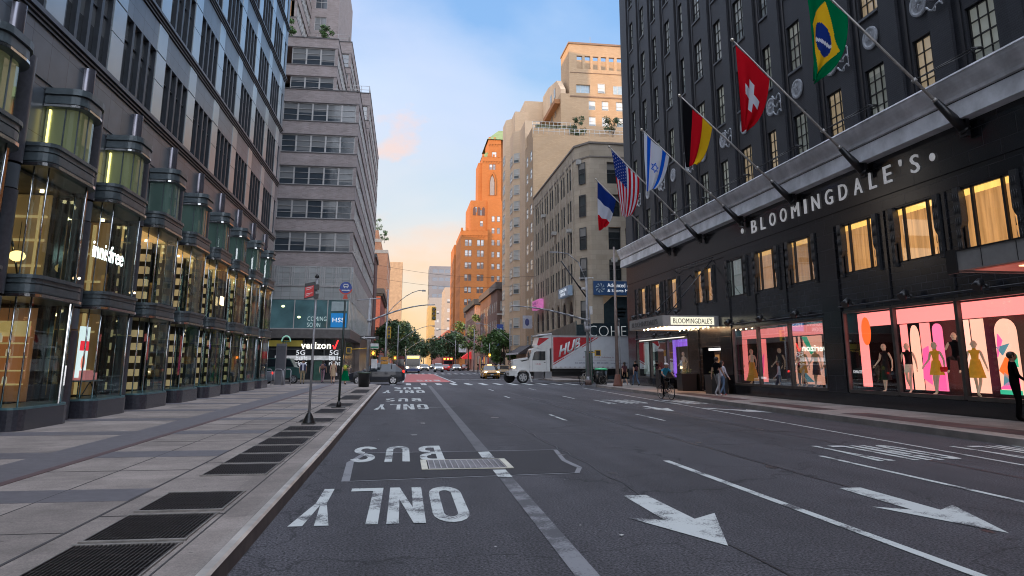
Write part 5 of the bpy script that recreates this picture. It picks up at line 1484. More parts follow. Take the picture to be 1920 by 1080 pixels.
# ---------- helper for plain distant blocks
def block(name, label, cat, x0, x1, y0, y1, z1, wall, side, south=None, west=None, roof=None, ww=1.1, wh=1.7, key='far', fr=WHF, pane=None, z0=0.0, parent=None, sill=None, inset=.12):
    """side = 'E' if its street face looks +X, 'W' if it looks -X"""
    t = parent or thing(name, label, cat, ((x1 if side == 'E' else x0), y0, 0))
    s_sp = south or []; w_sp = west or []
    m = MB(); m.facade('Y', y0, -1, x0, x1, z0, z1, holes_of(s_sp, ww, wh), .2)
    c = x1 if side == 'E' else x0; sg = 1 if side == 'E' else -1
    m.facade('X', c, sg, y0, y1, z0, z1, holes_of(w_sp, ww, wh), .09)
    o = x0 if side == 'E' else x1
    m.face([(o, y0, z0), (o, y1, z0), (o, y1, z1), (o, y0, z1)]); m.face([(x0, y1, z0), (x1, y1, z0), (x1, y1, z1), (x0, y1, z1)])
    m.face([(x0, y0, z1), (x1, y0, z1), (x1, y1, z1), (x0, y1, z1)])
    m.build('wall', wall, t)
    k = key + '_%d_%d' % (ww * 100, wh * 100)
    if s_sp: windows_on(t, 'Y', y0, -1, s_sp, ww, wh, k, fr, pane, 1, 2, inset, sill)
    if w_sp: windows_on(t, 'X', c, sg, w_sp, ww, wh, k, fr, pane, 1, 2, .06, sill)
    return t
def gridw(us, zs): return [(u, z) for u in us for z in zs]
def arange(a, b, st):
    r = []
    while a < b: r.append(a); a += st
    return r
FP = PANE('far_pane', (.05, .055, .06), (.42, .42, .40), .6, .1)
ORB = BR('orange_brick', (.40, .17, .085), (.47, .21, .11), (.40, .24, .15), .5, .2, .03, .9, var=.12, vs=.12)
RBR = BR('red_brick', (.30, .085, .06), (.35, .11, .08), (.28, .12, .09), .5, .2, .03, .9, var=.15, vs=.15)
DBR = BR('dark_brown_brick', (.13, .075, .06), (.17, .10, .08), (.14, .09, .07), .5, .2, .03, .9, var=.15, vs=.15)
TANB = BR('tan_brick', (.41, .275, .160), (.46, .32, .195), (.38, .275, .18), .45, .16, .02, .88, var=.08, vs=.3)
TANB_LIT = BR('tan_brick_lit', (.58, .42, .27), (.63, .46, .30), (.54, .41, .29), .45, .16, .02, .88, var=.08, vs=.3)  # tan brick lightened in colour for the warm light on the street wing
LIME = BR('weathered_limestone', (.37, .305, .225), (.42, .35, .265), (.31, .26, .20), 1.1, .5, .012, .85, var=.16, vs=.5, off=.5)
BRN = P('far_maroon', (.10, .05, .045), .8)

# left side, from the next corner on
t = thing('brick_building', 'narrow dark maroon building squeezed behind the stepped office block', 'building', (-5.1, 122, 0))
m = MB(); m.box(-24, -5.1, 121.5, 131, 0, 18.6); m.build('wall', BRN, t)
m = MB(); m.box(-24, -4.9, 121.3, 131.2, 18.62, 19.2); m.build('cornice', DKF, t)
t = block('brick_building', 'low red brick building with a heavy black cornice on the left of the street', 'building', -24, -5, 150, 186, 15.2, RBR, 'E', gridw((-7.2, -9.6), (11.3, 7.8)), gridw(arange(153, 185, 3.2), (11.3, 7.8, 4.4)), None, 1.1, 1.9, 'lowred', DKF, FP)
m = MB(); m.box(-24, -4.3, 149.4, 186.2, 15.3, 16.3); m.box(-24, -4.6, 149.7, 186.1, 14.9, 15.29); m.build('cornice', DKF, t)
m = MB(); m.box(-5.01, -4.9, 150.2, 185.8, .2, 3.4); m.build('shop_front', P('shop_strip_grey', (.2, .19, .2), .5, var=.5, vs=.4), t)
ap = block('apartment_block', 'orange brick apartment block with white windows and roof gardens on the left', 'building', -26, -5.1, 195, 232, 30.0, ORB, 'E', gridw((-8.7,), (17, 20.3, 23.6, 26.4)), gridw(arange(197.5, 231, 3.6), (7, 10.3, 13.6, 17, 20.3, 23.6, 26.4)), None, 1.5, 1.5, 'apt', WHF, FP)
block('x', 'x', 'x', -26, -6.9, 196.5, 230, 33.2, ORB, 'E', gridw((-9.9,), (30.6,)), [], None, 1.5, 1.6, 'apt2', WHF, FP, z0=30.02, parent=ap)
block('x', 'x', 'x', -26, -7.9, 200, 228, 37, ORB, 'E', [], [], None, 1.5, 1.6, 'apt2', WHF, FP, z0=33.22, parent=ap)
m = MB(); m.box(-62, -30, 150, 236, 0, 51); m.build('unseen_shade_mass', ORB, ap)  # unseen mass added to keep low sun off the stepped tower's lower part
m = MB(); m.box(-26, -5.0, 194.9, 195.1, 30.02, 30.9); m.box(-5.2, -5.0, 195.1, 232, 30.02, 30.9); m.box(-26, -6.8, 196.4, 196.6, 33.22, 34.1); m.build('parapet', P('pale_parapet', (.4, .34, .27), .8), ap)
block('apartment_tower', 'tall tan tower far up the street on the left, lit by the low sun', 'building', -26, -4.9, 900, 960, 122, BR('far_tan', (.30, .20, .12), (.33, .22, .13), (.28, .19, .12), 2, 1, .05, .9), 'E', [], gridw(arange(906, 956, 9), arange(12, 116, 9)), None, 4, 3.2, 'fartan', GYF, FP)
block('brick_building', 'mid height tan brick house row farther up the left side of the street', 'building', -24, -5, 240, 286, 16, TANB, 'E', gridw((-8, -12), (6, 10)), gridw(arange(243, 284, 4), (5, 9, 12.6)), None, 1.2, 1.8, 'tanrow', DKF, FP)
block('brick_building', 'distant brick row beyond the trees on the left of the street', 'building', -24, -5, 304, 480, 13, RBR, 'E', gridw((-8, -12), (6, 9)), gridw(arange(308, 470, 9), (5, 9)), None, 1.4, 1.8, 'redrow', DKF, FP)

# ---------- limestone corner building, right
CB = thing('corner_building', 'weathered limestone corner building with paired tall windows and arched lower windows', 'building', (17.3, 72, 0))
CW = 17.3
m = MB()
cols = []
ctr = [76.6 + 3.28 * k for k in range(7)]
cr_ = [(20.02, 22.35), (16.55, 18.9), (13.1, 15.45), (9.95, 12.05)]
h1 = [(c + d - .42, c + d + .42, a, b) for c in ctr for d in (-.62, .62) for a, b in cr_]
h2 = [(c - .95, c + .95, 5.6, 8.2) for c in ctr]
m.facade('X', CW, -1, 73.9, 99.4, 4.6, 24.2, h1 + h2, .10)
# chamfer
def chz(z0, z1, holes=None):
    a = Vector((CW, 73.9, 0)); b = Vector((18.5, 72, 0))
    m.face([(a.x, a.y, z0), (b.x, b.y, z0), (b.x, b.y, z1), (a.x, a.y, z1)])
chz(4.6, 24.2)
hs = [(20.3, 21.6, a - .05, b - .05) for a, b in cr_] + [(22.1, 23.3, a - .05, b - .05) for a, b in cr_] + [(19.6, 23.4, 4.8, 8.4)]
m.facade('Y', 72, -1, 18.5, 40, 4.6, 24.2, hs, .3)
m.face([(CW, 73.9, 24.2), (18.5, 72, 24.2), (40, 72, 24.2), (40, 99.4, 24.2), (CW, 99.4, 24.2)])
m.box(17.7, 40, 74.4, 99.3, 0, 4.5)
m.build('wall', LIME, CB)
m = MB()   # projecting pilasters
for k in range(8):
    y = 74.95 + 3.28 * k; m.box(CW - .09, CW - .001, y - .25, y + .25, 5.0, 23.2)
for c in ctr: m.box(CW - .05, CW - .001, c - .14, c + .14, 9.6, 22.9)
for c in ctr:
    for k in (-.2, .2): m.box(CW - .08, CW - .052, c + k * .3 - .04, c + k * .3 + .04, 22.4, 23.6)
m.build('pilaster', P('limestone_trim', (.44, .37, .28), .85, var=.15, vs=2, stain=.2), CB)
m = MB(); 
m.prism([(CW - .1, 73.85), (18.44, 71.9), (40, 71.9), (40, 72.4), (18.7, 72.4), (CW + .3, 74.1), (CW + .3, 99.4), (CW - .1, 99.4)], 'z', 24.21, 24.42)
m.prism([(CW - .06, 73.86), (18.46, 71.94), (40, 71.94), (40, 72.0), (18.5, 71.999), (CW, 73.899), (CW, 99.4), (CW - .06, 99.4)], 'z', 22.75, 22.9)
m.build('parapet_coping', P('stone_coping', (.20, .17, .14), .8), CB)
CP = PANE('old_office_pane', (.025, .03, .03), (.22, .21, .19), .35, .1)
windows_on(CB, 'X', CW, -1, [(c + d, a) for c in ctr for d in (-.62, .62) for a, b in cr_], .84, 2.33, 'cohen_w', DKF, CP, 1, 2, inset=.08)
windows_on(CB, 'Y', 72, -1, [(x, a - .05) for x in (20.95, 22.7) for a, b in cr_], 1.3, 2.3, 'cohen_s', DKF, CP, 1, 2, inset=.25)
# chamfer windows
for a, b in cr_ + [(5.6, 7.9)]:
    me = bpy.data.meshes.get('cohen_c') or window_mesh('cohen_c', .95, 2.3, 1, 2, .06, .04, .05, [DKF, CP])
    o = put('window', me, CB, (17.86, 72.90, a), -math.atan2(1.9, 1.2)); 
for c in ctr:    # arched windows
    m = MB()
    pts = [(c - .9, 5.65), (c + .9, 5.65), (c + .9, 7.2), (c + .6, 7.85), (c, 8.15), (c - .6, 7.85), (c - .9, 7.2)]
    m.prism(pts, 'x', CW + .09, CW + .098, 1)
    for s in (-1, 1): m.prism([(c + s * .96, 7.0), (c + s * .97, 8.21), (c + s * .1, 8.21), (c + s * .62, 7.9)], 'x', CW + .01, CW + .085, 2)
    m.box(CW + .05, CW + .088, c - .3, c - .24, 5.61, 8.0, 0); m.box(CW + .05, CW + .088, c + .24, c + .3, 5.61, 8.0, 0); m.box(CW + .055, CW + .087, c - .9, c + .9, 6.9, 6.96, 0)
    m.build('arched_window', [DKF, P('arched_glass', (.03, .035, .035), .1, rnd=.2), LIME], CB)
m = MB(); m.prism([(19.7, 4.9), (23.3, 4.9), (23.3, 8.3), (20.6, 8.3), (19.7, 7.5)], 'y', 72.24, 72.28); m.build('big_window', P('blue_black_glass', (.03, .045, .05), .08), CB)
m = MB()
for i in range(3):
    for j in range(4): m.box(21.1 + .0, 22.0 - .1 * i, 72.20, 72.235, 7.0 - .35 * i, 7.12 - .35 * i)
m.build('window_notice', P('notice_pale', (.3, .33, .33), .7), CB)
m = MB(); m.face([(17.25, 73.8, 3.4), (18.42, 71.9, 3.4), (18.42, 71.9, 5.55), (17.25, 73.8, 5.55)]); m.box(18.42, 40, 71.7, 71.99, 3.2, 5.6); m.box(18.42, 40, 72.0, 72.2, .1, 3.2)
m.build('shop_fascia', P('fascia_dark_teal', (.02, .032, .038), .25, var=.3), CB)
m = MB(); m.prism([(73.9, 3.5), (99.3, 3.5), (99.3, 4.9), (73.9, 5.9)], 'x', 17.2, 17.29); m.build('fascia_grey_green', P('fascia_green', (.10, .13, .12), .4, var=.3, stain=.3), CB)
m = MB(); m.box(17.31, 17.5, 74, 99, .1, 3.4); m.build('shop_front', P('shopfront_mixed2', (.06, .05, .05), .3, var=.6, vs=.6), CB)
for x, y, z in ((17.10, 76, 15.4), (17.05, 90.6, 19.9), (17.05, 84.0, 16.5), (19.2 - .0, 71.9, 0)):
    if z:
        m = MB(); m.box(x - .25, x + .3, y - .33, y + .33, z - .02, z + .38); m.build('air_conditioner', P('ac_unit', (.38, .37, .34), .6), CB)
m = MB(); m.box(20.5, 21.1, 71.7, 72.05, 11.75, 12.2); m.build('air_conditioner', MATS['ac_unit'], CB)
m = MB(); m.box(17.35, 17.85, 73.0, 73.4, 22.2, 22.7); m.build('air_conditioner', MATS['ac_unit'], CB)
# projecting signs on it
t = thing('shop_sign', 'wide black fascia sign with large thin white capitals above the truck', 'sign', (18.3, 71.7, 3.9))
text_obj('letters', 'COHEN', 4.9, 1.02, (17.95, 71.66, 4.32), UP_S, EM('white_cap_letters', (.62, .66, .66), .15), t, depth=.03, bold=-.022)
text_obj('letters', 'optical', 1.6, .45, (21.4, 71.66, 2.2), UP_S, MATS['white_cap_letters'], t, depth=.03)
t = thing('shop_sign', 'dark blue clinic sign with white lettering on the limestone corner building', 'sign', (18.5, 71.8, 8.5))
q = MB(); q.box(18.58, 24, 71.82, 71.97, 8.42, 9.82); q.build('board', P('navy_board', (.015, .05, .13), .5, emit=.1), t)
wl = EM('board_lettering', (.75, .80, .85), .4)
text_obj('line', 'Advanced Foot', 2.9, .40, (20.0, 71.80, 9.20), UP_S, wl, t, depth=.01); text_obj('line', '& Sports Medicine', 3.5, .40, (20.0, 71.80, 8.62), UP_S, wl, t, depth=.01)
q = MB()
for k in range(8):
    a = k * math.pi / 4; cx, cz = 19.25, 9.12
    q.prism([(cx + .12 * math.cos(a), cz + .12 * math.sin(a)), (cx + .46 * math.cos(a + .3), cz + .46 * math.sin(a + .3)), (cx + .5 * math.cos(a + .75), cz + .5 * math.sin(a + .75)), (cx + .3 * math.cos(a + .5), cz + .3 * math.sin(a + .5))], 'y', 71.79, 71.815)
q.build('emblem', P('emblem_grey', (.35, .42, .46), .5), t)
t = thing('shop_sign', 'slanting pale blue sign high on the side of the limestone building', 'sign', (17, 77, 8.6))
q = MB(); q.box(16.6, 17.05, 74.6, 79.6, 8.60, 9.62); q.build('board', P('pale_blue_board', (.20, .27, .36), .5, emit=.08), t)
text_obj('line', 'LEXINGTON', 3.4, .32, (16.58, 78.9, 9.12), UP_W, wl, t, depth=.01); text_obj('line', 'DENTAL', 2.4, .32, (16.58, 78.4, 8.72), UP_W, wl, t, depth=.01)
t = thing('shop_sign', 'pink upright sign on the side of the limestone building', 'sign', (17, 93, 8.5))
q = MB(); q.box(16.5, 17.05, 90.9, 96.0, 8.45, 9.62); q.build('board', P('pink_board', (.62, .16, .42), .5, emit=.25), t)
text_obj('line', 'NAILS', 3.6, .38, (16.48, 95.6, 9.05), UP_W, P('violet_ink', (.25, .05, .3), .6), t, depth=.01)
text_obj('line', 'SPA', 2.4, .34, (16.48, 95.0, 8.58), UP_W, MATS['violet_ink'], t, depth=.01)
t = thing('hanging_sign', 'small white projecting sign below the pink sign', 'sign', (17, 100, 6.6))
q = MB(); q.box(15.9, 17.2, 100.2, 100.3, 6.35, 8.1); q.build('board', P('white_board', (.42, .43, .48), .6), t)
q = MB(); q.ball((16.5, 100.18, 7.2), .30, .02, .5); q.build('emblem', P('ink_blue', (.06, .07, .2), .6), t)

# ---------- tan apartment house with setbacks
AH = thing('apartment_house', 'tall tan brick apartment house with bay windows, setbacks and terrace trees', 'building', (17.3, 99.5, 0))
zs = [4.0 + 2.63 * k for k in range(12)]
west = [(101.2, z) for z in zs] + [(104.6, z) for z in zs]
block('x', 'x', 'x', 17.3, 50, 99.5, 106.5, 33.5, TANB, 'W', [], [s for s in west if s[1] < 32], None, 1.5, 1.5, 'ah1', WHF, PANE('pale_apt_pane', (.10, .12, .12), (.50, .50, .46), .62, .08), parent=AH, sill=WHF)
APN = MATS['pale_apt_pane']
# taller street wing with bowed bays
m = MB(); m.facade('X', 17.3, -1, 106.5, 117.2, 0, 38.2, [], .2); m.facade('X', 17.3, -1, 117.2, 131, 0, 43.4, [], .2); m.facade('Y', 117.2, -1, 17.3, 19.6, 38.2, 43.4, [], .2); m.face([(17.3, 117.2, 43.4), (19.6, 117.2, 43.4), (19.6, 131, 43.4), (17.3, 131, 43.4)]); m.facade('Y', 106.5, -1, 17.3, 19.6, 33.5, 38.2, [], .2)
m.face([(17.3, 106.5, 38.2), (40, 106.5, 38.2), (40, 131, 38.2), (17.3, 131, 38.2)])
m.build('wall', TANB_LIT, AH)
for (yc, hw) in ((114.6, 3.2), (123.6, 3.2)):
    m = MB(); pts = [(17.35, yc - hw), (16.35, yc - hw + 1.1), (16.35, yc + hw - 1.1), (17.35, yc + hw)]
    m.prism(pts, 'z', 3.6, 38.25 if yc < 120 else 43.2); m.build('bay', TANB_LIT, AH)
    bz = [5.05 + 2.6 * k for k in range(13)]
    me = bpy.data.meshes.get('baywin') or window_mesh('baywin', 2.6, 1.55, 3, 2, .07, .05, .05, [WHF, APN])
    me2 = bpy.data.meshes.get('baywin2') or window_mesh('baywin2', 1.15, 1.55, 1, 2, .07, .05, .05, [WHF, APN])
    for z in bz[:12 if yc < 120 else 13]:
        if yc < 120: put('bay_window', me2, AH, (16.82, yc - hw + .53, z - .7), R(-42))
        put('bay_window', me, AH, (16.33, yc, z - .7), R(-90))
for (a, b, zt) in ((106.5, 111.4, 38.2),):
    windows_on(AH, 'X', 17.3, -1, [(108.8, z - .7) for z in [5.05 + 2.6 * k for k in range(13)]], 1.4, 1.5, 'ahs', WHF, APN, 1, 2, inset=.05)
# second tier, tower and wings
m = MB(); m.box(17.6, 50, 102.0, 120, 33.51, 35.6); m.box(17.31, 49.9, 99.51, 99.7, 33.51, 33.9); m.build('setback_wall', TANB, AH)
m = MB(); sp = [(27.8, 40.3), (27.8, 37.7), (29.9, 40.3), (29.9, 37.7), (32.2, 40.3), (32.2, 37.7), (29.6, 43.1)]
m.facade('Y', 106, -1, 22.8, 50, 35.6, 42.8, [(u - .55, u + .55, z, z + 1.5) for u, z in sp if z < 42], .2)
m.facade('X', 22.8, -1, 106, 121, 35.6, 42.8, [], .2); m.face([(22.8, 106, 42.8), (24.2, 106, 42.8), (24.2, 121, 42.8), (22.8, 121, 42.8)])
hh = [(25.9 + 1.30 * k - .45, 25.9 + 1.30 * k + .45, 47.0, 49.2) for k in range(8)]
m.facade('Y', 106.0, -1, 24.2, 50, 42.81, 51.1, hh + [(25.3, 27.5, 43.0, 44.4)], .5)
m.facade('X', 24.2, -1, 106, 112, 42.81, 51.1, [], .5); m.facade('Y', 112, 1, 24.2, 50, 42.81, 51.1, hh, .5)
m.face([(24.2, 106, 51.1), (50, 106, 51.1), (50, 106.6, 51.1), (24.2, 106.6, 51.1)])
m.face([(24.2, 106.5, 46.5), (50, 106.5, 46.5), (50, 111.5, 46.5), (24.2, 111.5, 46.5)])
m.build('tower_wall', TANB, AH)
windows_on(AH, 'Y', 106, -1, [s for s in sp if s[1] < 42], 1.1, 1.5, 'aht', WHF, APN, 1, 2, inset=.15)
me = window_mesh('ahwide', 2.2, 1.4, 3, 1, .06, .05, .05, [WHF, P('pale_blue_pane', (.30, .38, .42), .1)]); put('window', me, AH, (26.4, 106.3, 43.0)); put('window', me, AH, (32.3, 106 - .02, 43.0)); put('window', bpy.data.meshes['aht_w'] if 'aht_w' in bpy.data.meshes else me2, AH, (29.3, 105.97, 43.1))
m = MB(); m.box(24.1, 50, 105.85, 106.1, 51.11, 51.4); m.box(24.1, 24.3, 106.1, 112, 51.11, 51.4); m.box(24.3, 50, 105.9, 105.99, 42.3, 42.5); m.box(24.3, 50, 105.93, 105.99, 46.3, 46.4); m.build('string_course', P('brown_course', (.22, .14, .09), .8), AH)
m = MB(); m.tube((28.2, 108, 51.1), (28.2, 108, 53.4), .05, n=5); m.tube((28.35, 108, 51.1), (28.35, 108, 52.6), .03, n=5); m.build('antenna', GYF, AH)
m = MB(); m.facade('Y', 121, -1, 19.6, 50, 38.21, 46.8, [(u, u + 1, 40, 41.5) for u in (21.4,)], .2); m.facade('X', 19.6, -1, 121, 131, 38.21, 46.8, [], .2); m.face([(19.6, 121, 46.8), (50, 121, 46.8), (50, 131, 46.8), (19.6, 131, 46.8)])
m.prism([(106.01, 42.81), (121, 42.81), (121, 47.6), (116, 47.4), (109, 46.0), (106.01, 43.5)], 'x', 22.81, 23.6)
m.build('wing_wall', TANB_LIT, AH)
m = MB()
for z, y in ((43.6, 110.5), (43.6, 113.5), (40.2, 110), (40.2, 113), (37.4, 109), (37.4, 112.4)): m.box(22.74, 22.79, y - .6, y + .6, z, z + 1.5)
m.build('side_windows', P('side_pane', (.30, .30, .28), .15), AH)
m = MB(); m.box(21.9, 22.79, 106.3, 116, 41.2, 41.9); m.build('awning_ledge', P('rust_ledge', (.30, .13, .05), .8), AH)
# terrace rails
m = MB()
def rail(m, x0, x1, y, z, n):
    for zz in (.55, 1.05): m.tube((x0, y, z + zz), (x1, y, z + zz), .035, n=5)
    for k in range(n + 1): m.tube((x0 + (x1 - x0) * k / n, y, z), (x0 + (x1 - x0) * k / n, y, z + 1.05), .03, n=5)
rail(m, 17.4, 34, 99.75, 33.9, 22); rail(m, 17.7, 24, 102.1, 35.6, 10)
m.build('terrace_railing', WHF, AH)
m = MB()
for k in range(8): m.box(18.2 + .8 * k, 18.8 + .8 * k, 102.2, 102.6, 35.62, 36.3)
m.build('planter_boxes', P('terrace_planters', (.12, .12, .06), .8, var=.5), AH)

# ---------- right side beyond 61st: dark brick corner, small pink house, orange stepped tower
t = block('brick_building', 'dark brown brick corner building with a stone band beside the green tree', 'building', 17.3, 40, 140, 172, 15.6, DBR, 'W', gridw((18.4, 20.4), (11.5, 8, 4.6)), gridw(arange(142, 171, 3), (11.5, 8, 4.6)), None, 1.1, 1.9, 'dkc', GYF, FP)
m = MB(); m.box(16.9, 40, 139.5, 172.3, 15.61, 16.9); m.build('cornice', P('brown_cornice', (.11, .09, .08), .7), t)
m = MB(); m.box(17.2, 40, 139.9, 139.99, 10.7, 11.0); m.build('stone_band', P('pale_band', (.4, .36, .32), .7), t)
m = MB(); m.box(20.6, 40, 139.8, 139.98, .2, 15.55); m.build('red_side_wall', P('red_party_wall', (.28, .05, .04), .8, var=.2), t)
t = block('brick_building', 'small pink brick building with a black bracketed cornice on the right side of the street', 'building', 16.6, 30, 176, 206, 15.4, P('pink_plaster', (.42, .25, .19), .8), 'W', gridw((18.6,), (10.8, 7)), gridw(arange(178, 205, 3), (10.8, 7)), None, 1.2, 2, 'pk', DKF, FP)
m = MB(); m.box(16.0, 30, 175.2, 206.4, 15.41, 16.7); m.build('cornice', DKF, t)
TW = thing('stepped_tower', 'tall orange brick stepped tower with a green copper roof glowing in the evening sun', 'building', (17.3, 240, 0))
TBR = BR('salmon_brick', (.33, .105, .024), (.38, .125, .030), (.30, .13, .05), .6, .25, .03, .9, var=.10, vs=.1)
TP = PANE('tower_pane', (.10, .07, .06), (.38, .36, .34), .5, .15)
def vol(x0, x1, y0, y1, z0, z1, sp, sw=1.0, sh=1.9, west=[], crown=False):
    m = MB(); m.facade('Y', y0, -1, x0, x1, z0, z1, holes_of(sp, sw, sh), .3); m.facade('X', x0, -1, y0, y1, z0, z1, holes_of(west, sw, sh), .12)
    m.face([(x0, y0, z1), (x1, y0, z1), (x1, y1, z1), (x0, y1, z1)]); m.face([(x1, y0, z0), (x1, y1, z0), (x1, y1, z1), (x1, y0, z1)]); m.face([(x0, y1, z0), (x1, y1, z0), (x1, y1, z1), (x0, y1, z1)])
    m.build('wall', TBR, TW)
    if sp: windows_on(TW, 'Y', y0, -1, sp, sw, sh, 'tw_%d_%d' % (sw * 10, sh * 10), DKF, TP, 1, 2, inset=.2)
    if west: windows_on(TW, 'X', x0, -1, west, sw, sh, 'tw_%d_%d' % (sw * 10, sh * 10), DKF, TP, 1, 2, inset=.08)
    if crown:
        c = MB(); n = int((x1 - x0) / .9)
        for k in range(n): 
            if k % 2 == 0: c.box(x0 + .9 * k, x0 + .9 * k + .7, y0 - .12, y0 + .2, z1 + .002, z1 + .9)
        c.box(x0, x1, y0 - .18, y0 - .001, z1 - 1.6, z1 - 1.2)
        for k in range(n): c.box(x0 + .9 * k, x0 + .9 * k + .35, y0 - .15, y0 - .001, z1 - 2.2, z1 - 1.61)
        c.build('battlements', TBR, TW)
zz = [8 + 4.0 * k for k in range(8)]
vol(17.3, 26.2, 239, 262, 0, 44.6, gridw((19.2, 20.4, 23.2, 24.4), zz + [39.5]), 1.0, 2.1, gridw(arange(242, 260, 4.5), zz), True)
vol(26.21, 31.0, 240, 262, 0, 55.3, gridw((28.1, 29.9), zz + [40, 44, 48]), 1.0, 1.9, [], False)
vol(20.6, 26.2, 241, 262, 44.61, 55.3, gridw((24.3,), (46.5, 50.2)) + [(22.2, 51.2)], 1.0, 1.9, [], False)
vol(24.4, 31.0, 242, 256, 55.31, 71.0, gridw((27.4, 28.5), (66.5,)), 1.0, 1.9, [], True)
vol(26.7, 31.1, 243.5, 254, 71.01, 77.6, [(28.7, 71.4)], 1.6, 1.9, [], True)
vol(23.2, 24.39, 243, 252, 55.31, 69, [], 1, 1, [], False)
m = MB(); m.facade('Y', 246, -1, 31.12, 48, 0, 78, [], .3); m.facade('X', 31.12, -1, 246, 262, 0, 78, [], .3); m.face([(31.12, 246, 78), (48, 246, 78), (48, 262, 78), (31.12, 262, 78)]); m.build('slab_wall', TBR, TW)
windows_on(TW, 'Y', 246, -1, gridw((32.6, 34.2), [30, 35, 40, 45, 50, 55]), 1.0, 1.9, 'tw_10_19', DKF, TP, 1, 2, inset=-.05)
m = MB(); m.prism([(33.2, 60), (34.4, 60), (34.4, 70), (33.8, 71.6), (33.2, 70)], 'y', 245.9, 245.98); m.build('tall_window', P('pale_tracery', (.4, .4, .4), .2), TW)
m = MB(); cx = 27.9; q = [(cx - .75, 57.5), (cx + .75, 57.5), (cx + .75, 62), (cx + .45, 63.6), (cx, 64.4), (cx - .45, 63.6), (cx - .75, 62)]
m.prism(q, 'y', 241.85, 241.98); m.build('lancet_window', P('lancet_glass', (.20, .16, .13), .2), TW)
m = MB(); q1 = [(cx - 1.3, 57.5), (cx - 1.3, 62.2), (cx - .8, 64.6), (cx, 65.8), (cx + .8, 64.6), (cx + 1.3, 62.2), (cx + 1.3, 57.5)]; q2 = [(cx - .95, 57.5), (cx - .95, 62.1), (cx - .58, 64.0), (cx, 65.0), (cx + .58, 64.0), (cx + .95, 62.1), (cx + .95, 57.5)]
for i in range(6): m.prism([q1[i], q1[i + 1], q2[i + 1], q2[i]], 'y', 241.7, 241.99)
m.build('lancet_surround', TBR, TW)
m = MB()
for k in range(3): x = 21.4 + 1.5 * k; m.prism([(x, 50.2), (x + .9, 50.2), (x + .9, 52.6), (x + .45, 53.2), (x, 52.6)], 'y', 240.9, 240.98)
m.build('arcade', P('arcade_dark', (.08, .04, .03), .7), TW)
COP = P('green_copper', (.15, .20, .07), .7, var=.15, vs=.8)
m = MB(); a = (26.3, 243, 78.3); 
v = [(26.2, 243, 77.7), (48, 243, 77.7), (48, 262, 77.7), (26.2, 262, 77.7), (30.8, 248.5, 82.6), (46, 248.5, 82.6), (46, 256, 82.6), (30.8, 256, 82.6)]
for f in ((0, 1, 5, 4), (3, 0, 4, 7), (1, 2, 6, 5), (2, 3, 7, 6), (4, 5, 6, 7)): m.face([v[i] for i in f])
m.build('copper_roof', COP, TW)
m = MB(); v = [(24.3, 242.5, 71.1), (26.7, 242.5, 71.1), (26.7, 250, 71.1), (24.3, 250, 71.1), (26.0, 245, 73.4), (26.7, 245, 73.4), (26.7, 248, 73.4), (26.0, 248, 73.4)]
for f in ((0, 1, 5, 4), (3, 0, 4, 7), (4, 5, 6, 7), (2, 3, 7, 6)): m.face([v[i] for i in f])
m.build('copper_roof', COP, TW)
# farther row on the right
block('apartment_block', 'brown brick apartment block just left of the stepped tower, its street side lit orange', 'building', 17.3, 40, 272, 292, 45, TBR, 'W', [], gridw(arange(274, 291, 4), arange(6, 42, 4)), None, 1.2, 2, 'brn', DKF, FP)
block('apartment_block', 'pale plaster block farther up the right side of the street', 'building', 20, 44, 640, 680, 57, P('pale_plaster', (.24, .22, .20), .8), 'W', gridw(arange(22, 30, 2.8), arange(8, 50, 7)), gridw(arange(645, 678, 7), arange(8, 50, 8)), None, 2, 2.6, 'pal', GYF, FP)
block('office_tower', 'distant grey glass office tower above the end of the street', 'building', 27.5, 62, 900, 940, 118, P('grey_tower_panel', (.13, .125, .13), .5, var=.1, vs=.05), 'W', gridw((34.5, 42, 49.5, 57), arange(10, 112, 10)), gridw(arange(908, 938, 8), arange(10, 112, 10)), None, 6.2, 4.2, 'gtw', GYF, P('tower_ribbon', (.10, .12, .15), .15))
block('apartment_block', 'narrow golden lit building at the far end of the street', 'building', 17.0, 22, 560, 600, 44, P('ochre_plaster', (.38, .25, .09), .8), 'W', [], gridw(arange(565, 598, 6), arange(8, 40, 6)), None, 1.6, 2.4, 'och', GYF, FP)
block('apartment_block', 'tall pale block with an orange flank behind the trees on the right', 'building', 25, 46, 480, 520, 50, P('cream_plaster', (.30, .24, .18), .8), 'W', gridw((27.5, 31), arange(10, 46, 6)), gridw(arange(486, 518, 8), arange(8, 44, 6)), None, 1.8, 2.4, 'crm', GYF, FP)
block('brick_building', 'low brick row beyond the stepped tower on the right', 'building', 17.3, 40, 304, 470, 15, RBR, 'W', gridw((19, 22), (6, 10)), gridw(arange(308, 460, 9), (5, 9)), None, 1.4, 1.8, 'rr2', DKF, FP)
t = block('apartment_block', 'wide pale building closing the far end of the street with a green roof', 'building', -20, 6, 1060, 1090, 34, P('far_beige', (.45, .33, .24), .8), 'W', gridw((-14, -8, -2, 3), (8, 16, 24)), [], None, 2.4, 3, 'cl', GYF, FP)
m = MB(); m.box(-9, 5.9, 1059, 1060, 34.1, 38); m.build('green_roof', COP, t)
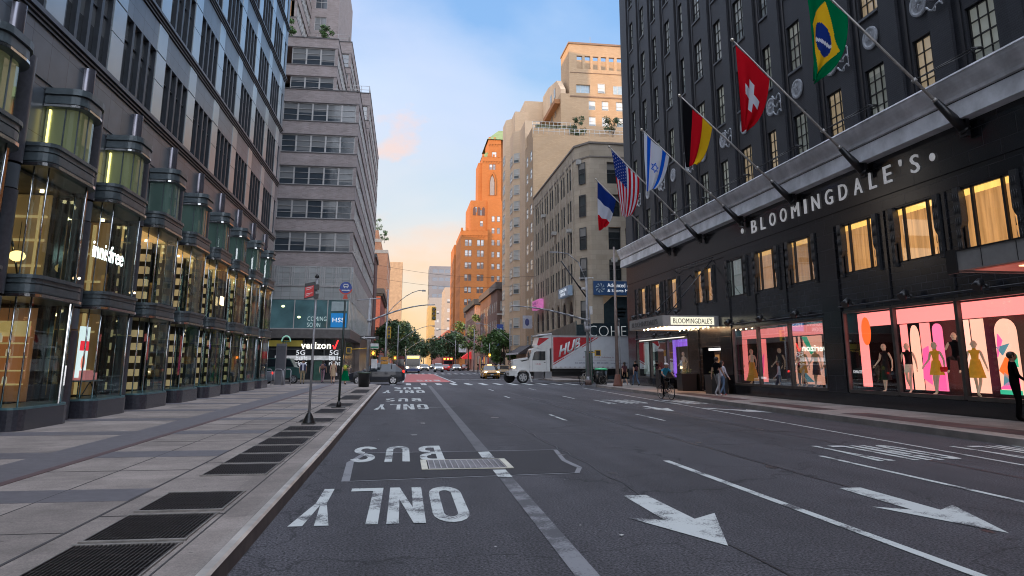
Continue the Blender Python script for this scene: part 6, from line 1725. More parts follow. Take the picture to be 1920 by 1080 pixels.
# ================================================================ STREET FURNITURE
PAINTG = P('galvanised_pole', (.30, .30, .31), .45, metal=.4, var=.15, stain=.15)
BLKM = P('black_paint', (.012, .012, .013), .4)
BLKBAG = P('black_plastic_bag', (.010, .010, .011), .28, bump=.8, bs=9)
YEL = P('signal_yellow', (.62, .38, .03), .5, var=.15)
REDS = P('sign_red', (.42, .02, .02), .5, emit=.12)
BLUS = P('sign_blue_paint', (.02, .05, .22), .5, emit=.08)
WHS = P('sign_white', (.62, .62, .62), .6)
GRNP = P('dark_green_paint', (.012, .07, .045), .45, var=.3)
AMB = EM('amber_lamp', (1.0, .42, .04), 6)
ORGH = EM('hand_signal', (1.0, .22, .02), 4)
# silver sign pole with bell shaped base
t = thing('sign_pole', 'silver sign pole with a tilted red and black panel and black bell shaped base', 'signpost', (-2.36, 20.1, .15))
m = MB(); m.lathe(-2.36, 20.1, [(.155, .15), (.155, .21), (.13, .24), (.125, .27), (.10, .34), (.055, .42), (.045, .44)], 14); m.box(-2.52, -2.20, 19.94, 20.26, .15, .18); m.build('base', BLKM, t)
m = MB(); m.tube((-2.36, 20.1, .42), (-2.355, 20.1, 3.92), .032, n=10); m.build('pole', PAINTG, t)
m = MB(); m.lathe(-2.355, 20.1, [(.045, 3.9), (.06, 3.93), (.03, 3.98), (.01, 4.02)], 8); m.build('finial', BLKM, t)
m = MB(); m.box(-2.41, -2.30, 20.04, 20.16, 3.35, 3.48); m.box(-2.41, -2.30, 20.04, 20.16, 3.58, 3.72); m.build('clamp', BLKM, t)
m = MB(); q = [(-2.66, 3.32), (-2.39, 3.39), (-2.39, 3.80), (-2.66, 3.74)]; m.prism(q, 'y', 20.08, 20.11); pn = m.build('sign_panel', BLKM, t)
m = MB(); m.prism([(-2.645, 3.36), (-2.42, 3.42), (-2.42, 3.70), (-2.645, 3.64)], 'y', 20.068, 20.079); m.build('red_face', REDS, pn)
m = MB()
for z, a, b in ((3.62, -2.62, -2.44), (3.57, -2.62, -2.48), (3.46, -2.62, -2.45), (3.41, -2.62, -2.52)): m.prism([(a, z - .01), (b, z + .03), (b, z + .047), (a, z + .006)], 'y', 20.062, 20.067)
m.build('lettering', WHS, pn)
# bus stop pole
t = thing('bus_stop_pole', 'black bus stop pole with a round blue bus sign ringed red at the bottom', 'signpost', (-2.22, 27.4, .15))
m = MB(); m.box(-2.46, -1.98, 27.2, 27.6, .15, .17); m.lathe(-2.22, 27.4, [(.09, .17), (.075, .3), (.05, .36)], 10); m.build('base', BLKM, t)
m = MB(); m.tube((-2.22, 27.4, .3), (-2.17, 27.4, 3.9), .042, .035, 8); m.build('pole', P('very_dark_green', (.010, .022, .018), .4), t)
def disc(m, x, y, z, r, th=.02, n=24, mi=0): m.prism([(x + r * math.cos(2 * math.pi * i / n), z + r * math.sin(2 * math.pi * i / n)) for i in range(n)], 'y', y - th, y, mi)
m = MB(); disc(m, -2.17, 27.40, 4.36, .215); sp_ = m.build('sign_disc', BLUS, t)
m = MB(); m.prism([(-2.17 + .245 * math.cos(a), 4.36 + .245 * math.sin(a)) for a in [R(195 + 150 * i / 10) for i in range(11)]] + [(-2.17 + .0, 4.02)][:0] + [(-2.17 + .2 * math.cos(a), 4.36 + .2 * math.sin(a)) for a in [R(345 - 150 * i / 10) for i in range(11)]], 'y', 27.37, 27.405); m.build('red_rim', P('sign_red_rim', (.50, .06, .03), .5), sp_)
m = MB(); m.prism([(-2.26, 3.95), (-2.08, 3.95), (-2.12, 4.1), (-2.22, 4.1)], 'y', 27.378, 27.4); m.build('red_tab', MATS['sign_red_rim'], sp_)
m = MB(); m.box(-2.25, -2.09, 27.365, 27.379, 4.38, 4.50); m.box(-2.27, -2.255, 27.365, 27.379, 4.40, 4.46); m.box(-2.085, -2.07, 27.365, 27.379, 4.40, 4.46); m.box(-2.24, -2.20, 27.365, 27.379, 4.345, 4.378); m.box(-2.14, -2.10, 27.365, 27.379, 4.345, 4.378); m.build('bus_symbol', WHS, sp_)
m = MB(); m.box(-2.23, -2.11, 27.358, 27.364, 4.42, 4.47); m.build('bus_windscreen', BLUS, sp_)
m = MB(); m.box(-2.31, -2.03, 27.366, 27.379, 4.25, 4.285); m.build('bus_word_bar', WHS, sp_)
# litter bin at the left kerb corner
t = thing('litter_bin', 'black wire litter bin with a bag at the left kerb corner', 'bin', (-2.55, 50.5, .15))
m = MB(); m.lathe(-2.55, 50.5, [(.34, .15), (.40, 1.0), (.42, 1.04)], 16); m.build('basket', BLKBAG, t)
m = MB(); m.lathe(-2.55, 50.5, [(.44, 1.0), (.46, 1.05), (.44, 1.10), (.34, 1.10), (.30, 1.0)], 16); m.build('bag_rim', P('dull_green_rim', (.04, .06, .04), .4), t)
# information kiosk, bike racks
t = thing('information_kiosk', 'tall slim grey kiosk by the far corner of the left building', 'kiosk', (-8.75, 56.2, .15))
m = MB(); m.box(-9.15, -8.45, 56.05, 56.35, .15, 3.05); m.build('cabinet', P('kiosk_grey', (.12, .12, .13), .35), t)
m = MB(); m.box(-9.1, -8.5, 56.03, 56.045, 1.1, 2.9); m.build('screen', P('kiosk_screen', (.10, .10, .11), .1), t)
t = thing('subway_globe', 'small green arched metal fitting above the slim grey kiosk', 'lamp', (-8.8, 58, .15))
m = MB(); m.path([(-8.8 + .32 * math.cos(a), 58, 3.25 + .42 * math.sin(a)) for a in [math.pi * i / 8 for i in range(9)]], .05, 6); m.build('arch', EM('pale_green_arch', (.25, .5, .4), .35), t)
m = MB(); m.tube((-8.8, 58, .15), (-8.8, 58, 3.3), .04, n=6); m.tube((-9.15, 58, 3.25), (-8.45, 58, 3.25), .04, n=6); m.build('post', GRNP, t)
for x, l in ((-9.6, 'grey metal hoop rack nearest the left building corner'), (-8.9, 'second grey metal hoop rack at the left corner'), (-8.3, 'third grey metal hoop rack at the left corner')):
    m = MB(); m.path([(x, 54.5, .15), (x, 54.5, 1.15), (x + .08, 54.5, 1.25), (x + .42, 54.5, 1.25), (x + .5, 54.5, 1.15), (x + .5, 54.5, .15)], .03, 6)
    tag(m.build('bike_rack', PAINTG), l, 'rack', 'hoop racks at the left corner')
t = thing('utility_cabinet', 'dark green utility cabinet on the far pavement left of the walkers', 'cabinet', (-7.6, 69.8, .15))
m = MB(); m.box(-8.0, -7.2, 69.6, 70.3, .15, 1.8); m.build('box', GRNP, t)
m = MB(); m.box(-8.05, -7.15, 69.55, 70.35, 1.81, 1.88); m.build('lid', GRNP, t)

def signal_head(t, x, y, z, facing=-1, lit=None, col=None):
    m = MB(); m.box(x - .17, x + .17, y - .16, y + .16, z - .5, z + .5); h = m.build('signal_head', col or YEL, t)
    for k, c in enumerate(('r', 'a', 'g')):
        zc = z + .33 - .33 * k
        mm = MB(); mm.tube((x, y + facing * .15, zc), (x, y + facing * .30, zc), .125, n=10, cap=False); mm.build('visor', BLKM, h)
        mm = MB(); mm.tube((x, y + facing * .165, zc), (x, y + facing * .18, zc), .11, n=10)
        mm.build('lens', {'r': EM('red_lens_lit', (1, .04, .02), 5), 'a': EM('amber_lens_lit', (1, .4, .03), 5), 'g': EM('green_lens_lit', (.1, 1, .5), 5)}[c] if lit == c else P('lens_dark_' + c, {'r': (.08, .01, .01), 'a': (.10, .05, .01), 'g': (.01, .06, .04)}[c], .3), h)
def ped_head(t, x, y, z, lit=True, side=1):
    m = MB(); m.box(x - .2, x + .2, y - .14, y + .14, z - .22, z + .22); h = m.build('pedestrian_signal', YEL, t)
    m = MB(); m.box(x - .15, x + .15, y - .155, y - .142, z - .17, z + .17); m.build('signal_face', BLKM, h)
    if lit:
        m = MB(); m.ball((x, y - .165, z), .10, .015, .13); m.build('hand_symbol', ORGH, h)
def mast_pole(name, label, x, y, h, arm_to, arm_z0, arm_z1, lamp=None, heads=(), z0=.15):
    t = thing(name, label, 'signal pole', (x, y, z0))
    m = MB(); m.tube((x, y, z0), (x, y, z0 + .6), .19, .15, 10); m.tube((x, y, z0 + .6), (x, y, h), .12, .08, 10); m.build('pole', PAINTG, t)
    m = MB(); m.tube((x, y, z0), (x, y, z0 + .35), .26, .22, 8); m.build('base', P('base_rust', (.14, .09, .08), .7), t)
    pts = []
    for k in range(9):
        u = k / 8; pts.append((x + (arm_to - x) * u, y, arm_z0 + (arm_z1 - arm_z0) * math.sin(u * math.pi / 2)))
    m = MB(); m.path(pts, [.075 - .04 * k / 8 for k in range(9)], 8); m.tube((x - .18, y, arm_z0), (x + .18, y, arm_z0), .13, n=8); m.build('mast_arm', PAINTG, t)
    if lamp:
        m = MB(); m.path(lamp, .035, 6); l = m.build('lamp_arm', PAINTG, t)
        e = lamp[-1]; d = -1 if lamp[-1][0] < lamp[0][0] else 1
        m = MB(); m.prism([(e[0], e[2] - .03), (e[0] + d * .15, e[2] - .07), (e[0] + d * .6, e[2] - .05), (e[0] + d * .62, e[2] + .03), (e[0], e[2] + .05)], 'y', e[1] - .12, e[1] + .12); m.build('lamp_head', PAINTG, l)
    return t, pts
# left signal pole
t, pts = mast_pole('signal_pole', 'grey signal pole with a long mast arm and orange hand signal behind the litter bin', -2.72, 58, 6.45, 2.25, 4.85, 6.15, None)
m = MB(); m.tube((-3.7, 58, 6.42), (-1.95, 58, 6.58), .04, n=6); m.tube((-2.72, 58, 6.2), (-2.72, 58, 6.6), .07, n=8); m.build('cross_bar', PAINTG, t)
ped_head(t, -4.15, 58, 2.62, False); ped_head(t, -2.32, 58, 2.42, True)
m = MB(); m.tube((-4.0, 58, 2.7), (-2.7, 58, 2.8), .03, n=5); m.build('bracket', YEL, t)
m = MB(); m.box(-3.35, -1.95, 57.9, 57.95, 3.45, 3.72); bo = m.build('one_way_sign', BLKM, t)
m = MB(); m.prism([(-3.25, 3.585), (-3.0, 3.69), (-3.0, 3.63), (-2.2, 3.63), (-2.2, 3.54), (-3.0, 3.54), (-3.0, 3.48)], 'y', 57.885, 57.899); m.build('arrow', WHS, bo)
m = MB(); m.box(-2.55, -1.95, 58.1, 58.15, 2.75, 3.15); m.build('street_sign', WHS, t)
m = MB(); m.box(-2.45, -2.0, 58.1, 58.15, 1.3, 2.0); m.build('paper_sign', WHS, t)
m = MB(); m.box(-2.54, -1.96, 58.08, 58.1, 2.8, 2.93); m.build('green_stripe', P('sign_green', (.02, .18, .10), .5), t)
m = MB(); m.box(-1.75, -1.2, 58.3, 58.35, 1.9, 2.15); m.box(-1.75, -1.2, 58.3, 58.35, 1.6, 1.82); m.build('yellow_sign', P('sign_orange', (.45, .20, .02), .5), t)
h2 = thing('traffic_signal', 'yellow traffic signal hanging from the end of the left mast arm', 'signal', (2.2, 58, 5.4)); signal_head(h2, 2.2, 58.0, 5.45, -1)
h2 = thing('traffic_signal', 'yellow traffic signal beside the left signal pole in front of the low brick building', 'signal', (-1.0, 70, 3.8)); signal_head(h2, -1.35, 66, 4.3, -1)
m = MB(); m.tube((-1.6, 66, 0.15), (-1.6, 66, 5.2), .06, n=8); m.tube((-1.6, 66, 4.6), (-1.35, 66, 4.6), .03, n=6); m.build('post', PAINTG, h2)
h2 = thing('pedestrian_light', 'small orange lit crossing signal behind the dark suv tail', 'signal', (-.95, 78, 2)); m = MB(); m.tube((-.9, 78, 0.15), (-.9, 78, 2.2), .05, n=6); m.build('post', PAINTG, h2); ped_head(h2, -.9, 77.8, 2.2, True)
# right signal pole
RX, RY = 13.5, 54.3
t, pts = mast_pole('signal_pole', 'tall grey signal pole with two long arms in front of the truck', RX, RY, 8.0, 7.7, 4.85, 5.85, [(RX, RY, 6.9), (RX - .1, RY, 8.0), (RX - .6, RY, 9.2), (RX - 1.4, RY, 9.85), (RX - 2.2, RY, 9.95)])
m = MB(); m.tube((RX + .25, RY, .15), (RX + .2, RY, 5.6), .05, n=8); m.build('conduit', PAINTG, t)
m = MB(); m.tube((RX - .05, RY, 6.6), (RX - 1.95, RY, 9.3), .06, .05, 6); m.tube((RX - .6, RY, 7.45), (RX - .1, RY, 7.0), .03, n=6); m.build('camera_boom', BLKM, t)
m = MB(); m.box(RX - .42, RX - .12, RY - .1, RY + .1, 7.15, 7.3); m.tube((RX - .5, RY, 8.0), (RX + .5, RY, 8.05), .03, n=6); m.ball((RX - .5, RY, 8.0), .06); m.ball((RX + .5, RY, 8.05), .06); m.build('camera', WHS, t)
m = MB(); m.tube((RX - .16, RY, 4.15), (RX - .16, RY, 4.75), .1, n=8); m.lathe(RX, RY, [(.2, 4.0), (.24, 4.2), (.2, 4.4)], 10); m.build('clamp_band', PAINTG, t)
m = MB(); m.box(RX + .2, RX + .4, RY - .1, RY + .1, 5.3, 5.9); m.build('junction_box', WHS, t)
ped_head(t, RX + .75, RY, 2.45, False); m = MB(); m.tube((RX, RY, 2.5), (RX + .7, RY, 2.5), .03, n=5); m.build('bracket', YEL, t)
# bare lamp column nearer
t = thing('lamp_column', 'tall plain steel column with a brown bell base on the right pavement', 'pole', (14.72, 50.8, .15))
m = MB(); m.tube((14.72, 50.8, .15), (14.70, 50.8, 9.9), .135, .07, 10); m.build('column', P('brownish_steel', (.27, .22, .20), .5, metal=.3, var=.15), t)
m = MB(); m.lathe(14.72, 50.8, [(.34, .15), (.32, .3), (.24, .55), (.20, .85), (.16, .95)], 12); m.build('base', P('rust_paint', (.16, .07, .05), .7), t)
m = MB(); m.tube((14.95, 50.8, .15), (14.93, 50.8, 4.6), .03, n=6); m.ball((14.93, 50.8, 4.72), .07); m.build('conduit', PAINTG, t)
# wires across the street
m = MB()
for z0, z1, y in ((14.3, 13.0, 96), (13.0, 12.2, 100)):
    pts = [(-5 + 22 * k / 10, y, z0 + (z1 - z0) * k / 10 - .8 * math.sin(math.pi * k / 10)) for k in range(11)]; m.path(pts, .02, 4)
tag(m.build('overhead_cables', BLKM), 'thin dark cables sagging across the street', 'cables')
# farther lamp columns and mast arms
def far_column(x, y, h, arm, lab, d=1, two=True):
    t = thing('street_lamp', lab, 'street lamp', (x, y, .15), 'street lamps farther up the street')
    m = MB(); m.tube((x, y, .15), (x, y, h), .12, .07, 8); m.build('pole', PAINTG, t)
    if two:
        m = MB(); pts = [(x + d * arm * k / 6, y, h - 2.6 + 2.6 * math.sin(k / 6 * math.pi / 2) ** .9) for k in range(7)]; m.path(pts, [.04] * 7, 6); m.build('mast_arm', PAINTG, t)
        m = MB(); m.box(x + d * arm - .2, x + d * arm + .2, y - .1, y + .1, h - .15, h + .0); m.build('lamp_head', P('lamp_head_grey', (.25, .25, .25), .4), t)
    return t
far_column(-1.9, 80, 9.4, 3.8, 'slender street lamp with a curved arm against the tan building on the left')
far_column(-.95, 112, 7.2, 5.2, 'street lamp column before the left tree mass with a drooping arm')
far_column(.3, 150, 6.6, 5.5, 'smaller lamp column among the left trees')
far_column(15.8, 112, 7.6, 5, 'lamp column in front of the green tree on the right', -1)
far_column(13.9, 150, 8.4, 7, 'lamp column with a long arm over the parked cars on the right', -1)
far_column(12.9, 190, 8.5, 6, 'distant lamp column near the red awning', -1)
t = thing('traffic_signal', 'amber lit signal beside the pavement crowd on the right', 'signal', (10.7, 96, 2)); m = MB(); m.tube((10.9, 96, 0), (10.9, 96, 4.2), .06, n=6); m.build('post', PAINTG, t)
m = MB(); m.box(10.75, 11.05, 95.9, 96.1, 2.4, 3.0); h = m.build('signal_head', YEL, t); m = MB(); m.ball((10.9, 95.88, 2.7), .10, .03, .10); m.build('lens', AMB, h)
# hanging banners
for x, y, z, l in ((16.6, 124, 6.4, 'blue and white vertical banner before the dark brick corner'), (17.2, 112, 0, '')):
    if l:
        t = thing('banner', l, 'banner', (x, y, z)); m = MB(); m.box(x - 1.35, x, y, y + .06, z - 1.8, z + 1.7); m.build('cloth', BLUS, t)
        m = MB(); m.ball((x - .65, y - .02, z + .1), .35, .03, 1.0); m.build('figure', P('banner_pale', (.35, .40, .42), .7), t)
        m = MB(); m.tube((x + .05, y, 0.15), (x + .05, y, z + 3), .08, n=6); m.build('pole', PAINTG, t)
# bins, box and bicycles by the right signal pole
t = thing('litter_bin', 'black round litter bin with a bright green bag rim beside the right signal pole', 'bin', (14.55, 55.0, .15))
m = MB(); m.lathe(14.75, 55.3, [(.42, .15), (.47, 1.2)], 16); m.build('basket', BLKBAG, t)
m = MB(); m.lathe(14.75, 55.3, [(.49, 1.2), (.50, 1.26), (.42, 1.34), (.2, 1.36)], 16); m.build('bag_rim', P('green_bag', (.03, .42, .16), .35), t)
t = thing('mail_box', 'narrow dark green box standing behind the right signal pole', 'box', (14.1, 56.2, .15)); m = MB(); m.box(13.85, 14.3, 56, 56.5, .15, 2.55); m.build('cabinet', GRNP, t)
m = MB(); m.box(13.8, 14.35, 55.95, 56.55, 2.56, 2.62); m.build('lid', GRNP, t)
def bicycle(name, label, x, y, rz, col=(.02, .02, .02), group=None, z=.15):
    t = local(thing(name, label, 'bicycle', (x, y, z), group, rz)); BM = P('bike_%d' % int(col[0] * 100), col, .35, metal=.3)
    fr = MB(); rr = .335
    a, b = (-.52, 0, rr), (.53, 0, rr); seat = (-.18, 0, .92); head = (.40, 0, .90); bb = (-.02, 0, .30)
    for p, q in ((a, bb), (a, (-.16, 0, .80)), (bb, (-.16, 0, .85)), (bb, (.42, 0, .78)), ((-.16, 0, .80), (.40, 0, .84)), ((.40, 0, .92), (.44, 0, .72)), ((.44, 0, .72), b)): fr.tube(p, q, .018, n=6)
    fr.build('frame', BM, t)
    for c in (a, b):
        w = MB(); n = 20
        pts = [(c[0] + rr * math.cos(2 * math.pi * i / n), 0, c[2] + rr * math.sin(2 * math.pi * i / n)) for i in range(n + 1)]
        w.path(pts, .022, 6); wo = w.build('wheel', P('bike_tyre', (.015, .015, .015), .8), t)
        w = MB(); p2 = [(c[0] + (rr - .03) * math.cos(2 * math.pi * i / n), 0, c[2] + (rr - .03) * math.sin(2 * math.pi * i / n)) for i in range(n + 1)]
        w.path(p2, .010, 5)
        for k in range(8): w.tube(c, p2[int(k * 2.5)], .003, n=3)
        w.build('rim', P('bike_rim', (.45, .42, .38), .3, metal=.8), wo)
    m = MB(); m.prism([(-.32, .93), (-.05, .95), (-.05, .98), (-.30, 1.0)], 'y', -.06, .06); m.build('saddle', BLKM, t)
    m = MB(); m.tube((.40, 0, .9), (.42, 0, 1.02), .016, n=6); m.tube((.42, -.27, 1.04), (.42, .27, 1.04), .014, n=6); m.build('handlebar', BLKM, t)
    m = MB(); m.tube((-.02, -.09, .30), (-.02, .09, .30), .05, n=8); m.tube((-.02, .09, .3), (.10, .12, .2), .012, n=5); m.build('crank', BM, t)
    return t
bicycle('bicycle', 'pale wheeled bicycle leaning at the foot of the right signal pole', 13.1, 54.0, R(55), (.3, .28, .25))
bicycle('bicycle', 'black bicycle parked between the right signal pole and the green rimmed bin', 14.2, 54.6, R(12), (.02, .02, .02))

# ================================================================ VEHICLES
TYRE = P('tyre_rubber', (.012, .012, .013), .75, bump=.2)
RIMM = P('alloy_rim', (.42, .42, .43), .3, metal=.8)
CGL = P('car_glass', (.012, .016, .020), .06, spec=.5)
HL = EM('headlamp_lit', (1.0, .80, .52), 16)
HLS = EM('headlamp_soft', (1.0, .74, .45), 7)
TL = EM('tail_lamp', (.9, .03, .02), 1.2)
DKP = P('dark_plastic', (.018, .018, .019), .6)
def wheel(t, x, y, r, w, side, rim=RIMM, spokes=5):
    m = MB(); s = side
    m.lathe(0, 0, [(r * .62, -w / 2), (r * .96, -w / 2), (r, -w / 3), (r, w / 3), (r * .96, w / 2), (r * .62, w / 2)], 22)
    m.v = [(x + a, y + c, r + b) for a, b, c in m.v]; wo = m.build('wheel', TYRE, t)
    m = MB(); yo = y + s * (w * .5 + .006)
    m.tube((x, y, r), (x, yo, r), r * .62, n=18, mi=1); m.tube((x, yo, r), (x, yo + s * .02, r), r * .16, n=10)
    for k in range(spokes):
        a = 2 * math.pi * k / spokes + .3
        m.prism([(x + r * .1 * math.cos(a + 1.2), r + r * .1 * math.sin(a + 1.2)), (x + r * .6 * math.cos(a + .17), r + r * .6 * math.sin(a + .17)), (x + r * .6 * math.cos(a - .17), r + r * .6 * math.sin(a - .17)), (x + r * .1 * math.cos(a - 1.2), r + r * .1 * math.sin(a - 1.2))], 'y', yo, yo + s * .025)
    n = 18
    for k in range(n):
        a, b = 2 * math.pi * k / n, 2 * math.pi * (k + 1) / n
        m.prism([(x + r * .58 * math.cos(a), r + r * .58 * math.sin(a)), (x + r * .66 * math.cos(a), r + r * .66 * math.sin(a)), (x + r * .66 * math.cos(b), r + r * .66 * math.sin(b)), (x + r * .58 * math.cos(b), r + r * .58 * math.sin(b))], 'y', yo - s * .0, yo + s * .03)
    m.build('rim', [rim, P('rim_shadow', (.09, .09, .10), .5)], wo)
PROF = {
 'sedan': [(-2.3, .48, .60), (-2.24, .30, .74), (-1.75, .25, .90), (-1.15, .2, .96), (-.45, .2, 1.40), (-.05, .2, 1.45), (.6, .2, 1.46), (1.15, .2, 1.38), (1.75, .2, 1.02), (2.15, .25, .98), (2.28, .35, .72)],
 'suv': [(-2.28, .50, .62), (-2.22, .32, .80), (-1.75, .27, .98), (-1.10, .24, 1.08), (-.40, .24, 1.58), (.10, .24, 1.66), (.9, .24, 1.65), (1.55, .24, 1.58), (2.05, .26, 1.18), (2.24, .32, 1.02), (2.30, .45, .70)],
}
def car(name, label, kind, col, x, y, rz, lights='front', taxi=False, group=None, glow=HL, scale=1.0, cat='car'):
    """front at -x in local space"""
    t = local(thing(name, label, cat, (x, y, 0), group, rz)); t.scale = (scale,) * 3
    pr = PROF[kind]; W2_ = .90; belt = .98 if kind == 'suv' else .90
    pm_ = P('car_paint_%02d%02d%02d' % tuple(int(c * 99) for c in col), col, .35, var=.04, coat=.25)
    ring_ = []
    L = pr[0][0], pr[-1][0]
    for (px, zb, zt) in pr:
        e = min(abs(px - L[0]), abs(px - L[1])); w = W2_ * (.80 + .20 * min(1, e / .5) ** .6)
        bz = min(belt + .04, zt - .02) if zt > belt + .06 else zt - .10
        wr = w * .97 if zt <= belt + .12 else w - .17 * min(1, (zt - belt) / .55) - .05
        ring_.append([(px, -w * .96, zb), (px, -w, (zb + bz) / 2), (px, -w * .975, bz), (px, -wr, zt - .03), (px, -wr * .6, zt), (px, wr * .6, zt), (px, wr, zt - .03), (px, w * .975, bz), (px, w, (zb + bz) / 2), (px, w * .96, zb)])
    m = MB(); gl_ = MB()
    for i in range(len(ring_) - 1):
        a, b = ring_[i], ring_[i + 1]; up = max(pr[i][2], pr[i + 1][2]) > belt + .25; steep = abs(pr[i + 1][2] - pr[i][2]) > .2
        for j in range(9):
            q = [a[j], b[j], b[j + 1], a[j + 1]]
            isg = (up and j in (2, 6)) or (up and steep and j in (3, 4, 5))
            (gl_ if isg else m).face(q, 0, True)
        m.face([a[0], a[9], b[9], b[0]])
    m.face(ring_[0]); m.face(list(reversed(ring_[-1])))
    bm_ = m.build('body', pm_, t)
    gl_.build('windows', CGL, t)
    # pillars
    pil = [(-.35, 0), (.35, 1), (1.2, 0)] if kind == 'suv' else [(-.35, 0), (.42, 1), (1.15, 0)]
    for px, st in pil:
        for s in (-1, 1): m = MB(); m.prism([(px - .03, belt + .03), (px + .05, belt + .03), (px + .06, (1.60 if kind == 'suv' else 1.40)), (px, (1.60 if kind == 'suv' else 1.40))], 'y', s * .735, s * .80); m.build('pillar', pm_ if kind != 'suv' else BLKM, t)
    m = MB()
    for s in (-1, 1):
        m.box(-1.95, 1.95, s * .86, s * .915, .20, .36)
        for wx in (-1.38, 1.38):
            n = 12
            for k in range(n):
                a, b = math.pi * k / n - .15, math.pi * (k + 1) / n - .12
                m.prism([(wx + .36 * math.cos(a), .35 + .36 * math.sin(a)), (wx + .43 * math.cos(a), .35 + .43 * math.sin(a)), (wx + .43 * math.cos(b), .35 + .43 * math.sin(b)), (wx + .36 * math.cos(b), .35 + .36 * math.sin(b))], 'y', s * .84, s * .925)
            m.tube((wx, s * .5, .36), (wx, s * .70, .36), .40, n=16)
    m.build('cladding', DKP if kind == 'suv' else pm_, t)
    for s in (-1, 1):
        for wx in (-1.38, 1.38): wheel(t, wx, s * .81, .34, .22, s)
        m = MB(); m.ball((-2.14, s * .66, .72), .11, .17, .085); m.build('headlight', glow if lights == 'front' else P('lamp_clear', (.3, .3, .3), .1), t)
        m = MB(); m.ball((2.18, s * .70, .88 if kind == 'sedan' else 1.02), .10, .14, .12); m.build('tail_light', TL, t)
        m = MB(); m.ball((-.55, s * 1.0, belt + .08), .07, .10, .07); m.build('wing_mirror', pm_, t)
    m = MB(); m.box(-2.33, -2.25, -.55, .55, .50, .66); m.box(-2.34, -2.26, -.7, .7, .30, .38); m.build('grille', BLKM, t)
    m = MB(); m.box(-2.35, -2.335, -.16, .16, .40, .50); m.box(2.30, 2.32, -.18, .18, .72, .84); m.build('number_plate', WHS, t)
    if kind == 'suv':
        m = MB()
        for s in (-1, 1): m.tube((-.2, s * .66, 1.69), (1.3, s * .66, 1.66), .02, n=5)
        m.build('roof_rail', RIMM, t)
        m = MB()
        for s in (-1, 1): m.box(-.1, .1, s * .905, s * .93, .86, .89); m.box(.75, .95, s * .905, s * .93, .87, .90)
        m.build('door_handle', pm_, t)
    if taxi: m = MB(); m.box(.1, .35, -.25, .25, 1.46, 1.60); m.build('roof_sign', EM('taxi_sign', (1, .8, .4), .8), t)
    return t
FRONT = R(90)      # front of the car towards the camera
car('suv', 'dark grey suv crossing the street behind the litter bin', 'suv', (.016, .019, .027), -2.18, 62.0, 0, 'off')
car('taxi', 'golden taxi with lit headlights in front of the white truck', 'sedan', (.55, .27, .04), 9.75, 85.5, FRONT, 'front', True, glow=HLS)
car('car', 'dull gold car half hidden between the taxi and the white truck', 'sedan', (.25, .15, .05), 12.6, 96, FRONT, 'off')
car('car', 'white car with lit headlights in the middle of the street', 'suv', (.45, .46, .44), 6.9, 151, FRONT, 'front', glow=HLS)
car('car', 'bright red car just right of the white car', 'sedan', (.45, .02, .02), 9.3, 170, R(-90), 'off')
car('car', 'dark fronted white car with lit headlights right of the red car', 'sedan', (.38, .38, .38), 11.9, 172, FRONT, 'front')
car('car', 'rusty red car parked beyond the cars near the red awning', 'sedan', (.25, .07, .04), 14.6, 180, FRONT, 'off')
car('car', 'silver car with headlights lit just right of the bus', 'sedan', (.30, .28, .25), 4.6, 168, FRONT, 'front')
car('car', 'far pale car behind the silver car by the bus', 'sedan', (.35, .32, .3), 5.2, 196, FRONT, 'front')
car('car', 'distant dark car in the queue up the street', 'sedan', (.08, .08, .09), 8.4, 215, FRONT, 'front')
car('car', 'grey car with a red tail lamp at the far left corner', 'sedan', (.12, .14, .16), -12.6, 63.2, 0, 'off')
# bus
t = thing('city_bus', 'city bus with glowing headlights and amber destination sign coming down the red lane', 'bus', (1.6, 136, 0))
BW = P('bus_white', (.42, .42, .42), .35); 
m = MB(); m.prism([(.35, .35), (2.95, .35), (2.95, 2.95), (2.8, 3.12), (.5, 3.12), (.35, 2.95)], 'y', 136, 148); m.build('body', BW, t)
m = MB(); m.box(.5, 2.8, 135.95, 135.999, 1.15, 2.45); m.build('windscreen', CGL, t)
m = MB(); m.box(.6, 2.7, 135.93, 135.948, 2.55, 2.9); m.build('destination_sign', EM('destination_amber', (1, .6, .12), 2.5), t)
m = MB(); m.box(.4, 2.9, 135.93, 135.999, .35, .75); m.build('bumper', P('bus_blue', (.03, .05, .16), .4), t)
m = MB(); m.box(.33, .349, 137, 147.5, 1.3, 2.5); m.build('side_windows', CGL, t)
for x in (.65, 2.65): m = MB(); m.ball((x, 135.92, .95), .17, .06, .13); m.build('headlight', HL, t)
for x in (.15, 3.15): m = MB(); m.box(x - .1, x + .1, 135.8, 135.9, 1.9, 2.3); m.build('wing_mirror', BLKM, t)
for x in (.5, 2.8):
    for y in (138.5, 145): m = MB(); m.tube((x - .12, y, .48), (x + .12, y, .48), .48, n=14); m.build('wheel', TYRE, t)
t = thing('city_bus', 'dark red bus partly hidden behind the first bus', 'bus', (-1, 150, 0)); m = MB(); m.prism([(-1.6, .3), (.1, .3), (.1, 2.9), (-.1, 3.0), (-1.5, 3.0), (-1.6, 2.9)], 'y', 141, 150); m.build('body', P('bus_maroon', (.10, .015, .015), .4), t)
m = MB(); m.box(-1.5, 0, 140.9, 140.99, 1.2, 2.4); m.build('windscreen', CGL, t)
t = thing('fire_truck', 'red and white emergency truck with amber lights far up the street', 'truck', (11.5, 205, 0)); m = MB(); m.prism([(10.3, .4), (13.0, .4), (13.0, 3.2), (12.8, 3.3), (10.5, 3.3), (10.3, 3.2)], 'y', 200, 208); m.build('body', P('truck_red', (.30, .04, .03), .4), t)
m = MB(); m.box(10.5, 12.8, 199.9, 199.99, 1.5, 2.4); m.build('windscreen', CGL, t)
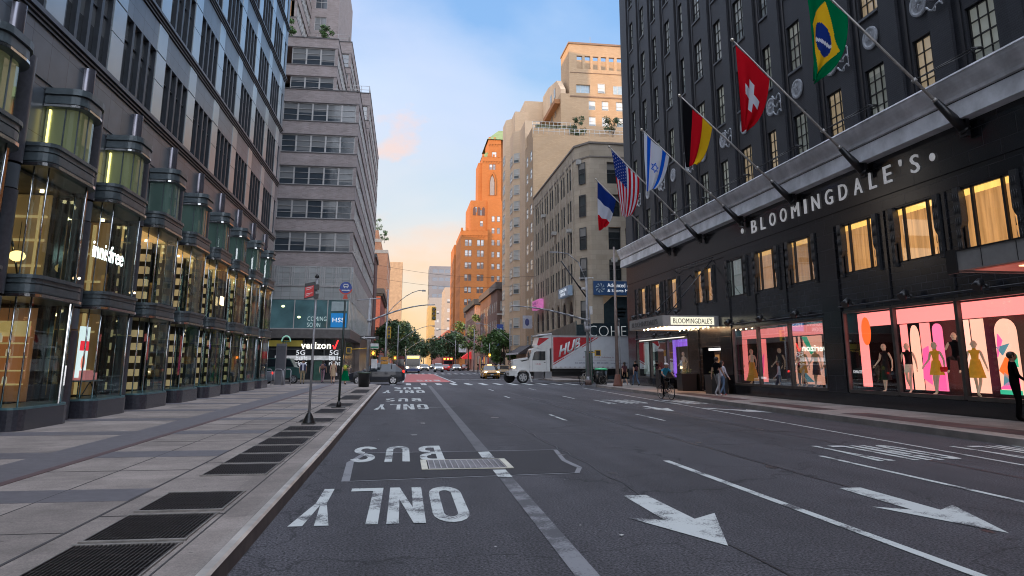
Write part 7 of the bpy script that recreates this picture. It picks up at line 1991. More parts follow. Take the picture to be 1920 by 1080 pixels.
for x in (10.7, 11.6, 12.5): m = MB(); m.box(x - .2, x + .2, 199.85, 199.95, 2.7, 2.95); m.build('warning_light', AMB, t)
# green van at the far left
t = thing('van', 'dark green van parked in the side street behind the walkers', 'van', (-9.8, 65, 0)); GV = P('van_green', (.010, .055, .048), .3, coat=.5)
m = MB(); m.prism([(-11.7, .45), (-8.3, .45), (-8.2, .9), (-8.35, 1.25), (-8.9, 1.35), (-9.3, 2.05), (-11.6, 2.1), (-11.75, 1.6)], 'y', 64, 65.9); m.build('body', GV, t)
m = MB(); m.prism([(-8.98, 1.38), (-9.32, 1.95), (-9.9, 1.98), (-9.9, 1.38)], 'y', 63.97, 63.999); m.prism([(-10.05, 1.38), (-10.05, 1.98), (-11.2, 1.99), (-11.2, 1.38)], 'y', 63.97, 63.999); m.build('windows', CGL, t)
for x in (-11.0, -8.95): wheel(t, x, 64.05, .36, .24, -1)
m = MB(); m.box(-11.80, -11.7, 64.05, 64.4, 1.0, 1.55); m.build('tail_light', TL, t)
m = MB(); m.box(-11.9, -11.75, 64, 65.9, .45, .7); m.build('bumper', WHS, t)

# box truck
TK = thing('box_truck', 'white box truck with a red diagonal panel turning through the crossing', 'truck', (14, 65, 0))
TWH = P('truck_white', (.62, .62, .60), .3, var=.06, coat=.4, stain=.05)
TY0, TY1 = 63.9, 66.4
m = MB(); m.box(12.75, 19.75, TY0, TY1, 1.32, 4.02); m.build('cargo_box', P('box_white', (.58, .60, .62), .4, var=.05, stain=.05), TK)
m = MB(); m.box(12.70, 19.80, TY0 - .03, TY0 + .05, 1.24, 1.33); m.box(12.70, 19.80, TY0 - .03, TY0 + .05, 4.0, 4.08); m.box(12.66, 12.78, TY0 - .035, TY0 + .06, 1.33, 4.0); m.box(19.72, 19.84, TY0 - .035, TY0 + .06, 1.33, 4.0)
m.box(12.68, 12.76, TY1 - .1, TY1 + .02, 1.3, 4.05)
m.build('edge_rails', P('box_alu', (.42, .42, .42), .35, metal=.6), TK)
m = MB()
for k in range(16): m.box(12.95 + .42 * k, 13.12 + .42 * k, TY0 - .012, TY0 - .001, 1.36, 1.40)
m.build('marker_strip', P('marker_dark', (.12, .03, .03), .5), TK)
RP = P('truck_red_panel', (.45, .010, .018), .4)
y = TY0 - .006
m = MB(); m.prism([(12.82, 3.93), (16.6, 3.93), (12.82, 1.72)], 'y', y, y + .004); m.build('red_panel', RP, TK)
m = MB(); m.prism([(16.76, 3.93), (16.90, 3.93), (12.82, 1.55), (12.82, 1.63)], 'y', y, y + .004); m.build('red_stripe', RP, TK)
lt = text_obj('company_lettering', 'HUB', 1.95, .95, (13.28, y - .003, 2.2), UP_S, WHS, TK, depth=.004, bold=.04, shear=.25)
for v in lt.data.vertices: v.co.y += v.co.x * .42
q = MB(); 
for a, b, z, h in ((13.75, 15.35, 2.13, .09), (13.85, 15.2, 1.98, .035)): q.prism([(a, z), (b, z + (b - a) * .55), (b, z + (b - a) * .55 + h), (a, z + h)], 'y', y - .004, y - .001)
q.build('underline', WHS, TK)
text_obj('slogan_lettering', 'Providing Truck Solutions in', 2.75, .20, (15.45, y - .003, 2.10), UP_S, P('slogan_ink', (.25, .12, .14), .6), TK, depth=.003, shear=.3)
text_obj('phone_lettering', '516 SERVICE CENTER    800 430 7090    www.hub-truck.com', 4.7, .11, (14.75, y - .003, 1.68), UP_S, P('blue_ink', (.05, .06, .15), .6), TK, depth=.003, bold=.01)
text_obj('phone_lettering', 'NEW YORK  -  LONG ISLAND  -  NEW JERSEY', 3.9, .05, (15.0, y - .003, 1.93), UP_S, MATS['slogan_ink'], TK, depth=.003)
text_obj('box_lettering', '<> HUB', .95, .2, (15.35, y - .003, 3.5), UP_S, P('logo_grey', (.12, .04, .05), .6), TK, depth=.003)
# wind deflector and cab
m = MB(); m.prism([(11.35, 3.25), (11.55, 3.9), (12.72, 4.15), (12.72, 2.95), (11.55, 2.95)], 'y', TY0 + .12, TY1 - .12); m.build('roof_fairing', TWH, TK)
m = MB(); m.prism([(11.42, 3.28), (11.6, 3.86), (12.5, 3.86), (11.55, 3.2)], 'y', TY0 + .108, TY0 + .119); m.build('fairing_red', RP, TK)
m = MB(); m.tube((11.45, TY0 + .1, 4.06), (12.72, TY0 + .1, 4.2), .07, n=8); m.box(11.4, 12.72, TY0 + .1, TY1 - .1, 4.03, 4.13); m.build('fairing_lip', P('lip_pale', (.55, .55, .56), .3), TK)
CY0, CY1 = 64.05, 66.25
cabp = [(10.75, 1.0), (12.55, 1.0), (12.55, 2.96), (11.15, 2.98), (10.98, 2.88), (10.72, 2.05)]
m = MB(); m.prism(cabp, 'y', CY0, CY1); m.build('cab', TWH, TK)
hood = [(9.25, 1.35), (9.35, 1.95), (9.75, 2.05), (10.73, 2.2), (10.74, 1.0), (10.2, 1.0), (9.3, 1.05)]
m = MB(); m.prism(hood, 'y', CY0 + .1, CY1 - .1); m.build('bonnet', TWH, TK)
m = MB(); m.prism([(9.95, 1.92), (10.6, 2.03), (10.62, 1.95), (10.1, 1.83)], 'y', CY0 + .085, CY0 + .1); m.build('bonnet_vent', BLKM, TK)
m = MB(); m.prism([(11.0, 1.95), (12.15, 1.95), (12.15, 2.72), (11.35, 2.72), (11.15, 2.6)], 'y', CY0 - .012, CY0 - .001); m.build('side_window', CGL, TK)
m = MB(); v0 = [(10.715, CY0 + .1, 2.12), (10.715, CY1 - .1, 2.12), (10.96, CY1 - .15, 2.82), (10.96, CY0 + .15, 2.82)]; m.face([(a - .02, b, c) for a, b, c in v0]); m.build('windscreen', P('windscreen_glass', (.05, .07, .07), .05, spec=.9), TK)
m = MB(); m.box(10.98, 11.0, CY0 - .015, CY0 - .001, 1.15, 2.8); m.box(12.2, 12.22, CY0 - .015, CY0 - .001, 1.1, 2.8); m.build('door_seam', P('seam_grey', (.2, .2, .2), .6), TK)
m = MB(); m.box(12.0, 12.15, CY0 - .03, CY0 - .012, 1.75, 1.8); m.build('door_handle', BLKM, TK)
text_obj('door_lettering', 'HUB', .42, .16, (11.3, CY0 - .008, 1.55), UP_S, P('door_red_ink', (.45, .1, .12), .6), TK, depth=.003); 
m = MB(); m.box(9.15, 9.24, CY0 + .35, CY1 - .35, 1.2, 1.9); m.build('grille', P('chrome_grille', (.25, .25, .25), .2, metal=.9), TK)
m = MB()
for k in range(5): m.box(9.12, 9.149, CY0 + .4, CY1 - .4, 1.28 + .12 * k, 1.34 + .12 * k)
m.build('grille_slats', BLKM, TK)
for yy in (CY0 + .22, CY1 - .22): m = MB(); m.ball((9.42, yy - .02, 1.35), .20, .15, .13); m.build('headlight', EM('truck_lamp', (1, .62, .30), 3.2), TK)
m = MB(); m.prism([(9.0, .62), (8.95, 1.02), (9.35, 1.06), (9.7, 1.02), (9.72, .66)], 'y', CY0 - .02, CY1 + .02); m.build('bumper', P('bumper_white', (.52, .52, .50), .35), TK)
for yy in (CY0 + .5,): m = MB(); m.tube((8.93, yy, .82), (8.99, yy, .82), .07, n=8); m.tube((8.93, yy + .3, .82), (8.99, yy + .3, .82), .07, n=8); m.build('tow_eye', BLKM, TK)
m = MB(); n = 10; ax_ = 10.18
for k in range(n):
    a, b = math.pi * k / n, math.pi * (k + 1) / n
    m.prism([(ax_ + .56 * math.cos(a), .55 + .56 * math.sin(a)), (ax_ + .70 * math.cos(a), .55 + .66 * math.sin(a)), (ax_ + .70 * math.cos(b), .55 + .66 * math.sin(b)), (ax_ + .56 * math.cos(b), .55 + .56 * math.sin(b))], 'y', CY0 - .05, CY0 + .4)
m.prism([(10.74, .55), (10.86, .55), (11.0, .12), (10.86, .12)], 'y', CY0 - .04, CY0 + .3)
m.build('wheel_arch', TWH, TK)
m = MB(); m.box(9.8, 19.6, CY0 + .4, CY1 - .4, .62, .95); m.box(12.8, 19.6, CY0 + .1, CY1 - .1, .95, 1.22); m.build('chassis', P('chassis_black', (.014, .014, .015), .6), TK)
m = MB(); m.box(11.15, 12.0, CY0 + .02, CY0 + .5, .35, .98); m.build('fuel_tank', P('tank_grey', (.10, .10, .11), .3, metal=.5), TK)
m = MB(); m.box(12.1, 12.7, CY0 + .02, CY0 + .5, .42, 1.0); m.box(11.1, 11.9, CY0 - .04, CY0 + .02, .38, .42); m.build('step_box', P('step_grey', (.22, .22, .23), .4, metal=.3), TK)
for x in (10.18, 17.2):
    for s, yy in ((-1, CY0 + .12), (1, CY1 - .12)):
        wheel(TK, x if yy < 65 else x - .9 if x < 12 else x, yy, .50, .30, s, P('truck_rim', (.36, .36, .36), .4, metal=.3), 6)
m = MB(); m.tube((10.62, CY0 - .25, 1.95), (10.62, CY0 - .25, 2.7), .02, n=5); m.box(10.55, 10.68, CY0 - .33, CY0 - .17, 2.1, 2.6); m.build('wing_mirror', BLKM, TK)
m = MB(); m.box(19.5, 19.56, TY0 + .3, TY0 + .55, .5, 1.2); m.build('mud_flap', BLKM, TK)

# ================================================================ TREES
def leafy(name, trunk, limbs, crown_c, crown_r, n, size, label, col, group=None, seed=0, cat='tree', clumps=14):
    """trunk ((x,y,z0),(x,y,z1),r0,r1), clumped crown of small leaf faces"""
    rng = random.Random(seed)
    t = thing(name, label, cat, trunk[0], group)
    m = MB(); m.tube(trunk[0], trunk[1], trunk[2], trunk[3], 8)
    cl = []
    for k in range(clumps):
        a = rng.uniform(0, 2 * math.pi); u = rng.uniform(-.85, 1); rr = rng.uniform(.45, 1.0) * math.sqrt(max(.05, 1 - u * u * .8))
        c = Vector((crown_c[0] + crown_r[0] * rr * math.cos(a), crown_c[1] + crown_r[1] * rr * math.sin(a), crown_c[2] + crown_r[2] * u))
        cl.append((c, rng.uniform(.25, .45) * min(crown_r)))
        if k < limbs: m.path([trunk[1], (Vector(trunk[1]) + c) / 2 + Vector((0, 0, .2)), c], [trunk[3] * .8, trunk[3] * .5, .03], 5)
    m.build('trunk', P('bark', (.06, .048, .038), .9, var=.3, vs=6), t)
    f = MB()
    for i in range(n):
        c, r = rng.choice(cl)
        d = Vector((rng.gauss(0, 1), rng.gauss(0, 1), rng.gauss(0, .8))); d = d.normalized() * r * rng.uniform(.35, 1.15)
        p = c + d; s = size * rng.uniform(.6, 1.3)
        u = Vector((rng.uniform(-1, 1), rng.uniform(-1, 1), rng.uniform(-.6, .6))).normalized(); w = u.orthogonal().normalized()
        w = (Matrix.Rotation(rng.uniform(0, 3.14), 3, u) @ w)
        f.face([tuple(p - u * s), tuple(p + w * s * .5), tuple(p + u * s), tuple(p - w * s * .5)], 0 if rng.random() < .6 else 1)
    f.build('crown', [P(col[0], col[1], .6, var=.3, vs=.8), P(col[0] + '_light', tuple(c * 1.7 for c in col[1]), .6, var=.3, vs=.8)], t)
    return t
GD = ('leaf_dark', (.030, .060, .022)); GM = ('leaf_mid', (.055, .11, .028)); GLt = ('leaf_pale', (.10, .15, .05))
for i, (x, y, h, r, l) in enumerate(((-3.2, 128, 7.6, 3.4, 'nearest dark green street tree on the left, beside the low brick building'), (-2.0, 152, 9.6, 4.2, 'tallest dark green tree of the left row'), (-1.5, 185, 10.4, 4.6, 'dark tree behind the tallest left tree'), (-1.2, 225, 10.5, 4.8, 'farthest dark tree of the left row'))):
    leafy('street_tree', ((x, y, .1), (x, y, h * .45), .2, .12), 7, (x, y, h * .66), (r, r, h * .36), 3600, .20 + y * .0006, l, GD, 'street trees', i)
for i, (x, y, h, r, l, g) in enumerate(((9.5, 262, 11.5, 5.6, 'broad dark tree in the middle distance right of the street end', GD), (15, 240, 11.5, 4.4, 'dark tree at the foot of the stepped tower', GD), (13.4, 205, 9.0, 3.2, 'dark tree left of the loose pale tree', GD),
       (13.6, 160, 11.4, 3.2, 'thin pale green tree with sky and brick showing through', GLt), (15.7, 118, 6.2, 3.0, 'bright green street tree behind the taxi', GM), (16.8, 131, 6.0, 2.6, 'bright green tree just behind the one by the taxi', GM), (8.5, 330, 12, 6, 'farthest tree mass closing the street', GD), (2.2, 300, 12, 5, 'distant tree left of the street end gap', GD))):
    leafy('street_tree', ((x, y, .1), (x, y, h * .4), .18, .1), 7, (x, y, h * .66), (r, r, h * .36), 1700 if g is GLt else 3400, .19 + y * .0006, l, g, 'street trees', 20 + i, clumps=11 if g is GLt else 15)
# terrace shrubs and roof plants
for i, (x, y, z, h, r, l, g) in enumerate(((24.3, 101.2, 33.6, 3.6, 1.25, 'left dark conifer on the terrace of the tan apartment house', GD), (29.6, 101.2, 33.6, 4.0, 1.35, 'right dark conifer on the terrace of the tan apartment house', GD),
       (-13.9, 79, 36.3, 2.9, .8, 'green tree in the upper terrace corner of the stepped office block', GM), (-9.7, 78.5, 36.3, 2.2, .8, 'low leafy shrub at the terrace edge of the stepped office block', GM), (-8.4, 205, 37, 4.0, 1.5, 'bushy roof garden shrub on top of the orange brick block', GLt), (-6.2, 198, 33.2, 3.2, 1.2, 'roof garden shrub on the lower terrace of the orange brick block', GM))):
    leafy('terrace_shrub', ((x, y, z), (x, y, z + h * .3), .08, .05), 5, (x, y, z + h * .55), (r, r, h * .42), 900, .13, l, g, 'roof terrace plants', 50 + i, 'shrub', 10)

# ================================================================ awnings and far shop clutter on the right
t = thing('awning', 'bright red awning over a shop far up the right side', 'awning', (16, 190, 3)); m = MB(); m.prism([(14.2, 3.0), (17.2, 3.0), (17.2, 4.5), (16.2, 4.5)], 'y', 186, 191); m.build('canvas', P('awning_red', (.6, .03, .03), .6, emit=.25), t)
m = MB(); m.box(14.2, 17.2, 185.9, 185.99, 2.7, 3.0); m.build('valance', MATS['awning_red'], t)
t = thing('awning', 'long dark awning with a white edge below the tan apartment house', 'awning', (16.5, 108, 3)); m = MB(); m.prism([(15.4, 3.0), (17.2, 3.0), (17.2, 4.2)], 'y', 101, 113); m.build('canvas', P('awning_dark', (.05, .04, .04), .7), t)
m = MB(); m.box(15.3, 15.4, 101, 113, 2.9, 3.15); m.build('edge', WHS, t)
m = MB()
for k in range(26):
    y = 152 + k * 2.1; m.box(17.0, 17.25, y, y + 1.8, .2, random.uniform(2.4, 3.6), k % 4)
tag(m.build('shop_fronts', [P('sf_%d' % i, c, .5, emit=.15) for i, c in enumerate(((.25, .05, .05), (.3, .25, .2), (.06, .07, .1), (.3, .2, .05)))]), 'jumble of small lit shop fronts far up the right pavement', 'shop fronts', kind='stuff')
t = thing('hanging_sign', 'pink square hanging sign above the far right shops', 'sign', (15, 165, 6)); m = MB(); m.box(14.0, 15.6, 165, 165.1, 5.2, 6.6); m.build('board', P('far_pink_sign', (.55, .12, .2), .6), t)
t = thing('hanging_sign', 'white square hanging sign above the far right shops', 'sign', (13, 175, 6)); m = MB(); m.box(12.6, 14.4, 175, 175.1, 4.2, 6.0); m.build('board', WHS, t)
# ================================================================ PEOPLE AND MANNEQUINS
SKIN1 = P('skin_light', (.46, .28, .20), .5, var=.05); SKIN2 = P('skin_tan', (.30, .17, .11), .5, var=.05)
HAIRD = P('hair_dark', (.02, .014, .010), .5, var=.3); HAIRB = P('hair_brown', (.10, .05, .03), .5, var=.3)
def cloth(n, c, e=0): return P('cloth_' + n, c, .85, var=.12, vs=8, bump=.3, bs=20, emit=e)
def figure(name, label, x, y, z, rz, H=1.72, pose=None, mats=None, cat='person', group=None, sleeves='short', legs='long', slim=1.0, hair='short', hairm=None, extras=(), scale=1.0):
    """mats = (skin, top, bottom, shoe); faces -Y in local space; pose = dict of joint offsets in metres for a 1.72 m body"""
    s = H / 1.72; pose = pose or {}
    J = {'pel': (0, 0, .93), 'spi': (0, .01, 1.12), 'che': (0, .0, 1.32), 'nec': (0, .01, 1.47), 'hea': (0, -.01, 1.60), 'top': (0, 0, 1.68),
         'shL': (.165, .01, 1.40), 'elL': (.215, .02, 1.13), 'wrL': (.225, -.04, .88), 'haL': (.225, -.05, .80),
         'shR': (-.165, .01, 1.40), 'elR': (-.215, .02, 1.13), 'wrR': (-.225, -.04, .88), 'haR': (-.225, -.05, .80),
         'hiL': (.09, 0, .90), 'knL': (.10, -.02, .50), 'anL': (.10, .02, .09), 'toL': (.11, -.14, .035),
         'hiR': (-.09, 0, .90), 'knR': (-.10, -.02, .50), 'anR': (-.10, .02, .09), 'toR': (-.11, -.14, .035)}
    J.update(pose)
    rad = {'pel': .125, 'spi': .115, 'che': .135, 'nec': .052, 'hea': .092, 'top': .062, 'shL': .058, 'elL': .042, 'wrL': .028, 'haL': .032, 'hiL': .088, 'knL': .058, 'anL': .040, 'toL': .036}
    E_ = [('pel', 'spi', 1), ('spi', 'che', 1), ('che', 'nec', 1), ('nec', 'hea', 0), ('hea', 'top', 0)]
    for q in 'LR':
        E_ += [('che', 'sh' + q, 1), ('sh' + q, 'el' + q, 1 if sleeves else 0), ('el' + q, 'wr' + q, 1 if sleeves == 'long' else 0), ('wr' + q, 'ha' + q, 0),
               ('pel', 'hi' + q, 2), ('hi' + q, 'kn' + q, 2 if legs else 0), ('kn' + q, 'an' + q, 2 if legs == 'long' else 0), ('an' + q, 'to' + q, 3)]
    names = list(J); me = bpy.data.meshes.new('fig')
    me.from_pydata([tuple(c * s for c in J[n]) for n in names], [(names.index(a), names.index(b)) for a, b, _ in E_], [])
    tmp = bpy.data.objects.new('fig', me); C.objects.link(tmp)
    md = tmp.modifiers.new('s', 'SKIN')
    for i, n in enumerate(names):
        r = rad.get(n) or rad[n[:-1] + 'L']; k = s * (slim if n not in ('hea', 'top') else 1)
        sv = me.skin_vertices[0].data[i]; sv.radius = (r * k * (1.15 if n in ('pel', 'che', 'spi') else 1), r * k * (.78 if n in ('pel', 'che', 'spi') else 1)); sv.use_root = (n == 'pel')
    md.use_smooth_shade = True
    tmp.modifiers.new('u', 'SUBSURF').levels = 1
    bpy.context.view_layer.update()
    out = bpy.data.meshes.new_from_object(tmp.evaluated_get(bpy.context.evaluated_depsgraph_get()))
    bpy.data.objects.remove(tmp)
    # fingers, nose, eyes, ears joined into the same surface mesh
    x_ = MB()
    for q, sg in (('L', 1), ('R', -1)):
        h = Vector(J['ha' + q]) * s; w = Vector(J['wr' + q]) * s; d = (h - w).normalized(); sd = d.cross(Vector((0, 1, 0)))
        if sd.length < .2: sd = Vector((1, 0, 0))
        sd = sd.cross(d).normalized()
        for k, L in enumerate((.062, .072, .068, .052)):
            b = h + d * .015 + sd * (k - 1.5) * .017; mid = b + d * L * .6; e = mid + d * L * .4 + Vector((0, -.018, .0)); x_.path([b, mid, e], [.009, .008, .007], 5)
        b = h - d * .02 - sd * .03; x_.path([b, b + d * .035 - sd * .018, b + d * .06 - sd * .02], [.010, .009, .007], 5)
    hd = Vector(J['hea']) * s
    x_.ball((hd.x, hd.y - .005, hd.z + .005), .082 * s, .098 * s, .118 * s, 0, 14, 10)
    x_.tube(hd + Vector((0, -.09, .0)) * s, hd + Vector((0, -.115, -.025)) * s, .012, .016, 6)
    for e in (-1, 1): x_.ball(hd + Vector((e * .032, -.088, .018)) * s, .011, .008, .008, 4, 6, 4); x_.ball(hd + Vector((e * .092, .005, 0)) * s, .012, .022, .03, 0, 6, 4)
    x_.box(hd.x - .022, hd.x + .022, hd.y - .098 * s, hd.y - .088 * s, hd.z - .052 * s, hd.z - .044 * s, 5)
    vs = [tuple(v.co) for v in out.vertices]; fs = [tuple(p.vertices) for p in out.polygons]
    segs = [(Vector(J[a]) * s, Vector(J[b]) * s, k) for a, b, k in E_]
    mi = []
    for p in out.polygons:
        c = p.center; best = (9, 0)
        for a, b, k in segs:
            ab = b - a; tt = max(0, min(1, (c - a).dot(ab) / ab.length_squared)); dd = (c - a - ab * tt).length
            if sleeves == 'short' and k == 1 and (a - Vector(J['shL']) * s).length < .01 and tt > .62: k2 = 0
            elif sleeves == 'short' and k == 1 and (a - Vector(J['shR']) * s).length < .01 and tt > .62: k2 = 0
            elif legs == 'short' and k == 0: k2 = 0
            else: k2 = k
            if dd < best[0]: best = (dd, k2)
        mi.append(best[1])
    n0 = len(vs); vs += x_.v; fs += [tuple(n0 + i for i in f) for f in x_.f]; mi += x_.m
    nm = bpy.data.meshes.new('body'); nm.from_pydata(vs, [], fs)
    for mm in list(mats) + [HAIRD, P('lips', (.30, .10, .09), .5)]: nm.materials.append(mm)
    nm.polygons.foreach_set('material_index', mi); nm.polygons.foreach_set('use_smooth', [True] * len(fs)); nm.update()
    t = local(thing(name, label, cat, (x, y, z), group, rz)); t.scale = (scale,) * 3
    b = bpy.data.objects.new('body', nm); C.objects.link(b); b.parent = t; ORG[b.name] = (0, 0, 0)
    if hair:
        h_ = MB(); h_.ball((hd.x, hd.y + .022 * s, hd.z + .028 * s), .100 * s, .105 * s, .098 * s, 0, 12, 8)
        if hair == 'long': h_.ball((hd.x, hd.y + .055 * s, hd.z - .10 * s), .088 * s, .05 * s, .19 * s)
        if hair == 'bun': h_.ball((hd.x, hd.y + .07 * s, hd.z + .11 * s), .045 * s)
        h_.build('hair', hairm or HAIRD, t)
    for e in extras: e(t, J, s)
    return t
def skirt(z0, z1, r0, r1, mat, name='skirt', cy=0.0, fold=.0):
    def f(t, J, s):
        m = MB(); n = 20; prof = 6
        p = Vector(J['pel']) * s
        for k in range(prof):
            u0, u1 = k / prof, (k + 1) / prof
            for i in range(n):
                def pt(i, u):
                    a = 2 * math.pi * i / n; r = (r0 + (r1 - r0) * u) * (1 + fold * u * math.sin(a * 5)); return (p.x + r * math.cos(a), p.y + cy + r * .8 * math.sin(a), (z0 + (z1 - z0) * u) * s)
                m.face([pt(i, u0), pt(i + 1, u0), pt(i + 1, u1), pt(i, u1)], 0, True)
        m.build(name, mat, t)
    return f
def backpack(mat, y=.17, w=.15, h=.22, z=1.25):
    def f(t, J, s):
        m = MB(); c = Vector(J['che']); m.ball((c.x, c.y + y, z), w, .10, h, 0, 12, 8)
        m.build('backpack', mat, t)
    return f
def bag(mat, hand='haL', dz=-.22, w=.17, h=.18):
    def f(t, J, s):
        c = Vector(J[hand]) * s; m = MB(); m.prism([(c.x - w * .8, c.z + dz + h), (c.x + w * .8, c.z + dz + h), (c.x + w, c.z + dz - h), (c.x - w, c.z + dz - h)], 'y', c.y - .06, c.y + .06)
        m.path([(c.x - w * .5, c.y, c.z + dz + h), (c.x, c.y, c.z + .02), (c.x + w * .5, c.y, c.z + dz + h)], .010, 5); m.build('bag', mat, t)
    return f
def cap(mat):
    def f(t, J, s):
        c = Vector(J['hea']) * s; m = MB(); m.ball((c.x, c.y + .01, c.z + .05), .105, .11, .075); m.prism([(c.x - .07, c.y - .17), (c.x + .07, c.y - .17), (c.x + .09, c.y - .06), (c.x - .09, c.y - .06)], 'z', c.z + .03, c.z + .045); m.build('cap', mat, t)
    return f
STEP = {'knL': (.10, -.16, .50), 'anL': (.10, -.22, .10), 'toL': (.11, -.38, .05), 'knR': (-.09, .02, .49), 'anR': (-.09, .28, .14), 'toR': (-.10, .14, .035), 'elL': (.22, .08, 1.14), 'wrL': (.23, .12, .90), 'haL': (.23, .12, .82), 'elR': (-.22, -.04, 1.13), 'wrR': (-.22, -.20, .93), 'haR': (-.22, -.25, .86)}
KH = cloth('khaki', (.26, .20, .12)); WS = cloth('white_shirt', (.50, .50, .58)); BK = cloth('black', (.012, .012, .014)); DN = cloth('denim', (.07, .12, .20)); GYT = cloth('grey_trousers', (.22, .22, .23)); BEI = cloth('beige', (.42, .30, .19)); GRC = cloth('green', (.01, .32, .14)); WSH = cloth('white_shoe', (.55, .53, .53)); RSH = cloth('red_shoe', (.40, .12, .12)); NV = cloth('navy', (.02, .025, .06)); TQ = cloth('turquoise', (.01, .16, .24)); PLM = cloth('plum', (.07, .02, .03))
figure('person', 'person in white shirt, open dark vest and khaki trousers standing by the far corner', -7.4, 57.6, .15, R(10), 1.78, {}, (SKIN2, WS, KH, BK), sleeves='short', legs='long', hair='short', extras=(lambda t, J, s: MB().box(-.20, -.07, -.16, .14, .98, 1.42).box(.07, .20, -.16, .14, .98, 1.42).build('vest', NV, t), cap(NV)))
figure('person', 'person with brown backpack and patterned trousers beside the silver pole', -6.2, 60.0, .15, R(175), 1.74, STEP, (SKIN1, NV, cloth('patterned', (.22, .13, .16)), BK), hair='long', extras=(backpack(cloth('brown_bag', (.16, .08, .06))),))
figure('person', 'person in a beige dress walking with a small bag near the black pole', -5.2, 57.7, .15, R(185), 1.68, STEP, (SKIN1, BEI, SKIN1, BK), sleeves=None, legs=None, hair='bun', hairm=HAIRB, extras=(skirt(1.12, .58, .15, .20, BEI, 'dress'), bag(cloth('white_bag', (.6, .55, .55)), 'haR', -.16, .10, .1)))
figure('person', 'person in green skirt with a yellow backpack crossing by the dark suv', -4.15, 55.6, .15, R(170), 1.66, STEP, (SKIN1, cloth('olive_top', (.08, .12, .03)), SKIN1, BK), sleeves='short', legs=None, hair='bun', hairm=HAIRB, extras=(skirt(1.02, .30, .15, .33, GRC, 'skirt', 0, .1), backpack(cloth('yellow_bag', (.55, .50, .06)), .15, .12, .15, 1.22)))
figure('person', 'person in black top and shorts with a shoulder bag by the far right lamp column', 15.55, 51.9, .15, R(190), 1.66, STEP, (SKIN1, PLM, BK, WSH), legs='short', hair='long', extras=(bag(BEI, 'haR', -.05, .16, .16),))
figure('person', 'person in black shirt and blue jeans walking beside the store corner', 16.15, 51.2, .15, R(195), 1.78, STEP, (SKIN1, BK, DN, BK), hair='short', extras=(backpack(PLM, .14, .10, .16, 1.2),))
figure('person', 'person in black shirt and grey trousers walking along the store with a phone', 14.85, 34.3, .15, R(115), 1.86, STEP, (SKIN2, BK, GYT, WSH), hair='short')
figure('person', 'person in white top and blue jeans walking behind the one in black shirt', 15.45, 35.1, .15, R(112), 1.68, STEP, (SKIN1, WS, DN, RSH), sleeves='long', hair='long', extras=(bag(BK, 'elL', -.05, .12, .14),))
figure('person', 'dark figure in black clothes at the right edge before the pink window', 16.6, 18.55, .15, R(60), 1.88, {'elR': (-.22, -.04, 1.13), 'wrR': (-.20, -.20, 1.0), 'haR': (-.19, -.26, .97), 'knL': (.13, -.06, .5), 'toL': (.14, -.14, .035)}, (SKIN2, BK, BK, BK), sleeves='long', hair='short', slim=1.15)
# cyclist
RID = {'pel': (0, .22, 1.0), 'spi': (0, .12, 1.16), 'che': (0, -.02, 1.33), 'nec': (0, -.10, 1.45), 'hea': (0, -.15, 1.57), 'top': (0, -.15, 1.66), 'shL': (.17, -.06, 1.38), 'shR': (-.17, -.06, 1.38), 'elL': (.27, -.20, 1.18), 'elR': (-.27, -.20, 1.18), 'wrL': (.25, -.38, 1.07), 'wrR': (-.25, -.38, 1.07), 'haL': (.25, -.43, 1.06), 'haR': (-.25, -.43, 1.06),
       'hiL': (.10, .2, .97), 'hiR': (-.10, .2, .97), 'knL': (.12, -.18, .80), 'anL': (.11, -.02, .42), 'toL': (.11, -.16, .36), 'knR': (-.12, -.08, .62), 'anR': (-.11, .05, .20), 'toR': (-.11, -.10, .14)}
figure('person', 'cyclist in turquoise shirt, white cap and mask riding towards us by the kerb', 12.72, 35.6, 0.0, R(8), 1.76, RID, (SKIN2, TQ, BK, BK), hair='short', extras=(cap(WSH), lambda t, J, s: MB().box(.05, .25, -.5, -.2, .75, .98).build('hip_bag', BK, t)))
bicycle('bicycle', 'black bicycle ridden by the person in the turquoise shirt', 12.72, 35.55, R(8) - R(90), (.03, .03, .03), z=0.0)
m = MB(); m.box(12.45, 12.98, 35.7, 36.15, .95, 1.4); tag(m.build('delivery_bag', BLKBAG), 'black square delivery bag behind the cyclist', 'bag')
# distant crowd on the right pavement, each a small figure
cols = [BK, NV, WS, GYT, PLM, cloth('rust', (.25, .08, .03)), BK, NV]
base = None
for i in range(11):
    xx = 13.0 + (i % 4) * .9; yy = 108 + i * 2.3
    figure('person', ['person in black', 'person in navy', 'person in a white top', 'person in grey', 'person in plum', 'person in rust', 'person in dark trousers', 'person in a dark jacket', 'person in pale shirt', 'person in grey jacket', 'person in dark coat'][i] + ' in the far right crowd, ' + ['nearest the taxi', 'behind the nearest', 'left of the pole', 'by the kerb', 'near the shop wall', 'under the awning', 'beyond the lamp column', 'near the dark awning edge', 'in the middle of the group', 'towards its far end', 'farthest of all'][i],
           xx - .6, yy, .15, R(180 * (i % 2) + 20 * (i % 3)), 1.6 + .03 * (i % 5), STEP if i % 2 else {}, (SKIN1, cols[i % 8], cols[(i * 3 + 1) % 8], BK), group='people on the far right pavement', hair='short')
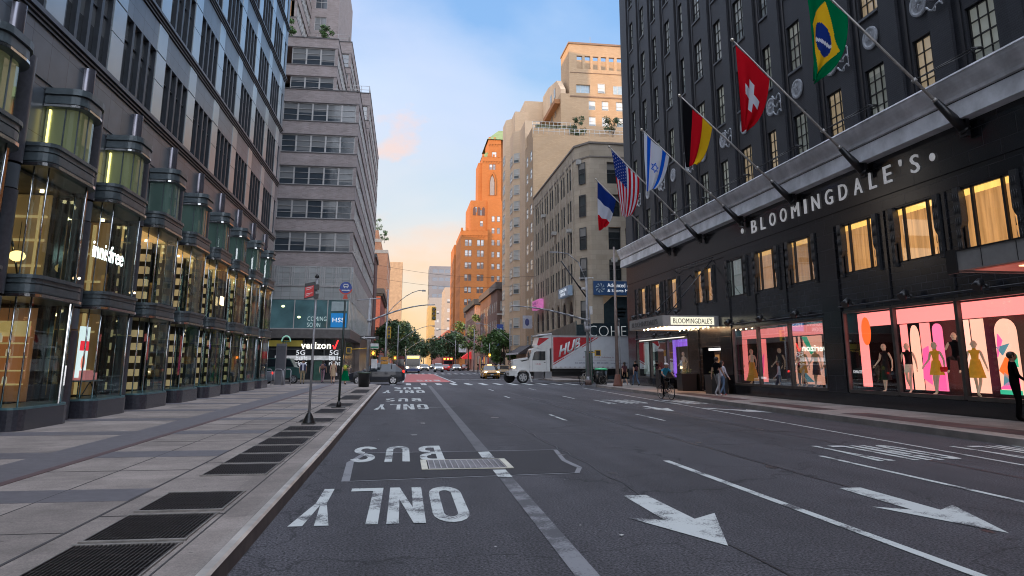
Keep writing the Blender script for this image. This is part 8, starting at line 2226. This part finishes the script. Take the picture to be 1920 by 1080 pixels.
# ---- mannequins in the windows
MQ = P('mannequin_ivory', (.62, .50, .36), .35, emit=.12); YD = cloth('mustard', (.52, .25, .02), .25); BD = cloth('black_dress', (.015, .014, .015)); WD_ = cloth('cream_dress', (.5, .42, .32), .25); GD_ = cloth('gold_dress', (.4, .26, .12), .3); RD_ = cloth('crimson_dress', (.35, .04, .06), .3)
CON = {'knL': (.04, -.07, .50), 'anL': (.02, -.12, .10), 'toL': (.03, -.26, .03), 'elR': (-.27, .05, 1.16), 'wrR': (-.33, -.10, .98), 'haR': (-.34, -.15, .92), 'elL': (.24, .06, 1.15), 'wrL': (.27, .02, .91), 'haL': (.27, 0, .84)}
SIT = {'knL': (.14, -.38, .92), 'anL': (.16, -.45, .52), 'toL': (.17, -.6, .46), 'knR': (-.14, -.36, .92), 'anR': (-.16, -.42, .52), 'toR': (-.17, -.56, .46), 'elR': (-.27, -.05, 1.18), 'wrR': (-.20, -.28, 1.20), 'haR': (-.17, -.33, 1.22), 'pel': (0, .02, .93)}
mqs = [(17.55, 26.0 - .55, CON, BD, skirt(1.1, .45, .13, .19, BD, 'dress'), 'mannequin in a long black dress, leftmost in the nearer pink window', None, (bag(BK, 'haR', -.16, .11, .12),)),
       (17.75, 24.45, STEP, BD, skirt(1.0, .72, .13, .16, WD_, 'skirt'), 'mannequin in black top and pale skirt seen sideways before a pink arch', R(-60), ()),
       (17.6, 22.85, CON, YD, skirt(1.12, .66, .13, .24, YD, 'dress', 0, .08), 'mannequin in a short mustard dress with a red bag in the nearer pink window', None, (bag(cloth('red_bag', (.35, .01, .01), .3), 'haL', 0.0, .12, .08),)),
       (17.85, 22.2, SIT, BK, None, 'seated mannequin in dark blouse raised high in the nearer pink window', R(-50), ()),
       (17.65, 21.15, STEP, YD, skirt(1.15, .60, .13, .26, YD, 'dress', 0, .08), 'mannequin in a long mustard dress seen from behind beside the window mullion', R(120), ()),
       (17.55, 36.15, CON, WD_, skirt(1.08, .18, .13, .34, YD, 'gown', 0, .1), 'mannequin in a full mustard skirt, leftmost in the farther pink window', None, ()),
       (17.6, 33.35, CON, BD, skirt(1.0, .2, .13, .17, BD, 'trousers_skirt'), 'mannequin in dark top and long dark skirt in the farther pink window', None, ()),
       (17.9, 32.1, CON, RD_, None, 'dark red clad mannequin half hidden behind the window mullion', None, ()),
       (17.6, 31.3, STEP, YD, skirt(1.12, .62, .13, .2, YD, 'dress'), 'mannequin in a mustard short dress just right of the farther window mullion', None, ()),
       (17.9, 30.75, CON, GD_, skirt(1.08, .55, .13, .2, cloth('grey_dress', (.15, .13, .16)), 'skirt'), 'tall mannequin in gold top and grey skirt in the right pane of the farther window', None, ()),
       (17.6, 29.05, STEP, BD, skirt(1.08, .5, .13, .2, BD, 'dress'), 'black dressed mannequin with a hat at the right end of the farther pink window', None, ()),
       (17.6, 44.6, CON, GD_, skirt(1.1, .5, .13, .2, GD_, 'dress'), 'gold dressed mannequin in the middle of the purple window', None, ()),
       (17.6, 43.85, CON, WD_, skirt(1.1, .4, .13, .2, WD_, 'dress'), 'cream dressed mannequin at the right of the purple window', None, ()),
       (17.6, 45.7, CON, WD_, skirt(1.1, .4, .13, .18, GD_, 'dress'), 'pale slim mannequin at the left of the purple window', None, ())]
for x, y, po, top, sk, lab, rz, ex in mqs:
    e = tuple(ex) + ((sk,) if sk else ()) + ((cap(BK),) if 'hat' in lab else ())
    figure('mannequin', lab, x, y, .66 if 'seated' not in lab else .95, rz if rz is not None else R(-75), 1.76, po, (MQ, top, MQ if sk else BD, MQ), 'mannequin', 'mannequins in the shop windows', None, None if sk else 'long', .82, None, None, e)
# window captions and small prints under the displays
for (y, z, w, s, l) in ((26.45, 1.35, .55, 'KHAITE', 'small white caption low in the left pane of the nearer pink window'), (34.2, .98, .7, 'FASHION', 'small white caption low in the middle pane of the farther pink window')):
    tag(text_obj('window_lettering', s, w, .11, (XB - .0, y, z), UP_W, EM('vinyl_white', (.85, .87, .9), .7), depth=.003), l, 'lettering')
